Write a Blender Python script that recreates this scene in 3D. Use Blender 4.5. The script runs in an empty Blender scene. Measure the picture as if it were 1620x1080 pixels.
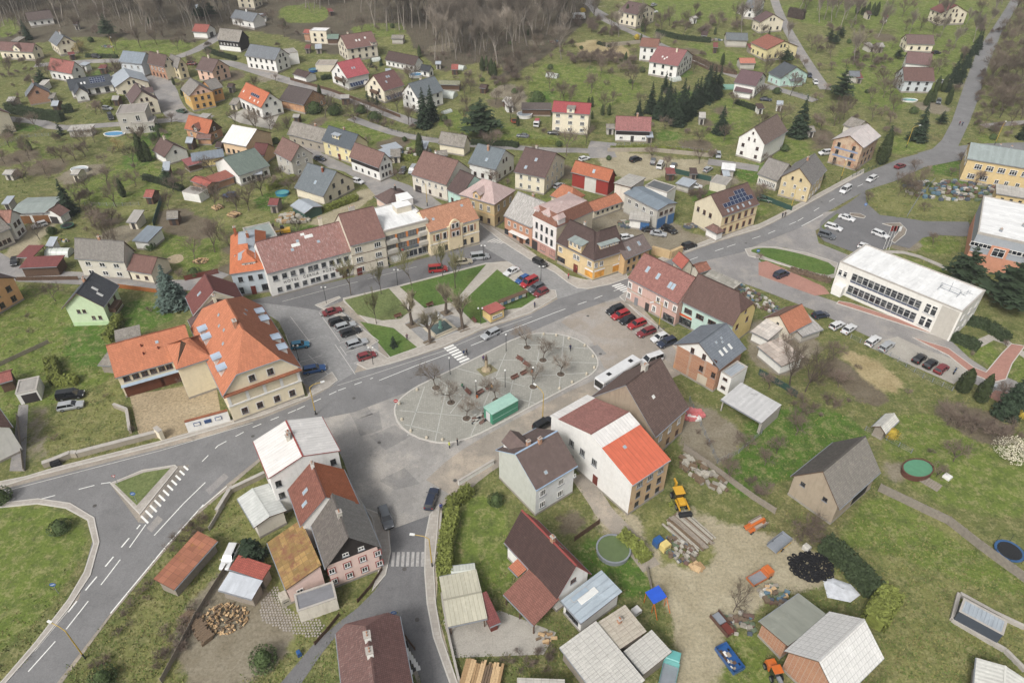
import bpy,bmesh,math,random
from mathutils import Vector,Matrix
from mathutils.geometry import tessellate_polygon
R=math.radians
random.seed(7)
SC=bpy.context.scene
COL=SC.collection
# -- camera, sky, sun, exposure
FPX,PITCH,CAMH=1100.0,R(37.5),92.0
cam=bpy.data.objects.new('camera',bpy.data.cameras.new('camera'))
COL.objects.link(cam);SC.camera=cam
cam.location=(0,0,CAMH);cam.rotation_euler=(R(90)-PITCH,0,0)
cam.data.sensor_width=36;cam.data.lens=36*FPX/1620
cam.data.clip_start=1;cam.data.clip_end=4000
SUN_EL,SUN_AZ=R(46),R(212)
W=bpy.data.worlds.new('World');SC.world=W;W.use_nodes=True
nt=W.node_tree;bg=nt.nodes['Background']
sky=nt.nodes.new('ShaderNodeTexSky');sky.sky_type='NISHITA';sky.sun_disc=False
sky.sun_elevation=SUN_EL;sky.sun_rotation=SUN_AZ
sky.air_density=1.0;sky.dust_density=6.0;sky.ozone_density=1.0
hs=nt.nodes.new('ShaderNodeHueSaturation');hs.inputs['Saturation'].default_value=0.3
nt.links.new(sky.outputs[0],hs.inputs['Color']);nt.links.new(hs.outputs[0],bg.inputs[0])
bg.inputs[1].default_value=0.11
sun=bpy.data.objects.new('sun',bpy.data.lights.new('sun','SUN'));COL.objects.link(sun)
sun.data.energy=1.5;sun.data.angle=R(13);sun.data.color=(1.0,0.985,0.965)
sun.rotation_euler=(Vector((math.sin(SUN_AZ)*math.cos(SUN_EL),math.cos(SUN_AZ)*math.cos(SUN_EL),math.sin(SUN_EL)))).to_track_quat('Z','Y').to_euler()
SC.view_settings.view_transform='Standard';SC.view_settings.look='None'
SC.view_settings.exposure=0.52;SC.view_settings.gamma=1.0
SC.render.engine='CYCLES'
SC.cycles.max_bounces=5;SC.cycles.diffuse_bounces=2;SC.cycles.glossy_bounces=2;SC.cycles.transparent_max_bounces=6
SC.cycles.use_denoising=True
# -- terrain and pixel-to-ground
SP,CP=math.sin(PITCH),math.cos(PITCH)
def T(x,y):
 t=y-190.0
 if t<=0:return 0.0
 if t<300:return 0.00022*t*t
 return 19.8+0.132*(t-300)
def U(p,h=0.0):
 xx,yy=(p[0]-810)/FPX,-(p[1]-540)/FPX
 d=Vector((xx,yy*SP+CP,yy*CP-SP))
 z=h;x=y=0
 for _ in range(30):
  t=(CAMH-z)/-d.z
  x,y=d.x*t,d.y*t
  z=z*.3+(T(x,y)+h)*.7
 return Vector((x,y,T(x,y)+h))
OY=(0,260,530,800)
def t(rc,x,y):
 r,c=divmod(rc,10)
 return(c*400+x*420/1620,OY[r]+y*280/1080)
def tl(rc,*v):return[t(rc,v[i],v[i+1])for i in range(0,len(v),2)]
def q(x0,y0,x,y):return(x0+x/6.75,y0+y/6.75)
# -- object helpers
WM={}
def link(o):COL.objects.link(o);return o
def tag(o,label=None,cat=None,group=None,kind=None):
 if label:o['label']=label
 if cat:o['category']=cat
 if group:o['group']=group
 if kind:o['kind']=kind
 return o
def thing(name,M,label,cat,group=None):
 o=bpy.data.objects.new(name,None);o.empty_display_size=.3
 link(o);o.matrix_basis=M;WM[o]=M.copy()
 return tag(o,label,cat,group)
def add(name,me,parent=None,M=None,mats=None):
 """mesh object under parent; M is its world matrix"""
 o=bpy.data.objects.new(name,me);link(o)
 M=M if M is not None else(WM[parent]if parent else Matrix())
 WM[o]=M.copy()
 if parent:
  o.parent=parent;o.matrix_basis=WM[parent].inverted_safe()@M
 else:o.matrix_basis=M
 if mats:
  for i,m in enumerate(mats):
   if i<len(o.material_slots)and m is not None:
    o.material_slots[i].link='OBJECT';o.material_slots[i].material=m
 return o
def TR(x,y,z=0,rz=0):return Matrix.Translation((x,y,z))@Matrix.Rotation(rz,4,'Z')
class MB:
 def __init__(s):s.v=[];s.f=[];s.m=[];s.uv=[];s.sm=[]
 def face(s,pts,m=0,uv=None,sm=False):
  n=len(s.v);s.v+=[tuple(p)for p in pts];s.f.append(tuple(range(n,n+len(pts))));s.m.append(m)
  s.uv.append(uv or[(0,0)]*len(pts));s.sm.append(sm)
 def box(s,x0,y0,z0,x1,y1,z1,m=0,mt=None,M=None):
  c=[(x0,y0,z0),(x1,y0,z0),(x1,y1,z0),(x0,y1,z0),(x0,y0,z1),(x1,y0,z1),(x1,y1,z1),(x0,y1,z1)]
  if M is not None:c=[tuple(M@Vector(p))for p in c]
  for k,f in enumerate(((3,2,1,0),(4,5,6,7),(0,1,5,4),(1,2,6,5),(2,3,7,6),(3,0,4,7))):
   s.face([c[i]for i in f],mt if(mt is not None and k==1)else m)
 def tube(s,p,q_,r0,r1,n=6,m=0,cap=True,sm=True):
  p,q_=Vector(p),Vector(q_);d=(q_-p)
  if d.length<1e-6:return
  d.normalize();a=d.orthogonal().normalized();b=d.cross(a)
  A=[p+(a*math.cos(2*math.pi*i/n)+b*math.sin(2*math.pi*i/n))*r0 for i in range(n)]
  B=[q_+(a*math.cos(2*math.pi*i/n)+b*math.sin(2*math.pi*i/n))*r1 for i in range(n)]
  for i in range(n):s.face([A[i],A[(i+1)%n],B[(i+1)%n],B[i]],m,sm=sm)
  if cap:
   s.face(A[::-1],m);
   if r1>1e-4:s.face(B,m)
 def slab(s,top,th,m=0,me=1,uv=None):
  """polygon with thickness th straight down"""
  bot=[(p[0],p[1],p[2]-th)for p in top]
  s.face(top,m,uv);s.face(bot[::-1],me)
  n=len(top)
  for i in range(n):s.face([top[i],bot[i],bot[(i+1)%n],top[(i+1)%n]],me)
 def prism(s,poly,z0,z1,m=0,mt=None):
  n=len(poly)
  a=sum(poly[i][0]*poly[(i+1)%n][1]-poly[(i+1)%n][0]*poly[i][1]for i in range(n))
  if a<0:poly=poly[::-1]
  s.face([(p[0],p[1],z1)for p in poly],m if mt is None else mt);s.face([(p[0],p[1],z0)for p in poly][::-1],m)
  for i in range(n):
   a,b=poly[i],poly[(i+1)%n]
   s.face([(a[0],a[1],z0),(b[0],b[1],z0),(b[0],b[1],z1),(a[0],a[1],z1)],m)
 def ring(s,c,R0,z0,R1,z1,n=16,m=0,sm=True,sx=1,sy=1):
  for i in range(n):
   a,b=2*math.pi*i/n,2*math.pi*(i+1)/n
   s.face([(c[0]+R0*sx*math.cos(a),c[1]+R0*sy*math.sin(a),z0),(c[0]+R0*sx*math.cos(b),c[1]+R0*sy*math.sin(b),z0),(c[0]+R1*sx*math.cos(b),c[1]+R1*sy*math.sin(b),z1),(c[0]+R1*sx*math.cos(a),c[1]+R1*sy*math.sin(a),z1)],m,sm=sm)
 def lathe(s,c,prof,n=14,m=0,sx=1,sy=1):
  for(r0,z0),(r1,z1)in zip(prof,prof[1:]):s.ring(c,max(r0,1e-4),z0,max(r1,1e-4),z1,n,m,True,sx,sy)
 def mesh(s,name,mats,weld=False):
  me=bpy.data.meshes.new(name)
  if weld:
   d={};nv=[];nf=[]
   for f in s.f:
    g=[]
    for i in f:
     k=tuple(round(c,4)for c in s.v[i])
     if k not in d:d[k]=len(nv);nv.append(s.v[i])
     g.append(d[k])
    nf.append(tuple(g))
   me.from_pydata(nv,[],nf)
  else:me.from_pydata(s.v,[],s.f)
  for m in mats:me.materials.append(m)
  me.polygons.foreach_set('material_index',s.m)
  me.polygons.foreach_set('use_smooth',s.sm)
  if any(u[0]!=(0,0)or u[-1]!=(0,0)for u in s.uv):
   l=me.uv_layers.new(name='UVMap');flat=[c for u in s.uv for p in u for c in p]
   if len(flat)==2*len(me.loops):l.data.foreach_set('uv',flat)
  me.update();return me
def extr(mb,prof,y0,y1,m=0,msel=None):
 """side profile (x,z) list extruded in y"""
 n=len(prof)
 mb.face([(p[0],y0,p[1])for p in prof],m);mb.face([(p[0],y1,p[1])for p in prof][::-1],m)
 for i in range(n):
  a,b=prof[i],prof[(i+1)%n]
  mb.face([(a[0],y1,a[1]),(b[0],y1,b[1]),(b[0],y0,b[1]),(a[0],y0,a[1])],m if not msel else msel.get(i,m))
  # -- materials
MATS={}
def hexc(h):
 h=h.lstrip('#');c=[int(h[i:i+2],16)/255 for i in(0,2,4)];g=sum(c)/3;c=[g+(v-g)*.86 for v in c]
 return tuple(v/12.92 if v<=.04045 else((v+.055)/1.055)**2.4 for v in c)
def _new(name):
 m=bpy.data.materials.new(name);m.use_nodes=True
 n=m.node_tree;b=n.nodes['Principled BSDF']
 return m,n,b
def _pos(n):
 g=n.nodes.new('ShaderNodeNewGeometry');return g.outputs['Position']
def _noise(n,vec,sc,det=4,rough=.6,sx=None):
 if sx:
  mp=n.nodes.new('ShaderNodeMapping');mp.inputs['Scale'].default_value=sx;n.links.new(vec,mp.inputs['Vector']);vec=mp.outputs[0]
 x=n.nodes.new('ShaderNodeTexNoise');x.inputs['Scale'].default_value=sc;x.inputs['Detail'].default_value=det;x.inputs['Roughness'].default_value=rough
 n.links.new(vec,x.inputs['Vector']);return x.outputs['Fac']
def _ramp(n,fac,stops):
 r=n.nodes.new('ShaderNodeValToRGB');e=r.color_ramp.elements
 while len(e)<len(stops):e.new(.5)
 for i,(p,c)in enumerate(stops):e[i].position=p;e[i].color=(*c[:3],1)
 n.links.new(fac,r.inputs[0]);return r.outputs[0]
def _mix(n,a,b,fac,mode='MIX'):
 x=n.nodes.new('ShaderNodeMix');x.data_type='RGBA';x.blend_type=mode
 for s,i in((fac,0),(a,6),(b,7)):
  if hasattr(s,'is_linked')or hasattr(s,'node'):n.links.new(s,x.inputs[i])
  elif i==0:x.inputs[0].default_value=s
  else:x.inputs[i].default_value=(*s[:3],1)
 return x.outputs[2]
def _bump(n,b,h,st,dist=.05):
 u=n.nodes.new('ShaderNodeBump');u.inputs['Strength'].default_value=st;u.inputs['Distance'].default_value=dist
 n.links.new(h,u.inputs['Height']);n.links.new(u.outputs[0],b.inputs['Normal'])
def sc3(c,k):return tuple(min(1,v*k)for v in c)
def plain(name,col,rough=.7,metal=0,var=.12,sc=1.5,spec=.3):
 """a colour with mild mottling"""
 k=(name,)
 if k in MATS:return MATS[k]
 if isinstance(col,str):col=hexc(col)
 m,n,b=_new(name);f=_noise(n,_pos(n),sc,5,.65)
 n.links.new(_ramp(n,f,[(.25,sc3(col,1-var)),(.75,sc3(col,1+var))]),b.inputs['Base Color'])
 b.inputs['Roughness'].default_value=rough;b.inputs['Metallic'].default_value=metal;b.inputs['Specular IOR Level'].default_value=spec
 MATS[k]=m;return m
def wallm(h,dirt=.35,brick=0):
 """rendered wall: plaster colour, fine mottling, rain streaks and patches; brick = share of bare brick showing"""
 k=('wall',h,dirt,brick)
 if k in MATS:return MATS[k]
 col=sc3(hexc(h),1.1);m,n,b=_new('plaster_'+h.strip('#'));p=_pos(n)
 c=_ramp(n,_noise(n,p,1.2,6,.7),[(.3,sc3(col,.9)),(.7,sc3(col,1.05))])
 st=_noise(n,p,1.0,4,.7,(1.6,1.6,.22))
 c=_mix(n,c,sc3((col[0]*.62,col[1]*.6,col[2]*.56),1),_ramp(n,st,[(.52,(0,)*3),(.75,(dirt,)*3)]))
 big=_noise(n,p,.35,5,.7)
 c=_mix(n,c,sc3((col[0]*.75,col[1]*.73,col[2]*.68),1),_ramp(n,big,[(.55,(0,)*3),(.68,(dirt*.7,)*3)]))
 hgt=_noise(n,p,9,3)
 if brick:
  bt=n.nodes.new('ShaderNodeTexBrick');bt.inputs['Scale'].default_value=1
  bt.inputs['Color1'].default_value=(.30,.12,.06,1);bt.inputs['Color2'].default_value=(.40,.19,.10,1);bt.inputs['Mortar'].default_value=(.38,.32,.26,1)
  bt.inputs['Brick Width'].default_value=.3;bt.inputs['Row Height'].default_value=.09;bt.inputs['Mortar Size'].default_value=.012
  g=n.nodes.new('ShaderNodeNewGeometry');sp=n.nodes.new('ShaderNodeSeparateXYZ');n.links.new(p,sp.inputs[0])
  ad=n.nodes.new('ShaderNodeMath');n.links.new(sp.outputs[0],ad.inputs[0]);n.links.new(sp.outputs[1],ad.inputs[1])
  cb=n.nodes.new('ShaderNodeCombineXYZ');n.links.new(ad.outputs[0],cb.inputs[0]);n.links.new(sp.outputs[2],cb.inputs[1]);n.links.new(cb.outputs[0],bt.inputs['Vector'])
  msk=_ramp(n,_noise(n,p,.55,7,.72),[(.75-brick*.5-.04,(0,)*3),(.75-brick*.5+.05,(1,)*3)])
  c=_mix(n,c,bt.outputs[0],msk)
 n.links.new(c,b.inputs['Base Color']);b.inputs['Roughness'].default_value=.9;b.inputs['Specular IOR Level'].default_value=.2
 _bump(n,b,hgt,.25,.03);MATS[k]=m;return m
def roofm(h,kind='tile',var=.22,moss=.0,mossc='#6b6a45',white=0,row=.34,colw=.28,rough=.8):
 """roof covering laid out by UV in metres; moss = lichen cover, white = pale weathering"""
 k=('roof',h,kind,var,moss,mossc,white,row,colw)
 if k in MATS:return MATS[k]
 col=hexc(h);g_=sum(col)/3;col=tuple((g_+(v-g_)*.85)*1.2 for v in col);m,n,b=_new('roof_'+kind+'_'+h.strip('#'));p=_pos(n)
 uv=n.nodes.new('ShaderNodeUVMap').outputs[0]
 if kind in('tile','slate','sheet'):
  bt=n.nodes.new('ShaderNodeTexBrick');bt.inputs['Scale'].default_value=1;bt.offset=.5 if kind!='sheet' else 0
  bt.inputs['Color1'].default_value=(*sc3(col,1-var),1);bt.inputs['Color2'].default_value=(*sc3(col,1+var),1);bt.inputs['Mortar'].default_value=(*sc3(col,.45 if kind=='tile' else .6),1)
  bt.inputs['Brick Width'].default_value=colw;bt.inputs['Row Height'].default_value=row
  bt.inputs['Mortar Size'].default_value=.022 if kind!='sheet' else .03;bt.inputs['Bias'].default_value=0
  n.links.new(uv,bt.inputs['Vector']);c=bt.outputs[0]
  wv=n.nodes.new('ShaderNodeTexWave');wv.bands_direction='Y';wv.wave_profile='SAW';wv.inputs['Scale'].default_value=.3142/row;n.links.new(uv,wv.inputs[0])
  hgt=wv.outputs['Fac'];bs=.5
  if kind=='sheet':
   w2=n.nodes.new('ShaderNodeTexWave');w2.bands_direction='X';w2.inputs['Scale'].default_value=.3142/.18;n.links.new(uv,w2.inputs[0]);hgt=w2.outputs['Fac']
 else:
  wv=n.nodes.new('ShaderNodeTexWave');wv.bands_direction='X';wv.wave_profile='SIN';wv.inputs['Scale'].default_value=.3142/colw;n.links.new(uv,wv.inputs[0])
  hgt=_ramp(n,wv.outputs['Fac'],[(.9,(0,)*3),(.98,(1,)*3)])if kind=='metal' else wv.outputs['Fac'];bs=.6
  c=_mix(n,sc3(col,1.0),sc3(col,.72 if kind=='metal' else .85),hgt)
  c=_mix(n,c,sc3(col,1-var),_ramp(n,_noise(n,p,.5,4),[(.35,(0,)*3),(.75,(1,)*3)]))
  if kind=='metal':rough=.45
 c=_mix(n,c,sc3(col,.58),_ramp(n,_noise(n,uv,1.1,5,.7,(1.2,.18,1)),[(.46,(0,)*3),(.76,(.6,)*3)]))
 c=_mix(n,c,sc3(col,1.35),_ramp(n,_noise(n,p,.6,6,.8),[(.52,(0,)*3),(.7,(.45,)*3)]))
 c=_mix(n,c,(.10,.10,.085),_ramp(n,_noise(n,p,1.7,6,.8),[(.6,(0,)*3),(.74,(.4,)*3)]))
 if white:c=_mix(n,c,(.62,.58,.54),_ramp(n,_noise(n,uv,2.2,6,.75,(2.2,.35,1)),[(.62-white*.25,(0,)*3),(.62-white*.25+.16,(min(1,.35+white*.5),)*3)]))
 if moss:c=_mix(n,c,hexc(mossc),_ramp(n,_noise(n,p,.7,7,.75),[(.68-moss*.35,(0,)*3),(.68-moss*.35+.14,(.85,)*3)]))
 n.links.new(c,b.inputs['Base Color']);b.inputs['Roughness'].default_value=rough;b.inputs['Specular IOR Level'].default_value=.25
 _bump(n,b,hgt,bs,.04);MATS[k]=m;return m
def groundm(name,stops,sc=.09,fine=2.2,bump=.5,rough=.95,bdist=.12):
 """ground cover: large patches of the given colours broken by fine noise"""
 k=(name,)
 if k in MATS:return MATS[k]
 m,n,b=_new(name);p=_pos(n)
 a=_noise(n,p,sc,7,.68);fn=_noise(n,p,fine,6,.75)
 c=_ramp(n,a,[(s,sc3(hexc(h),.86))for s,h in stops])
 c=_mix(n,c,(.5,.5,.5),.0)
 f2=_ramp(n,fn,[(.3,(.4,)*3),(.5,(1.0,)*3),(.7,(1.5,)*3)])
 c=_mix(n,c,f2,.8,'MULTIPLY')
 v2=_noise(n,p,sc*6,5,.7);c=_mix(n,c,sc3(hexc(stops[0][1]),.8),_ramp(n,v2,[(.55,(0,)*3),(.72,(.55,)*3)]))
 n.links.new(c,b.inputs['Base Color']);b.inputs['Roughness'].default_value=rough;b.inputs['Specular IOR Level'].default_value=.1
 _bump(n,b,fn,bump,bdist);MATS[k]=m;return m
def asphalt(name,h,patch=.25,tint=None):
 k=(name,)
 if k in MATS:return MATS[k]
 col=sc3(hexc(h),.78);m,n,b=_new(name);p=_pos(n)
 c=_ramp(n,_noise(n,p,.12,5,.65),[(.3,sc3(col,1-patch)),(.7,sc3(col,1+patch*.6))])
 c=_mix(n,c,sc3(col,.6),_ramp(n,_noise(n,p,.4,7,.75),[(.52,(0,)*3),(.72,(.5,)*3)]))
 c=_mix(n,c,sc3(col,1.25),_ramp(n,_noise(n,p,.28,6,.7,(1.3,.6,1)),[(.54,(0,)*3),(.7,(.5,)*3)]))
 if tint:c=_mix(n,c,hexc(tint),_ramp(n,_noise(n,p,.16,6,.7),[(.48,(0,)*3),(.62,(.75,)*3)]))
 fn=_noise(n,p,5,6,.85);c=_mix(n,c,_ramp(n,fn,[(.3,(.62,)*3),(.7,(1.35,)*3)]),.7,'MULTIPLY')
 vo=n.nodes.new('ShaderNodeTexVoronoi');vo.feature='DISTANCE_TO_EDGE';vo.inputs['Scale'].default_value=.16
 wob=n.nodes.new('ShaderNodeTexNoise');wob.inputs['Scale'].default_value=.8;wob.inputs['Detail'].default_value=5;n.links.new(p,wob.inputs['Vector'])
 mx=n.nodes.new('ShaderNodeVectorMath');mx.operation='MULTIPLY_ADD';mx.inputs[1].default_value=(3,3,0);n.links.new(wob.outputs['Color'],mx.inputs[0]);n.links.new(p,mx.inputs[2]);n.links.new(mx.outputs[0],vo.inputs['Vector'])
 cr=_ramp(n,vo.outputs['Distance'],[(.002,(.3,)*3),(.008,(0,)*3)]);c=_mix(n,c,sc3(col,.45),cr)
 n.links.new(c,b.inputs['Base Color']);b.inputs['Roughness'].default_value=.88;b.inputs['Specular IOR Level'].default_value=.2
 _bump(n,b,fn,.2,.02);MATS[k]=m;return m
def paverm(name,h,bw,bh,mortar=.7,var=.15,off=.5,rot=0,ms=.02):
 k=(name,)
 if k in MATS:return MATS[k]
 col=hexc(h);m,n,b=_new(name);p=_pos(n)
 mp=n.nodes.new('ShaderNodeMapping');mp.inputs['Rotation'].default_value=(0,0,rot);n.links.new(p,mp.inputs[0])
 bt=n.nodes.new('ShaderNodeTexBrick');bt.offset=off;bt.inputs['Scale'].default_value=1
 for a,v in(('Color1',1-var),('Color2',1+var),('Mortar',mortar)):bt.inputs[a].default_value=(*sc3(col,v),1)
 bt.inputs['Brick Width'].default_value=bw;bt.inputs['Row Height'].default_value=bh;bt.inputs['Mortar Size'].default_value=ms
 n.links.new(mp.outputs[0],bt.inputs['Vector'])
 c=_mix(n,bt.outputs[0],sc3(col,.7),_ramp(n,_noise(n,p,.25,6,.7),[(.45,(0,)*3),(.7,(.6,)*3)]))
 n.links.new(c,b.inputs['Base Color']);b.inputs['Roughness'].default_value=.9;b.inputs['Specular IOR Level'].default_value=.2
 _bump(n,b,bt.outputs['Fac'],-.2,.02);MATS[k]=m;return m
def glassm():
 if 'glass' in MATS:return MATS['glass']
 m,n,b=_new('window_glass');p=_pos(n)
 c=_ramp(n,_noise(n,p,.9,2),[(.42,(.012,.014,.018)),(.6,(.05,.055,.06)),(.66,(.16,.16,.15))])
 n.links.new(c,b.inputs['Base Color']);b.inputs['Roughness'].default_value=.08;b.inputs['Specular IOR Level'].default_value=.6
 MATS['glass']=m;return m
def paint(name,col,rough=.35,coat=.4,metal=0):
 k=(name,)
 if k in MATS:return MATS[k]
 m,n,b=_new(name);col=hexc(col)if isinstance(col,str)else col
 n.links.new(_ramp(n,_noise(n,_pos(n),1.1,4),[(.3,sc3(col,.9)),(.7,sc3(col,1.05))]),b.inputs['Base Color'])
 b.inputs['Roughness'].default_value=rough;b.inputs['Coat Weight'].default_value=coat;b.inputs['Coat Roughness'].default_value=.15;b.inputs['Metallic'].default_value=metal
 MATS[k]=m;return m
def leafm(name,h,var=.35,tr=.0):
 k=(name,)
 if k in MATS:return MATS[k]
 col=hexc(h);m,n,b=_new(name);oi=n.nodes.new('ShaderNodeObjectInfo')
 f=_noise(n,_pos(n),1.3,5,.75)
 c=_ramp(n,f,[(.3,sc3(col,1-var)),(.55,col),(.75,sc3(col,1+var))])
 h2=n.nodes.new('ShaderNodeHueSaturation');n.links.new(c,h2.inputs['Color'])
 mr=n.nodes.new('ShaderNodeMapRange');mr.inputs[3].default_value=.75;mr.inputs[4].default_value=1.25;n.links.new(oi.outputs['Random'],mr.inputs[0]);n.links.new(mr.outputs[0],h2.inputs['Value'])
 n.links.new(h2.outputs[0],b.inputs['Base Color']);b.inputs['Roughness'].default_value=.85;b.inputs['Specular IOR Level'].default_value=.15
 MATS[k]=m;return m
 # == ground, roads, pavements
G_LAWN=groundm('lawn_grass',[(.28,'#6d7147'),(.5,'#697644'),(.68,'#727c4a'),(.8,'#837f56')],.10)
G_GREEN=groundm('fresh_lawn',[(.3,'#4f6a31'),(.5,'#587233'),(.7,'#69793d'),(.82,'#7d7b4a')],.14)
G_DRY=groundm('dry_grass',[(.3,'#7f7657'),(.5,'#857e5c'),(.65,'#7a7850'),(.8,'#948a6c')],.12)
G_FOREST=groundm('forest_floor',[(.3,'#564e44'),(.7,'#6d6656')],.05,1.2)
G_DIRT=groundm('bare_earth',[(.3,'#7d7265'),(.5,'#8b8073'),(.7,'#998d7e')],.15,3,.4)
G_SOIL=groundm('dug_soil',[(.3,'#66594b'),(.5,'#746757'),(.7,'#817361')],.3,3.5,.7)
G_YARD=groundm('dusty_yard',[(.3,'#9a9082'),(.5,'#aba192'),(.68,'#b5ab9d'),(.8,'#968b7a')],.07,2.5,.3)
G_STRAW=groundm('straw_cover',[(.3,'#9a8868'),(.5,'#ad9a79'),(.7,'#bba98a')],.3,2.6,.8)
G_SAND=groundm('sandy_court',[(.3,'#99886a'),(.5,'#a99778'),(.7,'#b1a082')],.08,2,.25)
A_MAIN=asphalt('asphalt_main','#858483',.16)
A_SMOOTH=asphalt('asphalt_dark','#7a7979',.12)
A_OLD=asphalt('asphalt_old','#a29e98',.2,'#aaa399')
A_LANE=asphalt('asphalt_lane','#979390',.16,'#9a948b')
A_LOT=asphalt('asphalt_lot','#a79c8e',.16,'#9b958e')
A_DUST=asphalt('asphalt_dusty','#a2988a',.2,'#ad9f8c')
P_SIDE=paverm('sidewalk_paving','#a39c92',.6,.6,.8,.1)
P_SETT=paverm('sett_paving','#8c8b89',.5,.25,.72,.14,.5,R(22))
P_PLAZA=paverm('plaza_paving','#959389',.4,.4,.75,.1,.5,R(25),.03)
P_PARK=paverm('park_paving','#a9a296',.5,.5,.85,.08)
P_RED=paverm('red_paving','#a8796a',.3,.15,.8,.15)
P_CONC=asphalt('concrete_yard','#b2aca0',.12)
M_LINE=plain('road_paint','#d9d8d2',.7,0,.16,3)
M_LINEW=plain('worn_road_paint','#b5b2ab',.8,0,.25,2)
M_KERB=plain('kerb_stone','#b4afa6',.85,0,.12,2)
M_STRIP=plain('pale_strip','#a3a39b',.85,0,.1,2)
GX=[-3000,-1500,-800]+list(range(-400,401,8))+[800,1500,3000]
GY=[-400,-100]+list(range(0,521,8))+[600,760,1000,1500,2200,3400]
PAINT=[]
COVER={m:i for i,m in enumerate(('lawn_grass','fresh_lawn','dry_grass','dug_soil','forest_floor','straw_cover','dusty_yard','bare_earth'))}
def area2(p):return sum(p[i][0]*p[(i+1)%len(p)][1]-p[(i+1)%len(p)][0]*p[i][1]for i in range(len(p)))
def smooth(pts,it=1,closed=True):
 for _ in range(it):
  o=[];n=len(pts)
  rng=range(n)if closed else range(n-1)
  if not closed:o.append(pts[0])
  for i in rng:
   a,b=Vector(pts[i]),Vector(pts[(i+1)%n]);o+=[a*.75+b*.25,a*.25+b*.75]
  if not closed:o.append(pts[-1])
  pts=o
 return pts
def sheet(name,pts,mat,off,world=False,kind='structure',kerb=0,kerbw=.18,parent=None,sm=0,kerbm=None,kerbside=None):
 """flat or draped sheet over a ground polygon; kerb > 0 lifts it on a kerb stone of that height"""
 w=[Vector((p[0],p[1]))for p in pts]if world else[U(p).to_2d()for p in pts]
 if sm:w=smooth(w,sm)
 if mat.name in COVER and off<.05:PAINT.append((COVER[mat.name],[(p.x,p.y)for p in w]));return None
 if area2(w)<0:w=w[::-1]
 bm=bmesh.new()
 vs=[bm.verts.new((p.x,p.y,0))for p in w]
 tris=tessellate_polygon([[Vector((p.x,p.y,0))for p in w]])
 for tr in tris:
  try:
   f=bm.faces.new([vs[i]for i in tr])
  except ValueError:pass
 bmesh.ops.dissolve_degenerate(bm,dist=1e-4,edges=bm.edges)
 for f in bm.faces:
  if f.normal.z<0:f.normal_flip()
 if max(p.y for p in w)>186:
  x0,x1,y0,y1=min(p.x for p in w),max(p.x for p in w),min(p.y for p in w),max(p.y for p in w)
  for gx in GX:
   if x0<gx<x1 and False:bmesh.ops.bisect_plane(bm,geom=bm.verts[:]+bm.edges[:]+bm.faces[:],plane_co=(gx,0,0),plane_no=(1,0,0))
  for gy in GY:
   if y0<gy<y1 and gy>180:bmesh.ops.bisect_plane(bm,geom=bm.verts[:]+bm.edges[:]+bm.faces[:],plane_co=(0,gy,0),plane_no=(0,1,0))
 for v in bm.verts:v.co.z=T(v.co.x,v.co.y)+off+kerb
 me=bpy.data.meshes.new(name);bm.to_mesh(me);bm.free();me.materials.append(mat)
 o=add(name,me,parent)
 if not parent:tag(o,kind=kind)
 if kerb:
  mb=MB();n=len(w);c=[]
  for i in range(n):
   a,b,d=w[i-1],w[i],w[(i+1)%n]
   e1,e2=(b-a),(d-b)
   if e1.length<1e-6 or e2.length<1e-6:c.append(Vector((0,0)));continue
   n1=Vector((e1.y,-e1.x)).normalized();n2=Vector((e2.y,-e2.x)).normalized();s=n1+n2
   c.append(s.normalized()*(kerbw/max(.5,s.normalized().dot(n1)))if s.length>1e-6 else n1*kerbw)
  for i in range(n):
   j=(i+1)%n;a,b=w[i],w[j];A,B=a+c[i],b+c[j]
   za,zb=T(a.x,a.y)+off,T(b.x,b.y)+off;h=kerb+.012
   mb.face([(A.x,A.y,za-.2),(B.x,B.y,zb-.2),(B.x,B.y,zb+h),(A.x,A.y,za+h)])
   mb.face([(A.x,A.y,za+h),(B.x,B.y,zb+h),(b.x,b.y,zb+h),(a.x,a.y,za+h)])
   mb.face([(a.x,a.y,za+h),(b.x,b.y,zb+h),(b.x,b.y,zb-.02),(a.x,a.y,za-.02)])
  k=add('kerb',mb.mesh('kerb',[kerbm or M_KERB]),o if not parent else parent)
 return o
def strip_pts(w,width):
 n=len(w);L_,R_=[],[]
 for i in range(n):
  d=(w[min(i+1,n-1)]-w[max(i-1,0)]);d=Vector((d.x,d.y));d.normalize();nn=Vector((-d.y,d.x))*width/2
  L_.append(w[i].to_2d()+nn);R_.append(w[i].to_2d()-nn)
 return L_+R_[::-1]
def strip(name,pts,width,mat,off,world=False,sm=1,**k):
 w=[Vector(p)for p in pts]if world else[U(p)for p in pts]
 w=[p.to_2d()for p in w]
 if sm and len(w)>2:w=smooth(w,sm,False)
 o2=[]
 for i in range(len(w)-1):
  a,b=w[i],w[i+1];n=max(1,int((b-a).length/10))
  o2+=[a+(b-a)*j/n for j in range(n)]
 o2.append(w[-1])
 return sheet(name,strip_pts([Vector((p.x,p.y,0))for p in o2],width),mat,off,True,**k)
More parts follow.
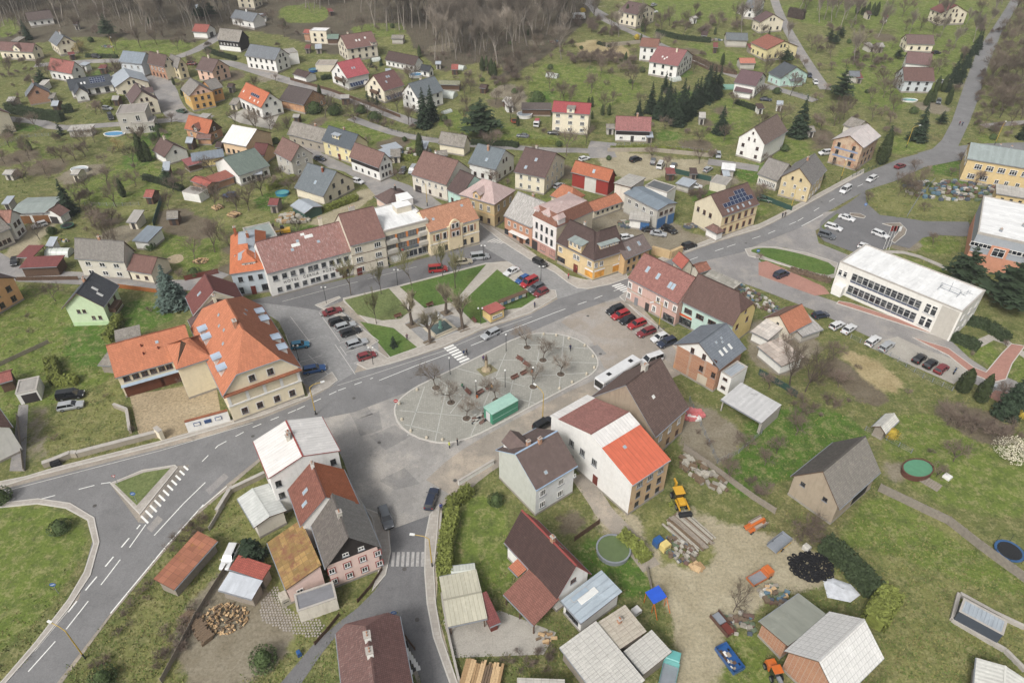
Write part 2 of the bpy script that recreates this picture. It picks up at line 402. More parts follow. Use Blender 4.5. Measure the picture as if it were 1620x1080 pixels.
 # ---- grass fields and garden patches (full picture pixels)
sheet('forest_floor',[(-90,-14),(300,-14),(700,-14),(930,-12),(940,20),(900,60),(830,110),(745,150),(700,110),(640,60),(560,55),(540,95),(470,60),(380,45),(310,70),(230,62),(120,58),(50,70),(-60,75)],G_FOREST,.02,sm=1)
sheet('lawn',[(120,262),(180,255),(240,262),(300,275),(250,300),(200,330),(130,330),(60,270),(0,235),(0,225),(60,222)],G_LAWN,.024,sm=1)
sheet('meadow',[(870,95),(940,110),(1010,130),(1030,150),(960,170),(880,165),(840,150),(835,125)],G_LAWN,.024,sm=1)
sheet('lawn',[(30,193),(78,196),(77,206),(28,212),(10,205)],G_GREEN,.024,sm=1)
sheet('lawn',[(440,185),(520,188),(600,205),(640,222),(690,228),(680,240),(600,230),(540,225),(450,200)],G_LAWN,.024,sm=1)
sheet('lawn',[(690,180),(735,170),(800,195),(860,215),(945,222),(940,232),(800,222),(690,205)],G_LAWN,.026,sm=1)
sheet('lawn',[(1035,205),(1085,208),(1075,225),(1035,222)],G_GREEN,.026)
sheet('lawn',[(1110,180),(1150,150),(1200,165),(1180,210),(1150,235),(1105,225)],G_LAWN,.026,sm=1)
sheet('lawn',[(1310,85),(1390,60),(1470,40),(1560,40),(1545,75),(1500,140),(1440,170),(1380,180),(1330,130)],G_LAWN,.024,sm=1)
sheet('lawn',[(1230,0),(1480,-5),(1570,5),(1555,38),(1400,45),(1260,40)],G_LAWN,.022,sm=1)
sheet('lawn',[(1010,-5),(1190,-8),(1200,20),(1080,40),(1020,20)],G_LAWN,.024,sm=1)
sheet('lawn',[(1080,60),(1170,85),(1215,105),(1180,115),(1100,85)],G_LAWN,.026,sm=1)
sheet('lawn',[(1210,215),(1300,225),(1300,240),(1260,255),(1215,250)],G_LAWN,.026,sm=1)
sheet('lawn',[(1405,215),(1460,215),(1470,232),(1425,248),(1400,240)],G_LAWN,.026,sm=1)
sheet('garden',[(1290,905),(1312,845),(1390,770),(1480,800),(1570,850),(1640,900),(1640,1100),(1400,1100),(1395,1000),(1420,940),(1380,890),(1320,860)],G_DRY,.022)
sheet('lawn',[(1300,870),(1330,840),(1390,775),(1480,830),(1620,905),(1620,960),(1560,930),(1450,900),(1400,870),(1340,870)],G_LAWN,.028,sm=1)
sheet('lawn',[(1200,650),(1300,640),(1385,680),(1370,710),(1330,700),(1260,740),(1180,800),(1130,740),(1150,700)],G_GREEN,.026,sm=2)
sheet('lawn',[(1390,700),(1430,650),(1520,660),(1640,720),(1640,830),(1540,810),(1420,770)],G_LAWN,.026,sm=1)
sheet('garden',[(-60,450),(90,455),(130,480),(190,520),(180,600),(90,640),(70,690),(-60,700)],G_LAWN,.022)
sheet('lawn',[(190,480),(230,470),(285,500),(270,510),(200,530)],G_GREEN,.028,sm=1)
sheet('lawn',[(95,505),(170,510),(180,560),(140,590),(105,560)],G_GREEN,.028,sm=1)
sheet('garden',[(250,365),(345,360),(350,400),(340,430),(290,430),(255,400)],G_LAWN,.024,sm=1)
sheet('garden_bed',[(245,330),(300,330),(345,360),(330,385),(255,365)],G_SOIL,.03,sm=1)
sheet('sand_patch',[(262,408),(285,400),(293,410),(280,418),(265,416)],G_SAND,.032,sm=2)
sheet('lawn',[(340,310),(380,300),(470,300),(475,330),(430,350),(400,360),(330,350)],G_DRY,.024,sm=1)
sheet('lawn',[(400,308),(450,300),(455,330),(405,338)],G_GREEN,.028,sm=1)
sheet('sand_patch',[(112,533),(130,525),(146,530),(140,540),(118,542)],G_STRAW,.034,sm=2)
sheet('garden_bed',[(395,905),(445,890),(480,930),(520,985),(470,1010),(400,1000)],G_SOIL,.03,sm=1)
sheet('garden',[(200,1000),(260,880),(330,800),(400,760),(440,760),(430,850),(450,930),(540,990),(450,1090),(110,1100)],G_DRY,.024)
sheet('lawn',[(700,830),(715,790),(790,775),(800,800),(800,850),(830,880),(790,960),(760,930),(720,930),(700,900)],G_LAWN,.026)
sheet('sand_patch',[(710,850),(725,840),(750,865),(745,895),(715,905)],G_STRAW,.034,sm=2)
sheet('lawn',[(905,870),(945,845),(1000,875),(1030,900),(1020,950),(970,940),(920,905)],G_GREEN,.028,sm=1)
sheet('garden_bed',[(860,830),(905,800),(945,825),(900,860)],G_SOIL,.03,sm=1)
sheet('straw_bed',[(1318,560),(1345,550),(1438,605),(1410,628),(1355,600),(1325,580)],G_STRAW,.034)
sheet('garden_bed',[(1300,575),(1320,560),(1415,632),(1400,650),(1340,620)],G_SOIL,.03)
sheet('garden_bed',[(1480,630),(1560,650),(1620,690),(1600,715),(1530,690),(1480,660)],G_SOIL,.03,sm=1)
sheet('garden_bed',[(1075,225),(1130,222),(1130,238),(1075,236)],G_SOIL,.03)
sheet('garden_bed',[(590,222),(650,215),(655,230),(600,240)],G_SOIL,.03,sm=1)
sheet('lawn',[(-80,795),(20,797),(80,800),(125,825),(137,860),(125,900),(85,950),(40,1000),(-80,1090)],G_LAWN,.03,sm=2)
sheet('garden_bed',[(300,960),(340,905),(400,905),(450,950),(470,1010),(430,1070),(300,1090),(265,1045)],G_DIRT,.03,sm=1)
sheet('sand_patch',[(1430,722),(1442,715),(1458,720),(1455,732),(1438,733)],G_YARD,.03,sm=1)
sheet('garden_bed',[(1395,735),(1430,720),(1445,730),(1430,765),(1400,768)],G_DIRT,.03,sm=1)
sheet('verge',[(150,1090),(200,1000),(275,890),(330,800),(370,780),(330,820),(250,930),(175,1040),(140,1110)],G_DRY,.03)
sheet('hillside_earth',[(800,130),(840,150),(830,180),(800,180),(770,150)],G_DIRT,.026,sm=1)
sheet('hillside_earth',[(890,70),(960,62),(1010,90),(970,95),(900,82)],G_STRAW,.026,sm=1)
sheet('meadow',[(1370,310),(1420,295),(1530,270),(1534,345),(1440,340),(1390,330)],G_DRY,.026)
sheet('lawn',[(1440,370),(1500,372),(1520,378),(1505,410),(1440,395)],G_LAWN,.034,sm=1)
sheet('lawn',[(1400,395),(1500,430),(1560,470),(1530,460),(1400,410)],G_LAWN,.032)
sheet('verge',[(1540,210),(1600,180),(1700,160),(1700,235),(1560,235)],G_DRY,.028)
sheet('verge',[(1340,490),(1500,538),(1490,545),(1335,495)],G_LAWN,.034)
sheet('lawn',[(1500,540),(1560,530),(1595,575),(1560,580)],G_LAWN,.03)
sheet('lawn',[(1585,600),(1600,555),(1660,560),(1660,610)],G_LAWN,.03)
sheet('meadow',[(690,120),(760,95),(800,100),(790,130),(700,140)],G_DRY,.025,sm=1)
sheet('lawn',[(545,42),(640,32),(645,60),(560,55)],G_LAWN,.026,sm=1)
sheet('lawn',[(440,8),(520,5),(520,38),(440,38)],G_LAWN,.026,sm=1)
sheet('lawn',[(150,70),(260,58),(310,70),(300,85),(200,85),(140,85)],G_LAWN,.026,sm=1)
sheet('lawn',[(0,35),(30,20),(28,55),(0,62)],G_LAWN,.026)
sheet('yard',[(360,185),(400,165),(445,175),(430,205),(380,195)],P_CONC,.034)
r_=random.Random(31)
for i in range(95):
 x,y=r_.uniform(0,1620),r_.uniform(45,430);w_=U((x,y)).to_2d();a=r_.uniform(0,1.57);u,v=Vector((math.cos(a),math.sin(a)))*r_.uniform(3,9),Vector((-math.sin(a),math.cos(a)))*r_.uniform(2,6)
 PAINT.append((r_.choice((0,1,1,2,2,3,3,7)),[tuple(w_+u+v),tuple(w_-u+v),tuple(w_-u-v),tuple(w_+u-v)]))
 # ---- dirt yards
sheet('builders_yard',[(925,790),(960,800),(985,822),(1005,815),(1060,790),(1110,805),(1150,830),(1200,840),(1240,850),(1330,890),(1300,930),(1230,930),(1190,985),(1150,1010),(1140,1100),(1050,1100),(1068,1040),(1062,985),(1048,935),(1010,885),(975,850),(940,820)],G_YARD,.03,sm=1)
sheet('yard_grass',[(1005,830),(1050,800),(1090,825),(1130,855),(1138,880),(1115,905),(1090,912),(1060,895),(1020,860)],G_DRY,.036,sm=1)
sheet('yard_grass',[(1120,985),(1180,990),(1215,1030),(1225,1100),(1130,1100),(1150,1020)],G_LAWN,.036,sm=1)
sheet('yard',[(1190,500),(1260,520),(1300,545),(1250,600),(1180,570)],G_DIRT,.03)
sheet('yard',[(945,232),(985,240),(1060,250),(1137,258),(1130,272),(1060,275),(1000,290),(960,270),(940,250)],G_YARD,.036)
sheet('yard',[(880,395),(935,320),(990,305),(1040,330),(1090,370),(1140,380),(1110,405),(1060,400),(990,380)],G_DIRT,.03)
sheet('court',[(205,625),(285,612),(340,598),(352,668),(300,690),(262,695),(220,690)],G_SAND,.036)
sheet('grass_court',[(75,690),(90,640),(130,628),(188,605),(205,640),(210,680),(130,705),(75,725)],G_DRY,.034)
sheet('farmyard',[(700,980),(790,965),(880,1000),(860,1035),(720,1040)],P_CONC,.034)
sheet('yard',[(1070,610),(1100,640),(1130,650),(1180,690),(1130,740),(1080,720)],G_DIRT,.03)
sheet('driveway',[(48,740),(45,640),(62,620),(75,640),(72,735)],G_DIRT,.038)
sheet('driveway',[(15,745),(30,640),(45,640),(40,745)],A_LANE,.038)
sheet('yard',[(20,370),(75,345),(95,350),(70,375),(40,410),(15,440),(0,430)],G_YARD,.034)
# ---- background lanes
strip('lane',[(-30,186),(20,189),(60,192),(88,203),(140,200),(200,196),(250,192),(290,188)],4.5,A_LANE,.04)
strip('street',[(244,118),(262,142),(268,165),(285,186),(330,190)],8.5,A_LANE,.044)
strip('lane',[(55,104),(127,98),(190,96),(250,98),(298,86),(337,65),(355,52)],5,A_LANE,.046)
strip('street',[(340,98),(365,100),(400,111),(465,131),(530,149),(581,167),(633,187),(660,196)],5.5,A_LANE,.048)
strip('lane',[(555,187),(607,206),(646,216),(693,223),(745,230),(800,232),(860,238),(930,238),(955,244)],4,A_LANE,.042)
strip('lane',[(930,-8),(938,14),(951,28),(971,39),(1007,54),(1085,90),(1124,106),(1171,123),(1215,137),(1260,150),(1290,160)],4.5,A_LANE,.044)
strip('lane',[(1222,-10),(1232,20),(1243,42),(1267,84),(1306,142)],4.6,A_LANE,.042)
strip('lane',[(955,225),(950,238),(955,250)],9,A_LANE,.046)
strip('lane',[(1120,256),(1160,261),(1200,267)],5,A_LANE,.048)
strip('lane',[(-20,405),(8,422),(30,436),(80,438),(124,440),(192,444),(249,453),(300,452),(330,442),(350,430)],5.5,A_LANE,.044)
strip('lane',[(490,352),(530,346),(560,320),(590,300)],6,G_YARD,.04)
strip('lane',[(1555,200),(1590,196),(1680,190)],3.5,A_LANE,.042)
strip('lane',[(1020,-6),(1005,-2),(985,8),(940,10)],3,G_YARD,.04)
strip('path',[(1400,398),(1440,400),(1500,425),(1540,450)],1.6,P_SIDE,.04)
strip('path',[(1545,545),(1575,530),(1640,575)],2.0,P_SIDE,.04)
strip('path',[(925,5),(960,25)],3,A_LANE,.041)
strip('lane',[*tl(22,445,850,560,1010),*tl(32,600,40,700,140,790,250,890,380)],3.2,A_DUST,.045)
sheet('street_base',[(-60,775),(0,765),(250,698),(350,668),(488,628),(478,600),(440,500),(420,480),(560,440),(760,385),(758,350),(800,365),(900,445),(990,438),(1030,418),(1200,355),(1366,268),(1366,300),(1200,395),(1085,425),(1000,470),(1085,560),(1000,630),(780,740),(700,800),(690,960),(740,1140),(680,1140),(600,900),(545,700),(500,670),(420,722),(300,825),(175,975),(40,1160),(-60,1160),(10,1075),(60,1018),(110,955),(140,905),(152,860),(143,822),(108,800),(60,793),(0,799),(-60,805)],A_DUST,.042)
# ---- streets of the square
sheet('north_street',tl(11,-120,880,0,828,110,803,620,688,1085,563,1385,488,1440,440,1500,480,1580,585,1420,604,880,744,555,818,545,835,405,893,260,900,100,900),A_SMOOTH,.050)
sheet('sett_street',[*tl(11,0,840,260,870,405,893,530,880),(597,537),(600,557),(566,578),(560,592),(533,608),(496,614),(478,605),(452,530),(441,509),(420,495)],P_SETT,.056)
sheet('upper_street',[(478,225),(498,236),(514,245),(555,264),(607,279),(649,294),(684,312),(729,346),(784,364),(800,378),(790,400),(760,384),(758,357),(700,338),(670,331),(640,318),(594,310),(579,293),(545,272),(520,266),(495,251),(470,240)],A_LANE,.052)
sheet('shop_street',[*[q(760,330,*p)for p in((0,170),(240,360),(520,540),(800,690),(930,790),(1140,860),(1180,880),(840,1000),(815,950),(770,880),(700,960),(600,940),(180,640),(330,590),(60,430),(-60,330))]],P_SETT,.058)
sheet('main_road',[(-60,1160),(10,1080),(60,1023),(108,968),(160,902),(235,806),(300,736),(330,690),(420,660),(485,634),(520,614),(560,590),(615,577),(659,564),(702,550),(761,523),(840,497),(881,474),(929,459),(991,441),(1030,424),(1075,405),(1137,382),(1200,364),(1239,345),(1314,304),(1366,275),(1400,261),(1425,251),(1475,238),(1540,228),(1680,224),(1680,245),(1532,251),(1462,265),(1415,287),(1371,301),(1304,338),(1267,360),(1200,387),(1173,400),(1084,420),(1040,440),(992,460),(979,470),(914,493),(822,533),(720,584),(640,622),(560,652),(500,664),(470,684),(420,717),(359,766),(312,808),(262,865),(175,970),(90,1080),(30,1160)],A_MAIN,.064)
sheet('west_road',[(-80,797),(0,775),(253,710),(330,690),(345,700),(300,736),(280,737),(228,742),(174,765),(200,800),(222,830),(160,902),(125,948),(137,890),(148,850),(140,820),(110,800),(60,793),(0,800),(-80,815)],A_MAIN,.060)
sheet('hill_road',[(1450,243),(1475,236),(1490,222),(1506,192),(1527,130),(1547,78),(1571,44),(1592,12),(1606,-12),(1622,-12),(1606,15),(1583,55),(1563,104),(1547,158),(1534,193),(1516,231),(1540,246),(1500,250)],A_MAIN,.070)
sheet('square_asphalt',[(505,662),(560,650),(640,618),(720,582),(822,531),(914,491),(979,468),(1000,490),(1070,560),(1075,585),(1000,625),(905,668),(780,735),(705,785),(690,815),(676,840),(617,840),(600,812),(566,797),(544,730),(525,690)],A_OLD,.054)
sheet('parking_lot',[(880,505),(979,470),(1005,492),(1072,552),(1070,580),(1010,580),(960,590),(945,560),(935,535),(910,525)],A_LOT,.058,sm=1)
strip('dusty_street',[(1060,575),(1010,598),(940,625),(870,662),(800,700),(740,737),(700,775)],7.5,A_DUST,.062)
sheet('south_street',[(617,838),(680,815),(673,850),(671,904),(675,955),(685,1007),(711,1080),(730,1140),(685,1140),(660,1060),(645,1015),(633,988),(612,972),(590,980),(545,990),(510,1032),(470,1090),(430,1130),(440,1085),(495,1020),(535,985),(566,961),(592,935),(610,909),(618,873)],A_SMOOTH,.066)
sheet('office_street',[(1084,420),(1130,410),(1180,396),(1200,410),(1230,440),(1288,466),(1330,480),(1503,538),(1534,567),(1562,585),(1600,600),(1680,635),(1680,670),(1600,640),(1530,600),(1400,545),(1285,490),(1200,457),(1130,432)],A_LANE,.056)
sheet('office_access',[(1190,392),(1267,360),(1304,336),(1350,330),(1290,365),(1295,385),(1345,405),(1325,425),(1290,405),(1240,392),(1200,391)],A_LANE,.068)
sheet('car_park',tl(13,380,350,430,310,560,230,650,160,660,240,740,310,900,330,1010,348,1280,352,1300,440,1240,440,1080,432,1000,450,920,515,820,490,700,560,560,530,400,470,365,430),A_SMOOTH,.072)
sheet('parking_bay',tl(13,0,600,50,590,400,748,435,790,345,802,0,676),P_RED,.062)
sheet('parking_bay',tl(23,640,60,850,10,1000,80,1310,195,1190,300,1000,215),P_CONC,.060)
sheet('parking_bay',tl(23,1390,330,1520,350,1620,420,1620,480,1380,370),P_RED,.062)
# ---- raised pavements
KB=.12
sheet('pavement',[(-60,788),(0,770),(60,752),(250,704),(300,690),(420,655),(485,629),(520,612),(533,602),(525,590),(500,606),(488,628),(420,645),(366,667),(262,697),(90,740),(40,755),(-60,775)],P_SIDE,.05,kerb=KB)
sheet('pavement',[(566,576),(581,584),(615,576),(659,562),(702,547),(761,520),(840,494),(880,470),(878,460),(863,458),(845,478),(806,500),(735,522),(700,535),(655,553),(613,568),(585,548),(598,540),(530,488),(508,487),(538,472),(536,470),(500,483),(537,502),(580,545),(597,560)],P_SIDE,.05,kerb=KB)
sheet('pavement',[*[q(760,330,*p)for p in((0,120),(240,290),(520,470),(800,620),(930,720),(1080,760),(1210,780),(1540,680),(1570,745),(1380,810),(1140,855),(1040,850),(930,785),(800,685),(520,535),(240,355),(0,165))]],P_SIDE,.05,kerb=KB)
sheet('pavement',[(1020,418),(1075,398),(1137,374),(1200,356),(1239,338),(1314,297),(1366,268),(1366,273),(1314,302),(1239,343),(1200,362),(1137,380),(1075,402),(1022,424)],P_SIDE,.05,kerb=KB)
sheet('pavement',[(-60,1150),(10,1072),(58,1016),(110,948),(135,905),(150,860),(140,822),(105,803),(60,796),(0,802),(0,797),(60,790),(110,797),(148,820),(156,858),(142,910),(108,962),(60,1021),(10,1078),(-60,1158)],P_SIDE,.05,kerb=KB)
sheet('pavement',[(694,800),(690,850),(685,900),(688,955),(697,1007),(722,1080),(740,1140),(733,1140),(713,1080),(687,1007),(677,955),(673,904),(674,850),(681,815)],P_SIDE,.05,kerb=KB)
sheet('pavement',[(565,800),(603,815),(613,836),(617,873),(609,909),(590,933),(600,905),(606,880),(597,850),(590,820),(560,775)],P_SIDE,.05,kerb=KB)
sheet('pavement',[(992,462),(988,478),(1070,540),(1080,553),(1072,552),(1005,492),(981,470)],A_OLD,.05,kerb=KB)
sheet('traffic_island',[(177,765),(225,745),(276,737),(280,740),(222,812),(215,805)],P_SIDE,.05,kerb=KB)
sheet('island_grass',[(182,766),(228,748),(270,741),(217,800)],G_LAWN,.19)
sheet('roundel',tl(13,-80,520,0,505,110,508,300,545,480,605,460,690,440,692,300,660,60,588,-60,560),P_SIDE,.05,kerb=KB)
sheet('lawn',tl(13,-60,530,0,512,110,516,300,560,470,618,455,688,300,655,70,580,0,552),G_GREEN,.19,sm=1)
sheet('pavement',tl(13,490,838,560,850,1190,1055,1240,1080,1190,1078,560,875,480,850),P_RED,.05,kerb=KB)
sheet('pavement',[(1445,535),(1500,552),(1540,582),(1560,590),(1585,560),(1600,545),(1620,548),(1600,575),(1590,600),(1570,605),(1535,590),(1500,562)],P_RED,.05,kerb=KB)
sheet('lawn',[(1185,412),(1230,392),(1250,398),(1240,412),(1200,425)],G_GREEN,.05)
sheet('pavement',tl(13,560,300,620,305,650,320,640,330,560,315),G_DIRT,.06,kerb=KB)
sheet('pavement',tl(13,760,365,860,360,900,400,890,430,830,480,810,470,860,410,830,385),G_DIRT,.06,kerb=KB)
sheet('lawn',tl(13,380,380,480,300,495,310,440,370,400,400),G_LAWN,.08)
sheet('lawn',tl(13,400,475,540,535,520,545,400,490),G_LAWN,.08)
# ---- park in the square
PARK=sheet('park_paving',[*tl(11,555,820,880,746,1420,606,1560,600,1620,640),(858,468),(845,477),(806,499),(735,521),(700,534),(655,552),(618,566),*tl(11,700,960,560,840)],P_PARK,.05,kerb=.1)
for pts in(tl(11,560,830,830,760,960,900,900,945,790,955,640,920),tl(11,895,750,1425,612,1230,840,1050,880),tl(11,1500,635,1620,700,1260,880,1280,850)[:0]or[*tl(11,1495,640),*[q(760,330,*p)for p in((180,655),(600,955),(440,1060),(260,1090))],(795,503),(764,513),*tl(11,1345,965,1250,870)],tl(11,650,960,860,1000,1020,1120)and[*tl(11,655,962,860,1002),(660,550),(618,566)]):
 sheet('lawn',pts,G_LAWN if pts[0][0]<620 and pts[0][1]<500 else G_GREEN,.17,sm=0)
sheet('fountain_paving',[q(600,440,*p)for p in((270,490),(620,360),(850,420),(960,560),(600,690),(480,680))],P_SETT,.162)
for pts in(((275,500),(370,465),(430,520),(330,550)),((640,370),(730,335),(800,385),(700,415)),((810,550),(920,500),(980,545),(870,585)),((460,690),(570,640),(610,690),(500,725))):
 sheet('tree_pit',[q(600,440,*p)for p in pts],G_SOIL,.172)
 # ---- plaza
PLZ=[(624,650),(630,635),(655,615),(690,598),(722,583),(765,562),(822,533),(850,528),(890,530),(922,542),(940,560),(946,575),(940,588),(925,598),(860,632),(800,664),(750,690),(715,700),(690,700),(655,690),(632,672)]
PLAZA=sheet('plaza',PLZ,P_PLAZA,.05,kerb=.12,kerbw=.3,sm=1)
for k,(a,b)in enumerate((((672,612),(645,690)),((710,600),(688,700)),((632,650),(748,660)),((640,672),(700,686)),((745,690),(800,560)),((690,598),(760,648)),((858,529),(836,645)),((892,531),(884,622)),((820,545),(930,552)),((790,570),(945,575)),((770,600),(940,590)),((755,612),(850,640)),((722,583),(830,612)),((800,660),(812,600)),((712,655),(735,625)),((750,640),(800,664)))):
 strip('paving_strip',[a,b],.2,M_STRIP,.176,parent=PLAZA)
sheet('statue_bed',[q(720,520,*p)for p in((225,440),(370,380),(460,450),(310,520))],G_DRY,.178)
# ---- road paint
def dash(pts,w=.14,on=3,off=6,mat=None,name='road_line',z=.076):
 w_=[U(p).to_2d()for p in pts];parts=[];s=0
 for a,b in zip(w_,w_[1:]):
  L_=(b-a).length;d=(b-a)/L_;x=0
  if on<=0:parts.append((a,b));continue
  while x<L_:
   e=min(L_,x+on);parts.append((a+d*x,a+d*e));x+=on+off
 for a,b in parts:
  if(b-a).length>.3:sheet(name,strip_pts([Vector((a.x,a.y,0)),Vector((b.x,b.y,0))],w),mat or M_LINE,z,True)
dash([(45,1062),(105,995),(160,925),(205,866),(232,828)],.16,4.5,7.5)
dash([(244,847),(290,797),(325,763)],.16,0)
dash([(108,968),(140,928),(222,830)],.22,1.8,1.8)
dash([(175,970),(262,865),(322,798)],.2,0,mat=M_LINE)
dash([(55,1030),(108,966)],.16,0,mat=M_LINEW)
dash([(314,807),(359,769)],.16,0)
dash([(320,730),(345,705),(400,676),(470,648),(535,618),(590,598)],.16,1.6,1.8)
dash([(62,790),(160,765),(175,763)],.16,2.4,3.6,z=.072)
dash([(600,602),(660,578),(720,556)],.14,0)
dash([(745,547),(800,525),(880,494)],.14,0)
dash([(880,494),(940,473),(985,455)],.14,2.5,3.5)
dash([(1090,412),(1150,391),(1215,370),(1262,350),(1330,308),(1400,275)],.14,3,6)
dash([(0,779),(253,713),(400,669)],.14,0,mat=M_LINEW,z=.072)
dash([(534,610),(590,592),(700,556),(765,528),(842,501)],.12,0,mat=M_LINEW)
dash([(640,625),(722,587),(800,548)],.12,0,mat=M_LINEW)
dash([(1268,358),(1302,340)],.16,0)
dash(tl(11,180,838,560,735,640,718),.12,0,mat=M_LINEW,z=.066)
dash(tl(11,700,700,1000,625),.12,0,mat=M_LINEW,z=.066)
def zebra(a,b,c,n,mat=M_LINE,z=.078):
 """bars between a and b (crossing direction), c = far end of the first bar"""
 A,B,C_=U(a).to_2d(),U(b).to_2d(),U(c).to_2d();d=C_-A
 for i in range(n):
  s=A+(B-A)*(i+.2)/n;e=A+(B-A)*(i+.8)/n
  sheet('crossing_bar',[s,e,e+d,s+d],mat,z,True)
zebra((701,550),(733,579),(716,544),8)
zebra(*[q(760,330,*p)for p in((1395,825),(1560,915),(1490,795))],6)
zebra(*[q(760,330,*p)for p in((60,355),(230,380),(140,320))],5,M_LINEW,.07)
zebra((617,896),(672,896),(619,873),7,plain('faint_paint','#9d9a96',.8,0,.3,2))
A,B=U((222,822)),U((296,735));nrm=(U((230,830))-A);nrm.z=0
sheet('hatch_field',[(219,826),(283,738),(299,735),(229,828)],asphalt('asphalt_hatch','#8b8378',.2,'#a19a90'),.0745)
for i in range(11):
 f=(i+.3)/11;g=(i+.62)/11;n2=Vector((nrm.x,nrm.y)).normalized()*(1.9-.9*f);a2,b2=A.to_2d(),B.to_2d();n0=Vector((nrm.x,nrm.y)).normalized()*-.4
 sheet('hatch_bar',[a2+(b2-a2)*f+n0,a2+(b2-a2)*g+n0,a2+(b2-a2)*g+n2,a2+(b2-a2)*f+n2],M_LINE,.079,True)
for a,b in((tl(11,405,905,530,1080)),((530,545),(562,592)),((452,530),(480,604)),((498,606),(500,606)),tl(11,230,930,345,1080),((488,562),(527,600)),((538,548),(548,562))):
 if abs(a[0]-b[0])>4:strip('bay_line',[a,b],.14,M_LINEW,.066)
for a,b in(((508,487),(535,478)),((516,500),(545,490)),((523,515),(553,504)),((530,528),(562,517)),((537,543),(572,531)),((547,558),(582,545)),((560,575),(592,562)),((460,548),(498,535)),((468,575),(510,562)),((478,600),(522,583))):
 strip('bay_line',[a,b],.12,M_LINEW,.067)
A_OLD2=asphalt('asphalt_patch','#918e8a',.2,'#99948c')
for pts in(((545,640),(575,636),(590,655),(560,665)),((585,690),(625,672),(650,690),(610,712)),((600,760),(640,740),(665,765),(625,775)),((560,665),(600,650),(605,680),(570,690)),((905,560),(945,545),(960,560),(915,575))):
 sheet('tarmac_repair',pts,A_OLD2,.0605 if pts[0][0]>700 else .0575)
for pts in(((325,775),(355,748),(362,755),(332,783)),((440,700),(480,672),(500,676),(470,700)),((232,835),(250,815),(258,822),(240,842))):
 sheet('tarmac_repair',pts,A_LANE,.0665)
 # ---- the ground itself: one sheet; what grows or lies where is kept in two attributes, softened and broken up by noise
import numpy as np
def ground_material():
 m,n,b=_new('ground_cover');p=_pos(n)
 a=_noise(n,p,.05,7,.68);fn=_noise(n,p,2.2,6,.75);mid=_noise(n,p,.45,6,.72)
 c=_ramp(n,a,[(.3,hexc('#6a6244')),(.42,hexc('#6e6c42')),(.52,hexc('#676c3c')),(.62,hexc('#757348')),(.75,hexc('#80755a'))])
 cols=[('#6f7d38','#606f2f'),('#57752c','#4a6824'),('#807e4e','#70723f'),('#73675a','#615446'),('#635b4f','#554b41'),('#ad9a78','#94815f'),('#aa9d89','#968973'),('#8d8275','#7a6e5f')]
 A=n.nodes.new('ShaderNodeAttribute');A.attribute_name='cover_a';B=n.nodes.new('ShaderNodeAttribute');B.attribute_name='cover_b'
 outs=[]
 for N in(A,B):
  sp=n.nodes.new('ShaderNodeSeparateColor');n.links.new(N.outputs['Color'],sp.inputs[0]);outs+=[sp.outputs[0],sp.outputs[1],sp.outputs[2],N.outputs['Alpha']]
 for ci,(o,(h1,h2))in enumerate(zip(outs,cols)):
  if ci==3:
   c=_mix(n,c,hexc('#938963'),_ramp(n,_noise(n,p,.55,7,.78),[(.49,(0,)*3),(.6,(.6,)*3)]))
   c=_mix(n,c,hexc('#4a562e'),_ramp(n,_noise(n,p,.38,7,.78),[(.49,(0,)*3),(.62,(.65,)*3)]))
   c=_mix(n,c,hexc('#5a4f40'),_ramp(n,_noise(n,p,.9,7,.8),[(.56,(0,)*3),(.68,(.5,)*3)]))
   c=_mix(n,c,hexc('#a89e80'),_ramp(n,_noise(n,p,1.6,6,.85),[(.6,(0,)*3),(.7,(.4,)*3)]))
  ad=n.nodes.new('ShaderNodeMath');ad.operation='MULTIPLY_ADD';ad.inputs[1].default_value=.9;n.links.new(mid,ad.inputs[0]);n.links.new(o,ad.inputs[2])
  f=_ramp(n,ad.outputs[0],[(.82,(0,)*3),(1.0,(1,)*3)])
  k=_ramp(n,_noise(n,p,.22,5,.7),[(.35,hexc(h2)),(.65,hexc(h1))])
  c=_mix(n,c,k,f)
 c=_mix(n,c,_ramp(n,fn,[(.3,(.5,)*3),(.5,(1.0,)*3),(.7,(1.4,)*3)]),.75,'MULTIPLY')
 c=_mix(n,c,(.90,.93,.84),1.0,'MULTIPLY')
 n.links.new(c,b.inputs['Base Color']);b.inputs['Roughness'].default_value=.95;b.inputs['Specular IOR Level'].default_value=.1;_bump(n,b,fn,.5,.12);return m
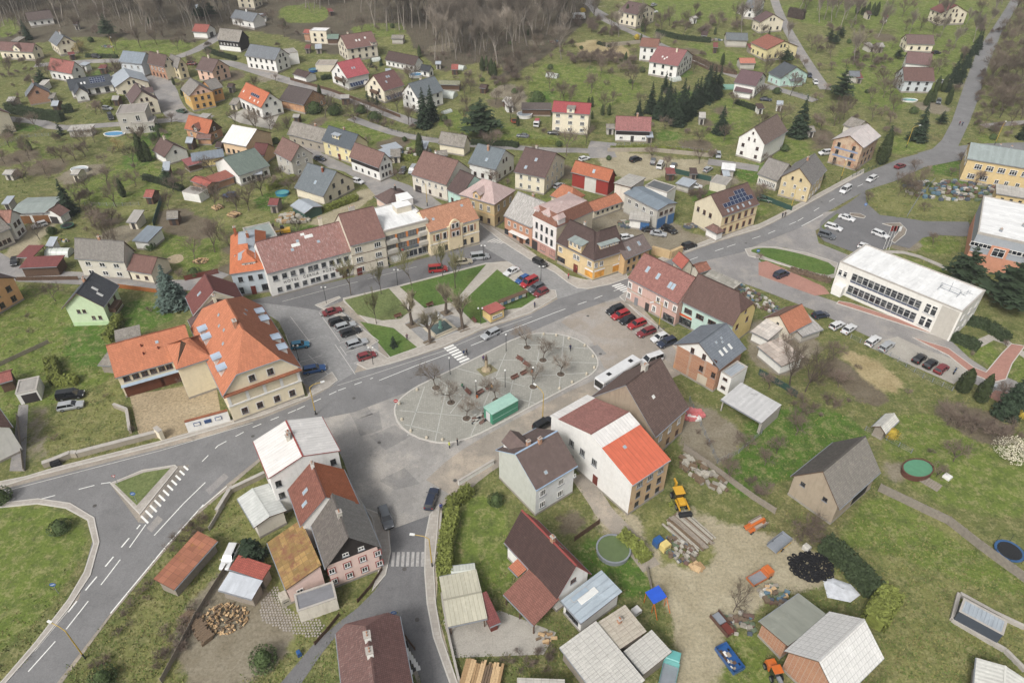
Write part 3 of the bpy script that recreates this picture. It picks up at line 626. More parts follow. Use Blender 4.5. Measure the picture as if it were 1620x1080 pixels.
def ground_sheet():
 gx=[-3000,-1500,-800]+list(range(-400,401,2))+[800,1500,3000];gy=[-400,-100]+list(range(0,200,2))+list(range(200,521,4))+[600,760,1000,1500,2200,3400]
 nx,ny=len(gx),len(gy);X,Y=np.meshgrid(gx,gy);W8=np.zeros((8,ny,nx),np.float32)
 for k,poly in PAINT:
  P=np.array(poly);ins=np.zeros(X.shape,bool);q0=np.roll(P,1,0)
  for(ax,ay),(bx,by)in zip(P,q0):
   if ay==by:continue
   ins^=((ay>Y)!=(by>Y))&(X<(bx-ax)*(Y-ay)/(by-ay)+ax)
  W8[:,ins]=0;W8[k,ins]=1
 for _ in range(2):
  V=np.pad(W8,((0,0),(1,1),(1,1)),'edge');W8=(V[:,1:-1,1:-1]*2+V[:,:-2,1:-1]+V[:,2:,1:-1]+V[:,1:-1,:-2]+V[:,1:-1,2:])/6
 v=[(x,y,T(x,y))for y in gy for x in gx];me=bpy.data.meshes.new('ground')
 me.from_pydata(v,[],[(j*nx+i,j*nx+i+1,(j+1)*nx+i+1,(j+1)*nx+i)for j in range(ny-1)for i in range(nx-1)])
 for nm,s0 in(('cover_a',0),('cover_b',4)):
  at=me.attributes.new(nm,'FLOAT_COLOR','POINT');at.data.foreach_set('color',np.ascontiguousarray(np.moveaxis(W8[s0:s0+4],0,-1)).ravel())
 me.materials.append(ground_material());tag(add('ground',me),kind='structure')
ground_sheet()
for p in((640,640),(600,700),(560,630),(690,585),(820,540),(930,500),(500,655),(400,690),(270,750),(150,800),(640,900),(660,980),(1180,385),(1300,320),(1050,520),(950,560),(720,760),(470,570),(510,500)):
 w=U(p);mb=MB();mb.lathe((0,0),[(0,.012),(.3,.012),(.34,.0)],14);add('manhole_cover',mb.mesh('manhole_cover',[plain('cast_iron','#55524e',.7,.2,.2,5)]),bpy.data.objects['main_road'],TR(w.x,w.y,.068))
 # == buildings
GLASS=glassm()
FR_W=plain('white_frame','#d8d6d0',.6,0,.06);FR_B=plain('brown_frame','#5b3a2a',.7,0,.15);FR_D=plain('dark_frame','#3a3534',.7,0,.1);FR_G=plain('grey_frame','#9a9a98',.6,0,.1)
M_BRICK=wallm('#8f5a3f',.3,.9);M_CONC=plain('concrete','#a39d94',.9,0,.15,1.2)
M_GUT=plain('zinc','#8b9096',.5,.3,.1);M_GUTB=plain('brown_gutter','#5a4036',.5,0,.1)
M_DOORB=plain('door_brown','#553527',.7);M_DOORR=plain('gate_red','#6a2f26',.7);M_DOORW=plain('door_white','#c9c6bf',.6);M_DOORG=plain('door_grey','#77787a',.6)
M_WOODB=plain('black_boards','#2e2826',.85,0,.3,3);M_WOODN=plain('brown_boards','#5d4636',.85,0,.25,3);M_WOODG=plain('grey_boards','#8a8073',.9,0,.2,3)
M_SOLAR=paint('solar_cell','#202c4a',.2,.5);M_SOLF=plain('panel_frame','#aeb4ba',.4,.5)
M_WHITE=plain('white_paint','#d3d1cb',.6,0,.08)
_MC={}
def win_mesh(w,h,fr,mull=1,trans=0,sill=True,casing=None):
 k=(round(w,2),round(h,2),fr.name,mull,trans,sill,casing.name if casing else 0)
 if k in _MC:return _MC[k]
 mb=MB();b=.1;d=.07
 mb.face([(-w/2,-.02,0),(w/2,-.02,0),(w/2,-.02,h),(-w/2,-.02,h)],1)
 for x0,z0,x1,z1 in((-w/2,0,-w/2+b,h),(w/2-b,0,w/2,h),(-w/2+b,0,w/2-b,b),(-w/2+b,h-b,w/2-b,h)):mb.box(x0,-d,z0,x1,-.0,z1,0)
 for i in range(mull):
  x=-w/2+w*(i+1)/(mull+1);mb.box(x-.045,-d+.01,b,x+.045,-.01,h-b,0)
 if trans:mb.box(-w/2+b,-d+.02,h*.66-.04,w/2-b,-.012,h*.66+.04,0)
 if sill:mb.box(-w/2-.1,-.16,-.09,w/2+.1,0,0,2)
 if casing:
  c=.16
  for x0,z0,x1,z1 in((-w/2-c,-c,-w/2,h+c),(w/2,-c,w/2+c,h+c),(-w/2,h,w/2,h+c),(-w/2,-c,w/2,-.09)):mb.box(x0,-.05,z0,x1,0,z1,3)
 me=mb.mesh('window',[fr,GLASS,M_GUT,casing or fr]);_MC[k]=me;return me
def box_mesh(key,x0,y0,z0,x1,y1,z1,mat):
 if key in _MC:return _MC[key]
 mb=MB();mb.box(x0,y0,z0,x1,y1,z1);_MC[key]=mb.mesh(key[0],[mat]);return _MC[key]
def chim_mesh(w,d,h,mat,cap=True):
 k=('chimney',w,d,round(h,1),mat.name,cap)
 if k in _MC:return _MC[k]
 mb=MB();mb.box(-w/2,-d/2,-1.0,w/2,d/2,h)
 if cap:
  mb.box(-w/2-.07,-d/2-.07,h,w/2+.07,d/2+.07,h+.12,1)
  for s in(-1,1):mb.tube((s*w*.22,0,h+.12),(s*w*.22,0,h+.38),.1,.09,8,2)
 _MC[k]=mb.mesh('chimney',[mat,M_CONC,M_BRICK]);return _MC[k]
def sky_mesh(w=.8,h=1.2,kind=0):
 k=('skylight',w,h,kind)
 if k in _MC:return _MC[k]
 mb=MB();mb.box(-w/2,-h/2,-.05,w/2,h/2,.09,0);mb.face([(-w/2+.08,-h/2+.08,.1),(w/2-.08,-h/2+.08,.1),(w/2-.08,h/2-.08,.1),(-w/2+.08,h/2-.08,.1)],1)
 g=paint('roof_window_pane','#8fa0ad',.1,.6)if kind==0 else paint('pale_panel','#c9cac6',.4,.2)
 _MC[k]=mb.mesh('skylight',[FR_G if kind==0 else FR_W,g]);return _MC[k]
def panel_mesh(w,h):
 k=('solar',round(w,2),round(h,2))
 if k in _MC:return _MC[k]
 mb=MB();mb.box(-w/2,-h/2,.06,w/2,h/2,.12,0);mb.face([(-w/2+.04,-h/2+.04,.124),(w/2-.04,-h/2+.04,.124),(w/2-.04,h/2-.04,.124),(-w/2+.04,h/2-.04,.124)],1)
 _MC[k]=mb.mesh('solar_panel',[M_SOLF,M_SOLAR]);return _MC[k]
def PR(w):
 d=w-Vector((0,0,CAMH));z=d.y*CP-d.z*SP
 return Vector((810+FPX*d.x/z,540-FPX*(d.y*SP+d.z*CP)/z))
class House:
 """rectangular wing. a,b = ends of one eave line in the picture, c = next roof corner (a pixel) or the depth in metres; H eave height, Rz roof rise"""
 def __init__(s,name,label,a,b,c,H,Rz,wall,roof,cat='house',root=None,hip=(0,0),k=0.,ov=.4,ovg=.35,ry=0.,group=None,gab=None,gwall=None,roofb=None,th=.2,gut=M_GUT,flat=False,par=.35,base=None,z0=None,world=False,plinth='#8d867c',edge=None,swap=False,open_=False,mans=None):
  if world:A,B=Vector(a),Vector(b)
  else:A,B=U(a,H),U(b,H)
  A2,B2=A.to_2d(),B.to_2d();e=B2-A2
  s.gs=1
  if isinstance(c,(tuple,list))and c[0]=='r':
   tp=math.tan(R(c[2]));best=None;nn=Vector((-e.y,e.x)).normalized()
   if nn.dot(A2)<0:nn=-nn
   for i in range(30,260):
    wd=i*.1;r1=PR(Vector((*(A2+nn*wd/2),A.z+tp*wd/2)));r2=PR(Vector((*(B2+nn*wd/2),B.z+tp*wd/2)))
    d_=(r2-r1).normalized();q_=Vector(c[1])-r1;err=abs(d_.x*q_.y-d_.y*q_.x)
    if best is None or err<best[0]:best=(err,wd)
   c=best[1];Rz=tp*c/2
  if isinstance(c,(tuple,list)):
   C2=U(c,H).to_2d();v=C2-B2;u=A2-B2
   ang=u.angle_signed(v)
   sgn=1 if ang>0 else-1
   dev=(abs(ang)-math.pi/2)/2
   rot=lambda w_,t_:Vector((w_.x*math.cos(t_)-w_.y*math.sin(t_),w_.x*math.sin(t_)+w_.y*math.cos(t_)))
   un=rot(u,-dev*sgn).normalized();vn=rot(v,dev*sgn).normalized()
   L,Wd=u.length,v.length
   cen=B2+un*L/2+vn*Wd/2;xa=-un;ya=vn
   if xa.x*ya.y-xa.y*ya.x<0:xa=-xa;s.gs=-1
  else:
   L=e.length;xa=e.normalized();ya=Vector((-xa.y,xa.x));mid=(A2+B2)/2
   sg=1 if c>0 else-1
   if ya.dot(mid)*sg<0:ya=-ya;xa=-xa;s.gs=-1
   Wd=abs(c);cen=mid+ya*Wd/2
  if s.gs<0:hip=hip[::-1]
  if swap:xa,ya=ya,-xa;L,Wd=Wd,L
  s.L,s.W,s.H,s.R,s.ry,s.ov,s.ovg,s.hip,s.k,s.th=L,Wd,H,Rz,ry,ov,ovg,hip,k,th
  zb=z0 if z0 is not None else min(T(cen.x+i*xa.x*L/2+j*ya.x*Wd/2,cen.y+i*xa.y*L/2+j*ya.y*Wd/2)for i in(-1,1)for j in(-1,1))
  zc=T(cen.x,cen.y);s.zb=min(zb-zc,0)if z0 is None else 0
  if z0 is not None:zc=z0
  s.cen=cen;s.M=Matrix.Translation((cen.x,cen.y,zc))@Matrix.Rotation(math.atan2(xa.y,xa.x),4,'Z')
  s.root=root.root if root else thing(name,s.M,label,cat,group)
  s.wall,s.roof=wall,roof;s.flat=flat
  l,w=L/2-ovg,Wd/2-ov;s.l,s.w=l,w
  rise=lambda y:s.zroof(y)-th
  mb=MB();zb_=s.zb-.3
  gw=1 if gwall else 0
  if flat:
   zt=H+par
   if not open_:
    mb.box(-L/2,-Wd/2,zb_,L/2,Wd/2,H,0)
   for x0,y0,x1,y1 in((-L/2-.06,-Wd/2-.06,L/2+.06,-Wd/2+.25),(-L/2-.06,Wd/2-.25,L/2+.06,Wd/2+.06),(-L/2-.06,-Wd/2+.25,-L/2+.25,Wd/2-.25),(L/2-.25,-Wd/2+.25,L/2+.06,Wd/2-.25)):mb.box(x0,y0,H+.003,x1,y1,zt,3)
   s.l,s.w=L/2,Wd/2
  elif not open_:
   yl=[-w]+([ry*Wd/2]if abs(ry)<.95 else[])+[w]
   hp=[min(rise(y),1e9)for y in yl]
   if hip[0]and k==0 or mans:hpl=[rise(-w)]*len(yl)if abs(ry)<.95 else hp
   else:hpl=hp
   if hip[1]and k==0 or mans:hpr=[rise(-w)]*len(yl)if abs(ry)<.95 else hp
   else:hpr=hp
   def clip(h_,hh):return[min(z,H+k*Rz-th-.02)if(hh and k)else z for z in h_]
   for sx,hh,hpv in((-1,hip[0],clip(hpl,hip[0])),(1,hip[1],clip(hpr,hip[1]))):
    pts=[(sx*l,-w,zb_),(sx*l,w,zb_),(sx*l,w,H-.1),(sx*l,-w,H-.1)]
    if hpv[-1]<H:pts[2]=(sx*l,w,hpv[-1]);pts[3]=(sx*l,-w,hpv[0])
    mb.face(pts if sx>0 else pts[::-1],gw)
    up=[pts[3],pts[2]]+[(sx*l,y,z)for y,z in zip(yl[::-1],hpv[::-1])]
    if(hh and k)and len(yl)==3:
     zc_=H+k*Rz-th;yy=Wd/2*(1-k)
     up=[pts[3],pts[2],(sx*l,w,hpv[-1]),(sx*l,yy,zc_),(sx*l,-yy,zc_),(sx*l,-w,hpv[0])]
    mb.face(up if sx>0 else up[::-1],2 if gab else gw)
   for sy,z in((-1,rise(-w)),(1,rise(w))):
    pts=[(-l,sy*w,zb_),(l,sy*w,zb_),(l,sy*w,z),(-l,sy*w,z)]
    mb.face(pts if sy<0 else pts[::-1],0)
   if plinth:
    for x0,y0,x1,y1 in((-l-.05,-w-.05,l+.05,-w),(-l-.05,w,l+.05,w+.05),(-l-.05,-w,-l,w),(l,-w,l+.05,w)):mb.box(x0,y0,zb_,x1,y1,.45,3)
  s.wo=add('wall',mb.mesh('wall',[wall,gwall or wall,gab or wall,wallm(plinth,.5)if plinth and not flat else M_CONC]),s.root,s.M)if(mb.f)else None
  mb=MB();x=L/2;y=Wd/2
  if mans:
   ins,mh=mans[:2];mt=mans[2]if len(mans)>2 else None
   o=[(-x,-y,H),(x,-y,H),(x,y,H),(-x,y,H)];i_=[(-x+ins,-y+ins,H+mh),(x-ins,-y+ins,H+mh),(x-ins,y-ins,H+mh),(-x+ins,y-ins,H+mh)]
   for a_ in range(4):
    b_=(a_+1)%4;p=[o[a_],o[b_],i_[b_],i_[a_]];ll=(Vector(p[1])-Vector(p[0])).length;sl=math.hypot(ins,mh)
    mb.slab(p,.2,0,2,[(0,0),(ll,0),(ll-ins,sl),(ins,sl)])
   z1=H+mh+.005;zr=H+mh+Rz;xr=max(0,x-ins-(y-ins)*.9)
   if Rz>.05:
    mb.slab([(-x+ins,-y+ins,z1),(x-ins,-y+ins,z1),(xr,0,zr),(-xr,0,zr)],.15,1,2,[(0,0),(2*x,0),(x+xr,y),(x-xr,y)])
    mb.slab([(x-ins,y-ins,z1),(-x+ins,y-ins,z1),(-xr,0,zr),(xr,0,zr)],.15,1,2,[(0,0),(2*x,0),(x+xr,y),(x-xr,y)])
    for g in(-1,1):mb.slab([(g*(x-ins),-g*(y-ins),z1),(g*(x-ins),g*(y-ins),z1),(g*xr,0,zr)],.15,1,2,[(0,0),(2*y,0),(y,y)])
   else:mb.slab([(p[0],p[1],z1)for p in i_],.1,1,2,[(0,0),(2*x,0),(2*x,2*y),(0,2*y)])
   s.ro=add('roof',mb.mesh('roof',[roof,mt or roof,edge or M_GUT]),s.root,s.M)
  elif flat:
   mb.box(-x+.25,-y+.25,H+.005,x-.25,y-.25,H+par-.22,0)
   f=mb.f and None
   mb.uv=[[(mb.v[i][0],mb.v[i][1])for i in f_]for f_ in mb.f]
   s.ro=add('roof',mb.mesh('roof',[roof]),s.root,s.M)
  else:
   yr=ry*y;zr=H+Rz
   sf=math.hypot(y+yr,Rz);sb=math.hypot(y-yr,Rz)
   def ends(sy):
    xl,xr_=-x+hip[0],x-hip[1];P=[(-x,sy*y,H),(x,sy*y,H)]
    if hip[1]and k:P.append((x,sy*y+(yr-sy*y)*k,H+k*Rz))
    P.append((xr_,yr,zr));P.append((xl,yr,zr))
    if hip[0]and k:P.append((-x,sy*y+(yr-sy*y)*k,H+k*Rz))
    return P
   mono=abs(ry)>.95
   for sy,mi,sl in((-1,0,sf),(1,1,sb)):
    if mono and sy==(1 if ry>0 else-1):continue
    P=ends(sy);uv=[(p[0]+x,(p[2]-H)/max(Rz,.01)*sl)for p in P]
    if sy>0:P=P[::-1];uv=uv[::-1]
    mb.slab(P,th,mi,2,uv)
   for g,hh in((-1,hip[0]),(1,hip[1])):
    if hh:
     z0_=H+k*Rz;ya_,yb_=-y+(yr+y)*k,y-(y-yr)*k
     P=[(g*x,ya_,z0_),(g*x,yb_,z0_),(g*(x-hh),yr,zr)];sl=math.hypot(hh,zr-z0_)
     uv=[(0,0),(yb_-ya_,0),((yb_-ya_)/2,sl)]
     if g<0:P=[P[1],P[0],P[2]]
     mb.slab(P,th,0,2,uv)
   if not mono:mb.box(-x+hip[0],yr-.13,zr-.06,x-hip[1],yr+.13,zr+.05,3)
   gsides=(-1,1)if not mono else((-1,)if ry>0 else(1,))
   if gut:
    for sy in gsides:mb.box(-x+.02,sy*(y+.06)-.06,H-.2,x-.02,sy*(y+.06)+.06,H-.06,4)
   s.ro=add('roof',mb.mesh('roof',[roof,roofb or roof,edge or M_WOODN,edge if edge and edge.name.startswith(('roof','red_edge','blue_trim'))else(roofb or roof),gut or M_GUT]),s.root,s.M)
  s.cvis={}
  for w_,(nx,ny)in{'f':(0,-1),'b':(0,1),'l':(-1,0),'r':(1,0)}.items():
   n=s.M.to_3x3()@Vector((nx,ny,0));p=s.M@Vector((nx*s.l,ny*s.w,2));s.cvis[w_]=n.dot(Vector((0,0,CAMH))-p)>0
  s.g='r' if s.gs>0 else 'l'
  s.h='l' if s.gs>0 else 'r'
 def side(s,w):
  return{'g':s.g,'h':s.h}.get(w,w)
 def zroof(s,y):
  Y,yr=s.W/2,s.ry*s.W/2
  if s.ry>.95:return s.H+s.R*(y+Y)/(2*Y)
  if s.ry<-.95:return s.H+s.R*(Y-y)/(2*Y)
  return s.H+s.R*((y+Y)/(yr+Y)if y<yr else(Y-y)/(Y-yr))
 def wallM(s,w,x,z):
  """world matrix on a wall: x along the wall from its centre (left to right seen from outside), z up, faces outwards at -y"""
  w=s.side(w)
  if w=='f':m=TR(x,-s.w,z,0)
  elif w=='b':m=TR(-x,s.w,z,math.pi)
  elif w=='r':m=TR(s.l,x,z,math.pi/2)
  else:m=TR(-s.l,-x,z,-math.pi/2)
  return s.M@m
 def wl(s,w):return(2*s.l if s.side(w)in 'fb' else 2*s.w)
 def win(s,w,xs,z,ww=1.0,hh=1.35,fr=FR_W,mull=1,trans=0,casing=None,name='window',sill=True):
  me=win_mesh(ww,hh,fr,mull,trans,sill,casing)
  for x in xs:add(name,me,s.root,s.wallM(w,x,z))
  return s
 def row(s,w,n,z,ww=1.0,hh=1.35,fr=FR_W,mull=1,trans=0,casing=None,m=None,sill=True):
  L=s.wl(w)-2*(m if m is not None else .6)
  return s.win(w,[-L/2+L*(i+.5)/n for i in range(n)],z,ww,hh,fr,mull,trans,casing,sill=sill)
 def auto(s,fr=FR_W,st=None,sp=3.0,ww=1.0,hh=1.3,gable=True,sides=None,mull=1,casing=None,skip=''):
  st=st or max(1,int((s.H+.4)/2.7));hz=(s.H-.1)/st
  for w in(sides or[k for k,v in s.cvis.items()if v]):
   if s.side(w)in[s.side(q_)for q_ in skip]:continue
   L=s.wl(w);n=max(1,int((L-.4)/sp))
   for r in range(st):s.row(w,n,r*hz+min(1.0,hz*.36),ww,min(hh,hz*.6),fr,mull,casing=casing)
   sw=s.side(w)
   if gable and sw in 'lr' and s.R>2.0 and not s.flat and not(s.hip[1 if sw=='r' else 0]and s.k==0):
    n=2 if s.W>7 else 1
    s.win(w,[-.9,.9]if n==2 else[0],s.H+.25,ww*.85,min(1.2,s.R*.4),fr,mull,casing=casing)
    if s.R>4.2 and not s.hip[1 if sw=='r' else 0]:s.win(w,[0],s.H+s.R*.62,.5,.7,fr,0)
  return s
 def door(s,w,x,mat=M_DOORB,ww=1.1,hh=2.1,name='door',z=0.02):
  me=box_mesh((name,ww,hh,mat.name),-ww/2,-.09,0,ww/2,.0,hh,mat)
  add(name,me,s.root,s.wallM(w,x,z));return s
 def slope(s,sd,x,v,lift=0.0):
  y=s.W/2;yr=s.ry*y;sy=-1 if sd=='f' else 1
  run=abs(yr-sy*y);a=math.atan2(s.R,run)
  p=Vector((x,sy*y+(yr-sy*y)*v,s.H+s.R*v+lift))
  m=Matrix.Translation(p)@(Matrix.Rotation(0 if sy<0 else math.pi,4,'Z'))@Matrix.Rotation(a,4,'X')
  return s.M@m
 def sky(s,sd,pts,w=.8,h=1.2,kind=0):
  for x,v in pts:add('skylight',sky_mesh(w,h,kind),s.ro,s.slope(sd,x*s.L/2*s.gs,v))
  return s
 def chim(s,pts,mat=None,w=.6,d=.5,h=1.0):
  for x,yv in pts:
   y=yv*s.W/2;z=s.zroof(y)if not s.flat else s.H
   add('chimney',chim_mesh(w,d,max(h,s.H+s.R-z+.5)if not s.flat else h,mat or M_BRICK),s.ro,s.M@Matrix.Translation((x*s.gs*s.L/2,y,z)))
  return s
 def solar(s,sd,x0,x1,v0,v1,nx,ny):
  sl=math.hypot(s.W/2,s.R);w=(x1-x0)*s.L/2/nx;h=(v1-v0)*sl/ny;me=panel_mesh(w*.95,h*.95)
  for i in range(nx):
   for j in range(ny):add('solar_panel',me,s.ro,s.slope(sd,(x0*s.L/2+w*(i+.5))*s.gs,v0+(v1-v0)*(j+.5)/ny))
  return s
 def dorm(s,sd,x,v,w=1.8,h=1.5,kind='shed',rm=None,wm=None,nw=1,fr=FR_W):
  """dormer whose front stands at height fraction v of the slope"""
  y=s.W/2;sy=-1 if sd=='f' else 1;yr=s.ry*y
  yf=sy*y+(yr-sy*y)*v;zf=s.H+s.R*v;g=s.R/abs(yr-sy*y)
  d=h/g if kind!='gable' else(h)/g
  d=min(d,abs(yr-yf)+.6)
  mb=MB();mb.box(-w/2,0,-.5,w/2,d,h,0)
  if kind=='gable':
   r=w*.42;dg=min(abs(yr-yf)+.3,(h+r)/g);mb.face([(-w/2,.0,h),(w/2,.0,h),(0,.0,h+r)],0)
   for q_ in(-1,1):
    P=[(q_*(w/2+.25),-.3,h-.2),(0,-.3,h+r+.06),(0,dg,h+r+.06),(q_*(w/2+.25),min(dg,h/g+.2),h-.2)]
    if q_>0:P=[P[0],P[3],P[2],P[1]]
    P=[(a,b,c+.03)for a,b,c in P];mb.slab(P,.12,1,2,[(p[1],abs(p[0])*1.3)for p in P])
  elif kind=='hip':
   r=w*.45;P0=[(-w/2-.25,-.3,h),(w/2+.25,-.3,h),(w/2+.25,d,h),(-w/2-.25,d,h)];ap=(0,w*.45,h+r);bk=(0,min(abs(yr-yf)+.2,(h+r)/g),h+r)
   mb.face([P0[0],P0[1],ap],1,[(0,0),(w,0),(w/2,w)]);mb.face([P0[1],P0[2],bk,ap],1,[(0,0),(d,0),(d,w/2),(w/2,w)]);mb.face([P0[3],P0[0],ap,bk],1,[(0,0),(d,0),(d,w/2),(w/2,w)])
  else:
   mb.slab([(-w/2-.2,-.3,h-.02),(w/2+.2,-.3,h-.02),(w/2+.2,d+.3,h+.18),(-w/2-.2,d+.3,h+.18)],.12,1,2,[(0,0),(w,0),(w,d),(0,d)])
  me=mb.mesh('dormer',[wm or s.wall,rm or s.roof,M_GUT])
  m=s.M@TR(x*s.gs*s.L/2,yf,zf,0 if sy<0 else math.pi)
  o=add('dormer',me,s.ro,m)
  ww=min(.95,w/nw*.72);hh=min(1.25,h*.72);wmesh=win_mesh(ww,hh,fr,1,0,False)
  for i in range(nw):add('window',wmesh,o,m@Matrix.Translation((-w/2+w*(i+.5)/nw,0,h-hh-.15)))
  return s
 def wbox(s,name,w,x,z,ww,hh,dd,mat,off=0.):
  """a box standing proud of a wall: bands, shop fronts, awnings, balconies"""
  mb=MB();mb.box(-ww/2,-dd,0,ww/2,off,hh);add(name,mb.mesh(name,[mat]),s.root,s.wallM(w,x,z));return s
 def band(s,z,h=.22,d=.07,mat=None,sides=None):
  for w in(sides or[k for k,v in s.cvis.items()if v]):
   s.wbox('cornice',w,0,z,s.wl(w)+2*d-(.004 if s.side(w)in 'lr' else 0),h,d-(.003 if s.side(w)in 'lr' else 0),mat or s.wall)
  return s
 def sheets(s,sd,nx,ny,mat,name='roof_sheet',lap=.06):
  sl=math.hypot(s.W/2-abs(0),s.R)if abs(s.ry)<.95 else math.hypot(s.W,s.R)
  w=s.L/nx;h=sl/ny;k=(name,round(w,3),round(h,3),mat.name)
  if k not in _MC:
   mb=MB();P=[(-w/2+.012,-h/2-lap,.03),(w/2-.012,-h/2-lap,.03),(w/2-.012,h/2,.008),(-w/2+.012,h/2,.008)]
   mb.slab([(a,b,c+.03)for a,b,c in P],.025,0,0,[(p[0],p[1])for p in P]);_MC[k]=mb.mesh(name,[mat])
  for i in range(nx):
   for j in range(ny):
    m=s.slope(sd,-s.L/2+w*(i+.5),(j+.5)/ny)
    add(name,_MC[k],s.ro,m@Matrix.Rotation(random.uniform(-.006,.006),4,'Z')@Matrix.Translation((0,0,random.uniform(0,.008))))
  return s
  # -- building data (positions measured on the picture)
WHT,CRM,BEI,GRY=wallm('#d2d0ca',.3),wallm('#cfc5ad',.35),wallm('#c0b7a4',.4),wallm('#aaa59b',.4)
OCH,YEL,PEA,PNK,MNT=wallm('#bd9b6b',.4),wallm('#cdb878',.35),wallm('#cfa57e',.3),wallm('#d3b6a6',.35),wallm('#a9c6bb',.35)
OLDW,OLDO=wallm('#c3bcae',.6,.12),wallm('#ad9270',.6,.2)
BRK,BRKO=wallm('#a5775a',.4,.8),wallm('#b98a62',.5,.5)
R_BRN,R_DBR,R_RED=roofm('#735349'),roofm('#4b3934','tile',.15),roofm('#93493d')
R_ORG,R_ORG2,R_MAR=roofm('#b9683f','tile',.14),roofm('#a9623f','tile',.2,.2,'#7d5a48'),roofm('#7a3b37','sheet',.12)
R_SLT,R_BLU,R_GRY=roofm('#62676c','slate',.12),roofm('#6f7a84','slate',.1),roofm('#77716a','slate',.15,.35,'#6a685a')
R_OLD=roofm('#7e776d','slate',.2,.45,'#5f5b4c');R_ANT=roofm('#3f444a','tile',.12);R_PNK=roofm('#97605a','tile',.16)
R_WHT=roofm('#c3bfb9','metal',.1,0,'#000000',0,.5,.62);R_WPK=roofm('#a78d86','metal',.2,.25,'#d0c9c2',0,.5,.6);R_ZNC=roofm('#8f979e','metal',.12,0,'#000000',0,.5,.55)
R_GRN=roofm('#7f8983','flat',.1,.2,'#8d8f80',0,.5,3.0);R_RUST=roofm('#8c5540','sheet',.3,.3,'#6f6a5a');R_SNOW=roofm('#c9c9c6','flat',.06,.15,'#aaa79f',0,.5,4.0)
R_BWH=roofm('#8a5d54','tile',.15,0,'#000000',.35);R_GWH=roofm('#8d8983','slate',.15,0,'#000000',.5);R_COR=roofm('#9d988e','sheet',.12,.25,'#7b776c',0,1.2,1.0);R_MOSS=roofm('#7b6a4a','sheet',.2,.6,'#8a6f2e')
R_FLT=roofm('#8f8a82','flat',.12,.2,'#77746b',0,.5,3)
def H(name,label,a,b,c,h,r,wall,roof,**k):return House(name,label,a,b,c,h,r,wall,roof,**k)
# ---- terrace on the north side of the square
h=H('hotel','long white hotel with red-brown weathered roof and black lettering above the lower windows',q(320,330,690,697),q(320,330,1597,456),('r',q(320,330,540,362),38),6.8,0,WHT,R_BWH,cat='hotel',ov=.3,ovg=.05,edge=M_GUTB)
h.win('f',[h.wl('f')*f for f in(-.42,-.315,-.215,-.115,-.01,.055,.15,.245,.335,.425)],4.3,1.25,1.45,FR_G,0,casing=M_WHITE).win('f',[h.wl('f')*f for f in(-.40,-.30,-.205,-.105,-.01,.055,.145,.235)],1.0,1.2,1.35,FR_G,0,casing=M_WHITE)
h.door('f',h.wl('f')*.375,M_DOORB,1.2,2.3).win('f',[h.wl('f')*.335,h.wl('f')*.42],1.0,.8,1.2,FR_B,0).wbox('canopy','f',h.wl('f')*.375,2.75,4.2,.25,1.1,M_GUTB)
h.chim([(.55,.05)],CRM,.8,.6,2.2).sky('f',[(-.28,.5),(-.1,.72),(.35,.55)],.7,.7).sky('f',[(-.17,.62),(.18,.78)],2.0,.8,1).sky('f',[(.06,.88)],.9,.6,1)
cu=bpy.data.curves.new('lettering','FONT');cu.body='HOTEL  ČERNÁ  RŮŽE';cu.size=.95;cu.extrude=.02;cu.space_character=1.35;cu.align_x='CENTER'
o_=bpy.data.objects.new('tmp',cu);link(o_);dg=bpy.context.evaluated_depsgraph_get();me=bpy.data.meshes.new_from_object(o_.evaluated_get(dg));bpy.data.objects.remove(o_)
me.materials.clear();me.materials.append(plain('black_letter','#1c1a1a',.6))
add('lettering',me,h.root,h.wallM('f',-h.wl('f')*.04,2.95)@Matrix.Translation((0,-.03,0))@Matrix.Rotation(R(90),4,'X'))
h=H('corner_house','pale blue corner house with orange mansard roof and grey metal top beside the hotel',q(320,330,80,335),q(320,330,290,702),q(320,330,688,694),6.5,.5,wallm('#a9b2b8',.35),roofm('#c0622f','tile',.1),cat='house',mans=(2.3,2.0,R_ZNC),ov=.3,ovg=.3)
h.row('g',3,3.9,1.0,1.3,FR_D,1).win('g',[-3.2,3.0],.7,2.1,1.7,FR_D,1).door('g',0,M_DOORR,1.1,2.3).row('f',6,3.9,.9,1.3,FR_D,1).row('f',5,1.0,.9,1.3,FR_D,1)
for nm,wx,wy,rz in(('dormer',.0,0,0),):
 for(lx,ly,rot)in((h.l*.35,-h.w+.2,0),(-h.l+.2 if h.gs>0 else h.l-.2,0,0)):
  pass
def tdorm(h,w,x,z,ww,hh,rm,wm,nw=2,dep=3.5,off=1.0):
 mb=MB();mb.box(-ww/2,0,-.3,ww/2,dep,hh,0);e=ww/2+.3;r=ww*.55
 mb.face([(-e,-.3,hh),(e,-.3,hh),(0,ww*.4,hh+r)],1,[(0,0),(ww,0),(ww/2,ww)]);mb.face([(e,-.3,hh),(e,dep,hh),(0,dep,hh+r),(0,ww*.4,hh+r)],1,[(0,0),(dep,0),(dep,ww*.6),(ww*.4,ww*.6)]);mb.face([(-e,dep,hh),(-e,-.3,hh),(0,ww*.4,hh+r),(0,dep,hh+r)],1,[(dep,0),(0,0),(ww*.4,ww*.6),(dep,ww*.6)])
 m=h.wallM(w,x,z)@Matrix.Translation((0,off,0));o=add('dormer',mb.mesh('dormer',[wm,rm]),h.ro,m)
 wmesh=win_mesh(.85,1.1,FR_W,1,0,False)
 for i in range(nw):add('window',wmesh,o,m@Matrix.Translation(((i-(nw-1)/2)*1.15,0,.25)))
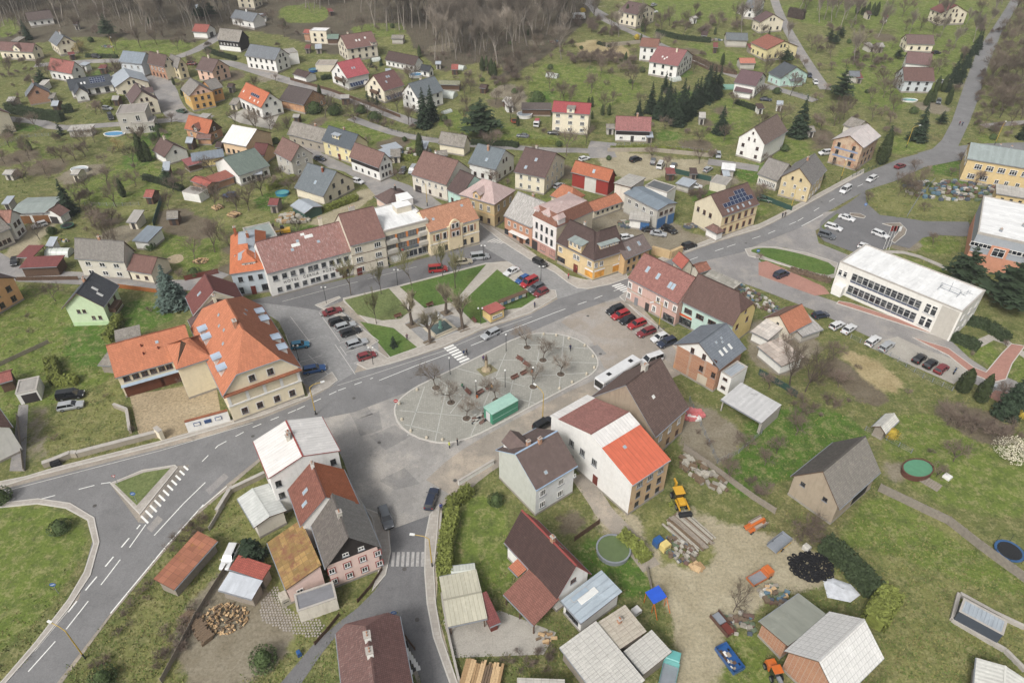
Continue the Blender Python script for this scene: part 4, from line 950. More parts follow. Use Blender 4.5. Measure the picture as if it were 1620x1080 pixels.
tdorm(h,'g',.3,6.7,3.0,1.6,roofm('#c0622f','tile',.1),M_WHITE);tdorm(h,'f',2.2,6.7,3.0,1.6,roofm('#c0622f','tile',.1),M_WHITE,1)
for x,y in((-.15,.05),(-.35,-.3)):add('chimney',chim_mesh(.8,.6,1.6,roofm('#c0622f','tile',.1)),h.ro,h.M@Matrix.Translation((x*h.L,y*h.W,8.6)))
H('rear_annex','low grey-green flat roofed annex behind the pale blue corner house',q(320,330,505,355),q(320,330,800,297),q(320,330,690,158),5.0,0,BEI,R_GRN,cat='building',flat=True,par=.3)
h=H('apartment_house','beige three-storey house with red-brown roof between the hotel and the flat-roofed block',q(540,290,95,670),q(540,290,472,575),('r',q(540,290,0,322),40),8.7,0,BEI,roofm('#7a544a','tile',.14),ov=.3,ovg=.1,edge=M_GUTB)
for z in(.9,3.6,6.4):h.win('f',[-2.6,2.3],z,1.7,1.4,FR_W,2)
h.band(2.9,.12,.05,M_GUTB,['f']).band(5.7,.12,.05,M_GUTB,['f']).door('f',-3.1,M_DOORR,1.3,2.0).chim([(-.15,.05),(-.25,.1)],GRY,.9,.6,1.2)
h=H('flat_block','three-storey flat white-roofed block with shop window, balconies and orange panels',q(540,290,455,527),q(540,290,928,405),13.0,9.3,0,BEI,R_SNOW,cat='building',flat=True,par=.5)
orp=plain('orange_panel','#c9773c',.6);L_=h.wl('f')
for z in(3.9,6.6):
 h.wbox('window_band','f',0,z,L_-.6,1.5,.04,plain('band_grey','#6b6b69',.7))
 h.win('f',[L_*f for f in(-.37,-.12,.11,.36)],z+.05,2.4,1.4,FR_D,2)
 for f in(-.25,-.005,.235):h.wbox('orange_panel','f',L_*f,z,.55,1.5,.09,orp)
 for f in(-.37,.37):h.wbox('balcony','f',L_*f,z-.45,3.0,1.0,.9,GRY)
h.win('f',[.6,4.2],.7,3.4,1.9,FR_G,2).win('f',[-6.2],.1,1.6,2.3,FR_G,1).wbox('shop_panel','f',-3.2,.5,3.4,1.8,.06,M_WHITE).wbox('sign_board','f',.2,3.0,5.2,.75,.14,plain('sign_grey','#5c636c',.5)).wbox('sign_mark','f',-1.8,3.1,.7,.55,.16,plain('sign_red','#b5302c',.5))
h.chim([],BEI);mb=MB();mb.box(-2,-1.5,0,2,1.5,1.8);mb.box(-2.15,-1.65,1.8,2.15,1.65,1.95,1);add('stair_housing',mb.mesh('stair_housing',[BEI,R_SNOW]),h.ro,h.M@TR(2.5,2.0,9.4));mb=MB();mb.box(-1.6,-2,0,1.6,2,2.2);mb.box(-1.7,-2.1,2.2,1.7,2.1,2.3,1);add('stair_housing',mb.mesh('stair_housing',[WHT,R_SNOW]),h.ro,h.M@TR(4.5,5.0,9.4))
h=H('ornate_house','ornate cream and brick gabled house at the end of the terrace',q(540,290,942,525),q(540,290,1472,377),('r',q(540,290,850,290),34),7.3,0,wallm('#cdbc98',.35),roofm('#a9714f','tile',.16),ov=.2,ovg=.05)
rb=M_BRICK
for x in(-4.9,-2.9,2.9,4.9):h.win('f',[x],4.4,.85,1.6,FR_D,1,casing=M_WHITE);h.wbox('brick_panel','f',x+(.85 if x<0 else-.85),4.4,.5,1.7,.06,rb)
for x in(-5.9,5.9):h.wbox('brick_panel','f',x,4.4,.5,1.7,.06,rb)
h.win('f',[-4.6,-2.7,0,2.8,4.9],.9,.85,1.5,FR_D,1).band(3.4,.2,.12,M_WHITE,['f']).band(6.9,.3,.2,M_WHITE,['f'])
mb=MB();P=[(-2.0,0),(2.0,0),(2.0,6.3),(2.3,6.3),(2.3,6.8),(1.5,6.9),(1.3,7.6),(.6,8.3),(0,8.5),(-.6,8.3),(-1.3,7.6),(-1.5,6.9),(-2.3,6.8),(-2.3,6.3),(-2.0,6.3)];extr(mb,P,-.35,.1);mbb=[(-1.5,3.6),(1.5,3.6),(1.5,6.3),(1.1,7.4),(0,8.0),(-1.1,7.4),(-1.5,6.3)];extr(mb,mbb,-.4,-.3,1)
g_=add('gable',mb.mesh('gable',[wallm('#cdbc98',.35),rb]),h.root,h.wallM('f',0,.6))
for z in(3.9,6.2):
 for x in(-.6,.6):add('window',win_mesh(.7,1.2,FR_D,0,0,False,M_WHITE),g_,h.wallM('f',x,z+.6)@Matrix.Translation((0,-.42,0)))
mb=MB();mb.slab([(-2.0,0,0),(0,0,1.6),(0,5.5,1.6),(-2.0,5.5,0)],.1,0,0,[(0,0),(2,0),(2,5),(0,5)]);mb.slab([(0,0,1.6),(2.0,0,0),(2.0,5.5,0),(0,5.5,1.6)],.1,0,0,[(0,0),(2,0),(2,5),(0,5)]);add('gable_roof',mb.mesh('gable_roof',[roofm('#a9714f','tile',.16)]),h.ro,h.wallM('f',0,7.2)@Matrix.Translation((0,.12,0)))
h.sky('f',[(-.65,.5),(.6,.75)],.7,.7)
h=H('ochre_house','weathered ochre corner house with pinkish hipped roof at the upper street',t(11,1262,178),t(11,1475,247),t(11,1597,155),7.2,3.6,wallm('#b09a72',.6),R_WPK,hip=(4.5,4.5),ov=.35)
h.row('f',4,4.4,.95,1.7,FR_W).row('f',4,.9,.9,1.5,FR_B).row('g',3,4.4,.95,1.7,FR_W).row('g',3,.9,.9,1.5,FR_B).band(3.6,.2,.1,OCH).band(6.8,.25,.15,OCH).dorm('f',0,.02,2.2,1.6,'gable',R_WPK,OCH)
h=H('cafe_house','orange brick house with pale weathered roof and white shop awning',t(11,1530,312),t(12,158,387),('r',t(12,60,158),42),6.2,0,wallm('#aa7c62',.35,.2),R_GWH,ov=.3,ovg=.1)
h.row('f',4,3.8,.9,1.3,FR_W).win('f',[-4.2,-1.2,3.4],.8,1.4,1.6,FR_D,1).door('f',1.2,M_DOORB,1.3,2.3).wbox('awning','f',.8,2.7,6.2,.12,1.4,M_WHITE).band(3.2,.15,.06,M_BRICK,['f']).chim([(.0,.1)],M_BRICK)
h=H('tall_ornate_house','tall white house with brown mansard, pointed dormers and pink ground floor',t(12,162,312),t(12,310,387),13.5,9.5,.8,wallm('#cbc4c0',.35),roofm('#80503c','tile',.15),gwall=wallm('#b0a48e',.5),mans=(1.3,2.9,R_WPK),ov=.15,ovg=.1)
L_=h.wl('f');h.row('f',4,3.7,.85,1.7,FR_D,1,casing=M_WHITE).row('f',4,6.5,.85,1.7,FR_D,1,casing=M_WHITE).wbox('plinth_front','f',0,.0,L_-.1,3.1,.06,wallm('#a97f74',.5)).win('f',[-.3,3.2],.8,1.9,1.6,FR_B,2).band(3.1,.18,.14,M_WHITE,['f']).band(9.2,.25,.2,M_WHITE,['f'])
mb=MB();mb.box(-1.1,-.1,0,1.1,.05,2.6);add('gateway',mb.mesh('gateway',[FR_D]),h.root,h.wallM('f',-3.4,0))
for x in(-3.5,0,3.4):tdorm(h,'f',x,9.5,1.7 if x else 2.6,1.9,R_WPK,wallm('#cbc4c0',.35),1 if x else 2,2.5,.5)
ho=wallm('#c3ab80',.35)
h=H('corner_shop','ochre corner shop with dark brown roof, grey dormers and orange window displays',q(760,330,808,357),q(760,330,1215,557),9.5,6.1,4.6,ho,R_DBR,hip=(0,4.75),cat='shop',ovg=.3)
h2=H('wing','',q(760,330,1215,557),q(760,330,1556,447),9.5,6.13,4.6,ho,R_DBR,root=h,hip=(4.75,0),ovg=.3)
disp=plain('orange_display','#c98a33',.5,0,.5,.8)
h.win('f',[-5.0,4.6],3.7,1.3,1.4,FR_W,2).win('f',[-.2,.9],3.7,1.0,1.4,FR_W,1).win('f',[-4.6],.9,2.6,1.4,FR_B,0).door('f',.3,M_DOORR,1.4,2.3).wbox('window_display','f',4.6,.8,2.4,1.6,.08,disp).wbox('shop_sign','f',4.6,2.45,2.6,.35,.1,M_WHITE).band(3.1,.2,.1,ho,['f']).chim([(-.3,.15)],GRY)
h.dorm('f',-.02,.03,4.2,2.2,'shed',roofm('#7f8a85','flat',.1,0,'#000000',0,.5,2),ho,3)
h2.win('f',[-3.8,-2.2,3.6],3.7,1.0,1.4,FR_W,1).wbox('window_display','f',-2.6,.8,2.8,1.7,.08,disp).wbox('window_display','f',2.9,.8,2.8,1.7,.08,disp).wbox('shop_sign','f',-2.6,2.55,3.0,.35,.1,M_WHITE).wbox('shop_sign','f',2.9,2.55,3.0,.35,.1,M_WHITE).band(3.1,.2,.1,ho,['f'])
for x in(-.15,.45):h2.dorm('f',x,.32,2.6,1.0,'shed',roofm('#7f8a85','flat',.1,0,'#000000',0,.5,2),ho,3)
h=H('small_ochre_house','small ochre house with grey-brown roof and two skylights beside the corner shop',t(12,728,580),t(12,892,510),('r',t(12,850,418),35),5.0,0,wallm('#b79668',.4),roofm('#6b5c57','tile',.15))
h.row('f',4,3.1,.8,1.0,FR_D,0).row('f',4,.9,.8,1.1,FR_D,0).sky('f',[(-.4,.5),(.4,.55)])
# ---- east and south sides of the square
h=H('pink_house','salmon pink two-storey house with red tiled roof and four skylights at the crossing',q(960,400,222,268),q(960,400,757,546),('r',q(960,400,505,47),42),6.2,0,wallm('#b8968a',.55,.05),roofm('#865349','tile',.2),ov=.3,ovg=.1)
h.win('f',[-6.4,-3.4,1.8,4.0,6.4],3.7,.9,1.5,FR_W,1,casing=M_WHITE).win('f',[-6.4,1.0],.9,.9,1.5,FR_W,1,casing=M_WHITE).win('f',[5.2],.3,3.0,1.9,FR_D,2).door('f',-.9,FR_D,1.1,2.2).door('f',-4.1,M_DOORG,1.0,2.1).sky('f',[(-.55,.55),(-.1,.5),(.42,.42),(.55,.42)],.8,1.5).wbox('sign_board','f',-4.8,2.9,4.0,.4,.08,GRY).band(3.3,.12,.06,M_BRICK,['f']).row('h',3,3.8,.8,1.2,FR_W)
h=H('mint_shop','mint green shop with long brown half-hipped roof and yellow gable',t(12,1050,857),t(12,1387,987),t(12,1562,893),6.2,5.2,wallm('#a9c1b6',.3),roofm('#5d443c','tile',.12),hip=(0,2.6),k=.45,gwall=wallm('#ccb676',.35),cat='shop',ov=.35,ovg=.15)
h.win('f',[-7.6,-4.6,-1.6,1.4],3.7,1.9,1.2,FR_B,2).win('f',[-5.6],.2,4.6,2.0,FR_D,3).wbox('shop_sign','f',-5.6,2.5,4.4,.5,.15,plain('sign_orange','#c0522e',.5)).win('f',[-7.8],.1,1.2,2.2,FR_D,0).win('g',[-2.5,1.5],4.3,.9,1.2,FR_B,1).win('g',[0],7.2,.6,.8,FR_B,0)
h=H('brick_house','half-restored brick house with slate grey roof and white upper gable on the square',t(22,1478,85),t(22,1303,208),t(22,1018,62),6.4,3.4,BRK,roofm('#636a72','slate',.08,0,'#000000',0,.5,.8),gab=wallm('#cfccc5',.2),gwall=wallm('#b07c55',.5,.75),ov=.5,ovg=.45,gut=M_GUT)
h.win('g',[-1.2,1.5,4.0],6.3,.8,1.3,FR_B,1).win('g',[1.4,4.2],3.3,.9,1.3,FR_B,1).wbox('door_board','g',2.0,.1,2.2,2.4,.05,wallm('#b3a692',.4)).sky('f',[(.35,.35),(.05,.35),(-.3,.35)],.55,1.2,1).sky('f',[(.2,.7),(-.2,.72),(-.1,.6)],.5,.5)
h2=H('annex','',t(22,1318,222),t(22,1378,262),t(22,1467,190),4.6,0,WHT,R_ZNC,root=h,flat=True,par=.15);h2.win('f',[0],1.0,1.0,.7,FR_B,0).win('f',[0],3.2,1.0,.6,FR_B,0)
h=H('brown_roof_house','old ochre house with steep moss-flecked brown roof behind the parked bus',t(22,1118,440),t(22,915,622),('r',t(22,730,305),46),6.6,0,OLDO,roofm('#634d45','tile',.16,.15,'#8c8170'),ov=.3,ovg=.2,edge=M_GUT,gwall=wallm('#8f7f6c',.6,.15))
h.row('f',3,3.9,.9,1.4,FR_W).row('f',3,1.0,.9,1.4,FR_B).chim([(-.1,.03)],GRY,.9,.9,1.2).sky('f',[(.2,.55)],.6,.6,1).win('g',[2],3.8,.9,1.3)
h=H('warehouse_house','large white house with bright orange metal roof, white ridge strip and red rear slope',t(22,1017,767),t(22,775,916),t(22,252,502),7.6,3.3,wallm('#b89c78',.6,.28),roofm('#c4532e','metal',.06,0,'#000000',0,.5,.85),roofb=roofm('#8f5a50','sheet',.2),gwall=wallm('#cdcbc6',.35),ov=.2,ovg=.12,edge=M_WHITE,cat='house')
h.row('f',3,5.6,1.3,1.3,FR_G,2).row('f',3,3.2,.9,1.3,FR_D,1).row('f',3,.9,.9,1.2,FR_D,1)
G_=h.wl('g');h.win('g',[-G_*.22,-G_*.08,G_*.07],4.6,1.2,1.5,FR_G,2).door('g',G_*.1,M_DOORR,1.1,2.0,'door',.6).win('g',[-G_*.2],1.4,.7,1.2,FR_D,0).sky('f',[(.2,.55)],.6,.6)
sl=math.hypot(h.W/2,h.R)
for nm,sd,v,dp,mt in(('ridge_strip','f',.86,.27,R_WHT),('eave_strip','b',.1,.2,R_WHT)):
 w_=h.L;d_=dp*sl;mb=MB();mb.slab([(-w_/2,-d_/2,.05),(w_/2,-d_/2,.05),(w_/2,d_/2,.05),(-w_/2,d_/2,.05)],.06,0,0,[(0,0),(w_,0),(w_,d_),(0,d_)]);add(nm,mb.mesh(nm,[mt]),h.ro,h.slope(sd,0,v))
h=H('white_house','white house with brown roof and blue trim on the dusty street corner',t(22,446,800),t(22,185,946),t(22,-70,705),6.9,3.6,wallm('#c9cac8',.3),roofm('#62504a','tile',.12),edge=plain('blue_trim','#8fa6bd',.5),gut=plain('blue_trim','#8fa6bd',.5),gwall=wallm('#aeb0a6',.4))
h.win('f',[-2.6,1.2],4.0,1.2,1.4,FR_W,2).win('f',[-2.6,1.2],1.2,1.2,1.4,FR_W,2).win('f',[4.2],3.8,.5,.8,FR_W,0).chim([(.3,.1),(-.1,-.05)],M_BRICK).sky('f',[(.3,.25)],.6,.6)
h.dorm('b',.35,.1,3.2,1.4,'gable',roofm('#62504a','tile',.12),WHT,1)
# ---- long white office and the buildings on the right
h=H('office_block','long white two-storey office block with flat pale roof and rows of dark windows',t(13,485,605),t(13,1245,903),t(13,1397,778),7.7,0,wallm('#cbc8c0',.25),R_SNOW,cat='office',flat=True,par=.25)
L_=h.wl('f');xs=[L_*(-.345+i*.0485)for i in range(12)]
h.win('f',xs,4.5,1.25,1.9,FR_G,0,1).win('f',xs,1.3,1.25,1.9,FR_G,0,1).win('f',[-L_*.47,-L_*.425],4.5,.95,1.5,FR_W,0,1).win('f',[L_*.265,L_*.315],4.2,1.2,2.4,FR_W,0,1).win('f',[L_*.265,L_*.315],.9,1.2,2.4,FR_W,0,1).wbox('stair_panel','f',L_*.42,.0,L_*.13,7.5,.1,GRY).wbox('porch','f',-L_*.43,.0,2.4,2.6,1.6,WHT)
spn=paint('blue_spandrel','#3f4b66',.4)
for x in xs:h.wbox('spandrel','f',x,4.0,1.25,.4,.06,spn);h.wbox('spandrel','f',x,.8,1.25,.4,.06,spn)
h.row('g',3,4.5,1.2,1.4,FR_W,1).row('g',3,1.3,1.2,1.4,FR_W,1)
mb=MB()
for a,b in(((-2,0,0),(2,0,0)),((-2,0,0),(-2,0,1.2)),((2,0,0),(2,0,1.2)),((-2,0,1.1),(2,0,1.1)),((0,0,0),(0,0,2.2)),((-2,-1.5,.1),(-2,1.5,.1)),((2,-1.5,.1),(2,1.5,.1))):mb.tube(a,b,.06,.06,6)
add('roof_antenna',mb.mesh('roof_antenna',[M_GUT]),h.ro,h.M@TR(L_*.31,0,7.9));add('roof_antenna',mb.mesh('roof_antenna',[M_GUT]),h.ro,h.M@TR(L_*.42,1.5,7.9,1.2)@Matrix.Scale(.5,4))
h=H('sports_hall','grey and orange-pink hall with flat white roof at the picture edge',(1557,313),(1546,370),(1665,396),9.2,0,wallm('#8f9499',.25),R_SNOW,cat='hall',flat=True,par=.6)
hx=h.wl('g');h.wbox('lower_wall','g',0,0,hx-.02,4.4,.08,wallm('#bd8266',.3)).wbox('lower_wall','f',0,0,h.wl('f')-.02,4.4,.08,wallm('#bd8266',.3)).wbox('stair_bay','g',-hx*.13,0,3.8,7.2,.4,wallm('#bd8266',.3))
h.win('g',[-hx*.36],6.0,5.5,1.1,FR_W,5).win('g',[hx*.1,hx*.3],6.0,4.0,1.1,FR_W,3).win('g',[-hx*.4],3.2,1.6,1.0,FR_W,1).win('g',[-hx*.42,-hx*.36,-hx*.3],1.2,.6,.6,FR_W,0).win('g',[hx*.05,hx*.2,hx*.35],2.6,1.6,.8,FR_W,1)
add('window',win_mesh(2.6,2.2,FR_W,1,1),h.root,h.wallM('g',-hx*.13,4.7)@Matrix.Translation((0,-.42,0)))
for x,y in((.1,.1),(.3,.25),(.35,-.2)):add('roof_vent',chim_mesh(.6,.6,.8,M_GUT),h.ro,h.M@TR(x*h.L,y*h.W,9.4))
h=H('factory','yellow two-storey factory with grey-green roof and broad windows',(1530,251),(1650,271),('r',(1539,226),22),7.2,0,wallm('#c3aa78',.4),roofm('#7d8885','flat',.1,.2,'#8e8d80',0,.5,2),cat='factory',ov=.3)
h.win('f',[-6.2+i*3.1 for i in range(6)],4.4,2.0,1.6,FR_W,2,1).win('f',[-7.0,-3.6],1.2,2.0,1.6,FR_W,2,1).win('f',[0,2.6,5.5],.9,1.1,1.4,FR_W,1).row('h',3,4.4,1.6,1.5,FR_W,1).chim([(-.2,.1),(.1,.1)],M_GUT,.5,.5,.7)
h=H('factory_shed','low yellow shed with pale corrugated roof in front of the factory',(1576,306),(1660,320),6.0,3.6,.6,wallm('#c3aa78',.4),R_COR,ry=1,cat='shed');h.row('f',5,1.0,.8,1.5,FR_D,0)
h=H('solar_house','cream and brick villa with brown roof carrying stepped rows of solar panels',t(12,1555,244),t(12,1325,320),t(12,1145,228),6.7,4.2,wallm('#c5b389',.4,.0),roofm('#62473f','tile',.12),gwall=wallm('#c2b79c',.45),ov=.3,ovg=.2)
h.row('f',5,4.1,.9,1.6,FR_B,1,casing=M_BRICK).row('f',5,1.0,.9,1.6,FR_B,1,casing=M_BRICK).win('g',[-3.5,-1.2,1.0],4.5,.9,1.3,FR_B).band(3.5,.2,.1,M_BRICK,['f'])
h.solar('f',-.62,.30,.48,.66,5,1).solar('f',-.62,-.08,.66,.84,3,1).solar('f',-.85,.72,.30,.48,8,1).sky('f',[(-.55,.16),(-.2,.16),(.1,.16),(.4,.16),(.62,.16)],.6,1.0)
H('porch','',t(12,1215,385),t(12,1290,425),3.0,2.6,1.2,WHT,R_BRN,root=h,hip=(1.2,1.2))
# ---- yards behind the shops
h=H('workshop','blue-grey roofed workshop with blue gate and bare concrete walls in the scrap yard',t(12,722,174),t(12,930,282),t(12,1048,236),6.0,.8,wallm('#a8a59c',.5),roofm('#67747e','flat',.08,0,'#000000',0,.5,3),ry=0,cat='workshop',ov=.25)
h.row('f',4,3.6,1.2,1.3,FR_W).row('g',3,3.8,1.2,1.1,FR_B).wbox('gate','g',-1.5,.05,3.2,3.0,.1,paint('blue_gate','#2f5f93',.5)).wbox('gate','g',2.2,.05,2.4,3.0,.1,paint('blue_gate','#2f5f93',.5))
H('workshop_hall','pale corrugated lean-to hall behind the blue-grey workshop',t(12,645,150),t(12,762,165),t(12,910,98),6.3,1.2,OLDW,R_COR,ry=-1,cat='building')
h=H('grey_flat_hall','dark flat roofed hall behind the workshop beside the hedge',t(12,850,135),t(12,985,178),t(12,1040,140),5.0,0,WHT,roofm('#575a5b','flat',.1,0,'#000000',0,.5,3),flat=True,cat='building');h.sky('f',[],1,1)
h=H('white_garage','small white garage with blue door in front of the workshop',t(12,750,335),t(12,880,350),4.5,3.0,.4,WHT,R_COR,ry=1,cat='garage');h.wbox('gate','f',1.6,.05,2.4,2.3,.08,paint('blue_gate','#2f5f93',.5))
h=H('orange_stable','low building with long orange tiled roof beside the bare yard',t(12,540,290),t(12,716,228),5.5,2.7,1.8,CRM,R_ORG2,cat='building');h.row('f',5,1.3,.7,.7,FR_D,0)
h=H('red_barn','bright red barn with orange roof and big white door',t(12,397,47),t(12,630,107),t(12,678,70),5.0,2.8,wallm('#8e3029',.25),roofm('#a4552f','tile',.12),cat='barn');h.wbox('barn_door','f',.2,.05,3.8,4.6,.1,wallm('#b9b6ae',.3)).sky('f',[(.1,.5)])
h=H('brown_hall_house','grey-cream house with large steep brown roof beside the red barn',t(2,50,1047),t(2,240,1088),t(2,363,966),5.6,4.8,CRM,roofm('#5b4540','tile',.12));h.auto(FR_W,skip='h').sky('f',[(0,.6),(-.4,.25)])
h.chim([(-.3,.05)],GRY)
h=H('orange_hip_house','small house with orange-brown hipped roof and skylights behind the white tall house',t(12,287,182),t(12,400,238),t(12,467,182),3.4,3.0,CRM,roofm('#a8623d','tile',.15),hip=(2,2));h.sky('f',[(.4,.5),(.2,.2)])
# ---- row along the upper street
h=H('street_house','white two-storey street house with long brown roof and garage doors',t(11,965,62),t(11,1180,128),('r',t(11,1130,-58),40),5.4,0,OLDW,R_BRN,ovg=.1);h.row('f',5,3.3,.9,1.2,FR_W).row('f',3,.9,.9,1.2,FR_B).wbox('garage_door','f',-4.6,.05,2.4,2.1,.06,FR_D).chim([(-.3,.05)],WHT)
h=H('mint_street_house','small mint green street house with dark brown roof',t(11,1182,152),t(11,1270,192),11.0,4.6,4.3,MNT,roofm('#523f3b','tile',.12),ovg=.1);h.row('f',2,1.2,1.0,1.2,FR_B)
h=H('low_brown_annex','single-storey annex with brown hipped roof behind the flat block',t(11,755,192),t(11,820,248),t(11,965,190),3.0,2.2,PNK,roofm('#5f4a44','tile',.1),hip=(2.5,2.5));h.chim([(.2,.1)],FR_D,.5,.5,1.5)
h=H('slate_villa','cream villa with big slate-grey roof and orange chimney by the garden hedge',t(11,250,142),t(11,430,197),t(11,626,95),3.2,5.2,CRM,roofm('#5c6468','slate',.1));h.row('g',3,1.0,1.0,1.3,FR_D).win('g',[-1.8,1.8],3.9,1.0,1.3,FR_D).chim([(.2,-.15)],roofm('#b3572f','tile',.1)).sky('f',[(.1,.4)])
h=H('black_band_house','white gabled house with brown roof and black boarded upper wall on the street',t(1,588,957),t(1,768,1027),t(1,858,987),4.8,3.8,WHT,R_BRN);h.wbox('black_boards','f',0,3.2,h.wl('f')-.02,1.2,.05,M_WOODB).row('f',4,1.2,.8,1.0,FR_D).row('g',3,1.2,.8,1.2,FR_D).row('g',3,3.6,.8,1.1,FR_D).win('g',[0],6.2,.6,.8,FR_D,0)
h=H('cream_dormer_house','pale yellow house with slate roof and boxy dormer on the upper street',t(1,430,852),t(1,600,917),t(1,702,866),5.1,3.8,wallm('#d1c391',.3),roofm('#485057','slate',.12));h.row('f',3,3.2,1.0,1.2,FR_W).row('f',3,.9,1.0,1.3,FR_W).door('f',.4,M_DOORR).dorm('f',-.2,.35,3.0,1.3,'shed',R_ZNC,wallm('#d1c391',.3),2).chim([(.0,.1)],M_BRICK)
h=H('stone_barn','long grey stone barn with grey roof beside the pale yellow house',t(1,208,817),t(1,433,877),('r',t(1,235,735),42),3.6,0,wallm('#958c7d',.5),R_OLD,cat='barn');h.row('f',4,1.3,.6,.7,FR_D,0).chim([(.2,.1)],M_BRICK)
h=H('grey_gable_house','grey rendered house with brown roof and tall gable facing the street',t(1,125,932),t(1,232,987),t(1,371,942),5.8,4.0,GRY,R_BRN);h.auto()
h=H('green_roof_house','low white house with green roof beside the brick garages',t(0,1455,1075),t(1,105,1010),('r',t(1,0,905),25),3.6,0,WHT,roofm('#5f6d63','slate',.08),cat='house');h.row('f',6,1.0,1.0,1.2,FR_D).door('f',1.0,FR_D)
H('maroon_shed','small house with dark maroon roof above the green-roofed house',t(1,0,935),t(1,70,950),t(1,118,895),3.2,2.5,PEA,roofm('#5e302c','tile',.1),cat='shed')
h=H('orange_farmhouse','white farmhouse with long orange roof and solar collector',t(0,1443,592),t(1,50,664),t(1,188,626),4.3,4.4,WHT,roofm('#b45a31','tile',.1));h.solar('f',-.2,.5,.42,.6,5,1).win('g',[-2.5,2.5],1.0,1.1,1.1,FR_D).win('g',[-2,1.5],4.0,1.0,1.1,FR_D).win('g',[0],6.3,.8,.7,FR_D).win('f',[-6,-2.5,1.5,5],.5,1.8,2.0,FR_D,1).sky('f',[(-.8,.45),(-.1,.25),(.3,.22),(.6,.22)],.6,.9,1)
h=H('brown_barn','old barn with brown roof and brick gable beside the round bushes',t(1,175,602),t(1,310,647),t(1,433,582),3.4,3.8,BRKO,roofm('#4e4340','tile',.12),cat='barn');h.row('g',3,1.0,1.0,1.2,FR_W)
h=H('orange_cottage','orange-roofed cottage with brown timber gable and small porch',t(0,1090,803),t(0,1270,822),t(0,1378,787),3.2,3.8,BRKO,roofm('#a8562f','tile',.12),gab=M_WOODN);h.auto(FR_W,1);h.dorm('f',0,.02,3.0,1.2,'gable',roofm('#7d4a3a','tile',.1),M_WOODN);H('porch','',t(0,1195,848),t(0,1285,848),3.5,2.4,1.0,BRKO,R_BRN,root=h)
h=H('white_roof_house','peach house with bright white metal roof',t(0,1372,857),t(0,1502,897),t(0,1628,805),4.4,3.5,wallm('#c9ab88',.3),R_WHT);h.row('f',4,1.0,.9,1.3,FR_D).win('g',[0],1.5,.6,.8)
h=H('small_white_house','small white house with brown roof behind the columnar thuja',t(0,925,917),t(0,1003,962),t(0,1149,917),3.0,3.2,WHT,roofm('#5e4640','tile',.1));h.win('g',[0],3.0,.8,1.0,FR_D).chim([(-.4,0)],CRM)
# ---- upper left
h=H('forest_cottage','white cottage with weathered brown roof at the forest edge',t(0,175,137),t(0,326,112),7.5,2.8,3.2,WHT,roofm('#5a4c47','tile',.2),cat='cottage');h.row('f',3,.9,.9,1.0,FR_D)
h=H('cream_long_house','low cream house with brown roof and small front gable in the upper corner',t(0,-30,318),t(0,200,325),t(0,268,297),3.6,3.0,CRM,roofm('#6d4c45','tile',.12));h.auto(FR_D);h.dorm('f',.1,.02,3.2,1.4,'gable',roofm('#6d4c45','tile',.12),CRM)
h=H('cream_gable_house','cream gabled house with slate roof beside a yellow willow',t(0,305,245),t(0,348,289),t(0,468,262),4.2,3.4,CRM,R_SLT);h.auto(FR_B);h.chim([(.2,0)],WHT)
h=H('red_roof_house','white gabled house with faded red roof below the lane',t(0,255,440),t(0,437,457),t(0,531,430),3.8,4.0,WHT,roofm('#8f4f45','tile',.15));h.auto(FR_D)
h=H('blue_roof_house','pale house with blue-grey roof joined to a brown-roofed house',t(0,722,380),t(0,864,397),('r',t(0,745,310),38),5.2,0,wallm('#b9bec2',.3),R_BLU);h.row('f',3,3.0,1.0,1.2,FR_W)
h=H('brick_gable_house','brown-roofed house with brick front and cream gable joined to the blue-roofed one',t(0,866,398),t(0,1003,416),t(0,1080,397),5.4,4.2,wallm('#8d6450',.4,.7),roofm('#5c463f','tile',.14),gwall=CRM,gab=CRM);h.row('f',4,3.2,.9,1.3,FR_W).row('f',4,.8,.9,1.4,FR_B).win('g',[-1.5,1.5],5.2,.8,1.1,FR_D).win('g',[0],7.6,.5,.7,FR_D,0).chim([(0,.05)],CRM)
h=H('grey_rear_house','cream house with grey slate roof behind the brick fronted house',t(0,1050,385),t(0,1085,420),t(0,1140,400),5.0,3.6,wallm('#c3b592',.4),R_GRY);h.auto(FR_D)
h=H('solar_bungalow','white bungalow with anthracite roof and a block of solar panels',t(0,428,560),t(0,692,517),('r',t(0,470,482),34),3.0,0,WHT,R_ANT,cat='bungalow');h.solar('f',.0,.7,.35,.85,6,3).sky('f',[(-.25,.5),(-.4,.5)],.6,1.0,1).row('f',4,.6,1.6,1.9,FR_D,1)
H('wing','',t(0,455,585),t(0,541,570),8,3.02,2.4,WHT,R_ANT,root=h,swap=True).win('h',[0],1.0,1.4,1.1,FR_W)
h=H('metal_roof_house','white house with shiny blue-grey roof behind the brown multi-gabled house',t(0,690,470),t(0,703,541),t(0,905,497),4.0,3.0,CRM,R_ZNC);h.auto(FR_D)
h=H('multi_gable_house','cream house with brown multi-gabled roof on the street bend',t(0,765,580),t(0,803,642),t(0,968,612),5.0,4.0,CRM,roofm('#5f4b48','tile',.12));h.auto(FR_B);h.chim([(0,.1)],CRM).dorm('b',0,.1,3,1.5,'gable',roofm('#5f4b48','tile',.12),CRM)
h=H('flat_villa','modern pale villa with flat roof and stepped terraces',t(0,710,706),t(0,886,690),9.5,6.6,0,GRY,roofm('#8a8279','flat',.1,0,'#000000',0,.5,3),flat=True,par=.5,cat='villa');h.win('f',[-2.6],4.0,1.2,1.2,FR_W).win('f',[-2.4],1.2,1.4,1.2,FR_W).win('f',[1.8],4.0,1.4,2.0,FR_W)
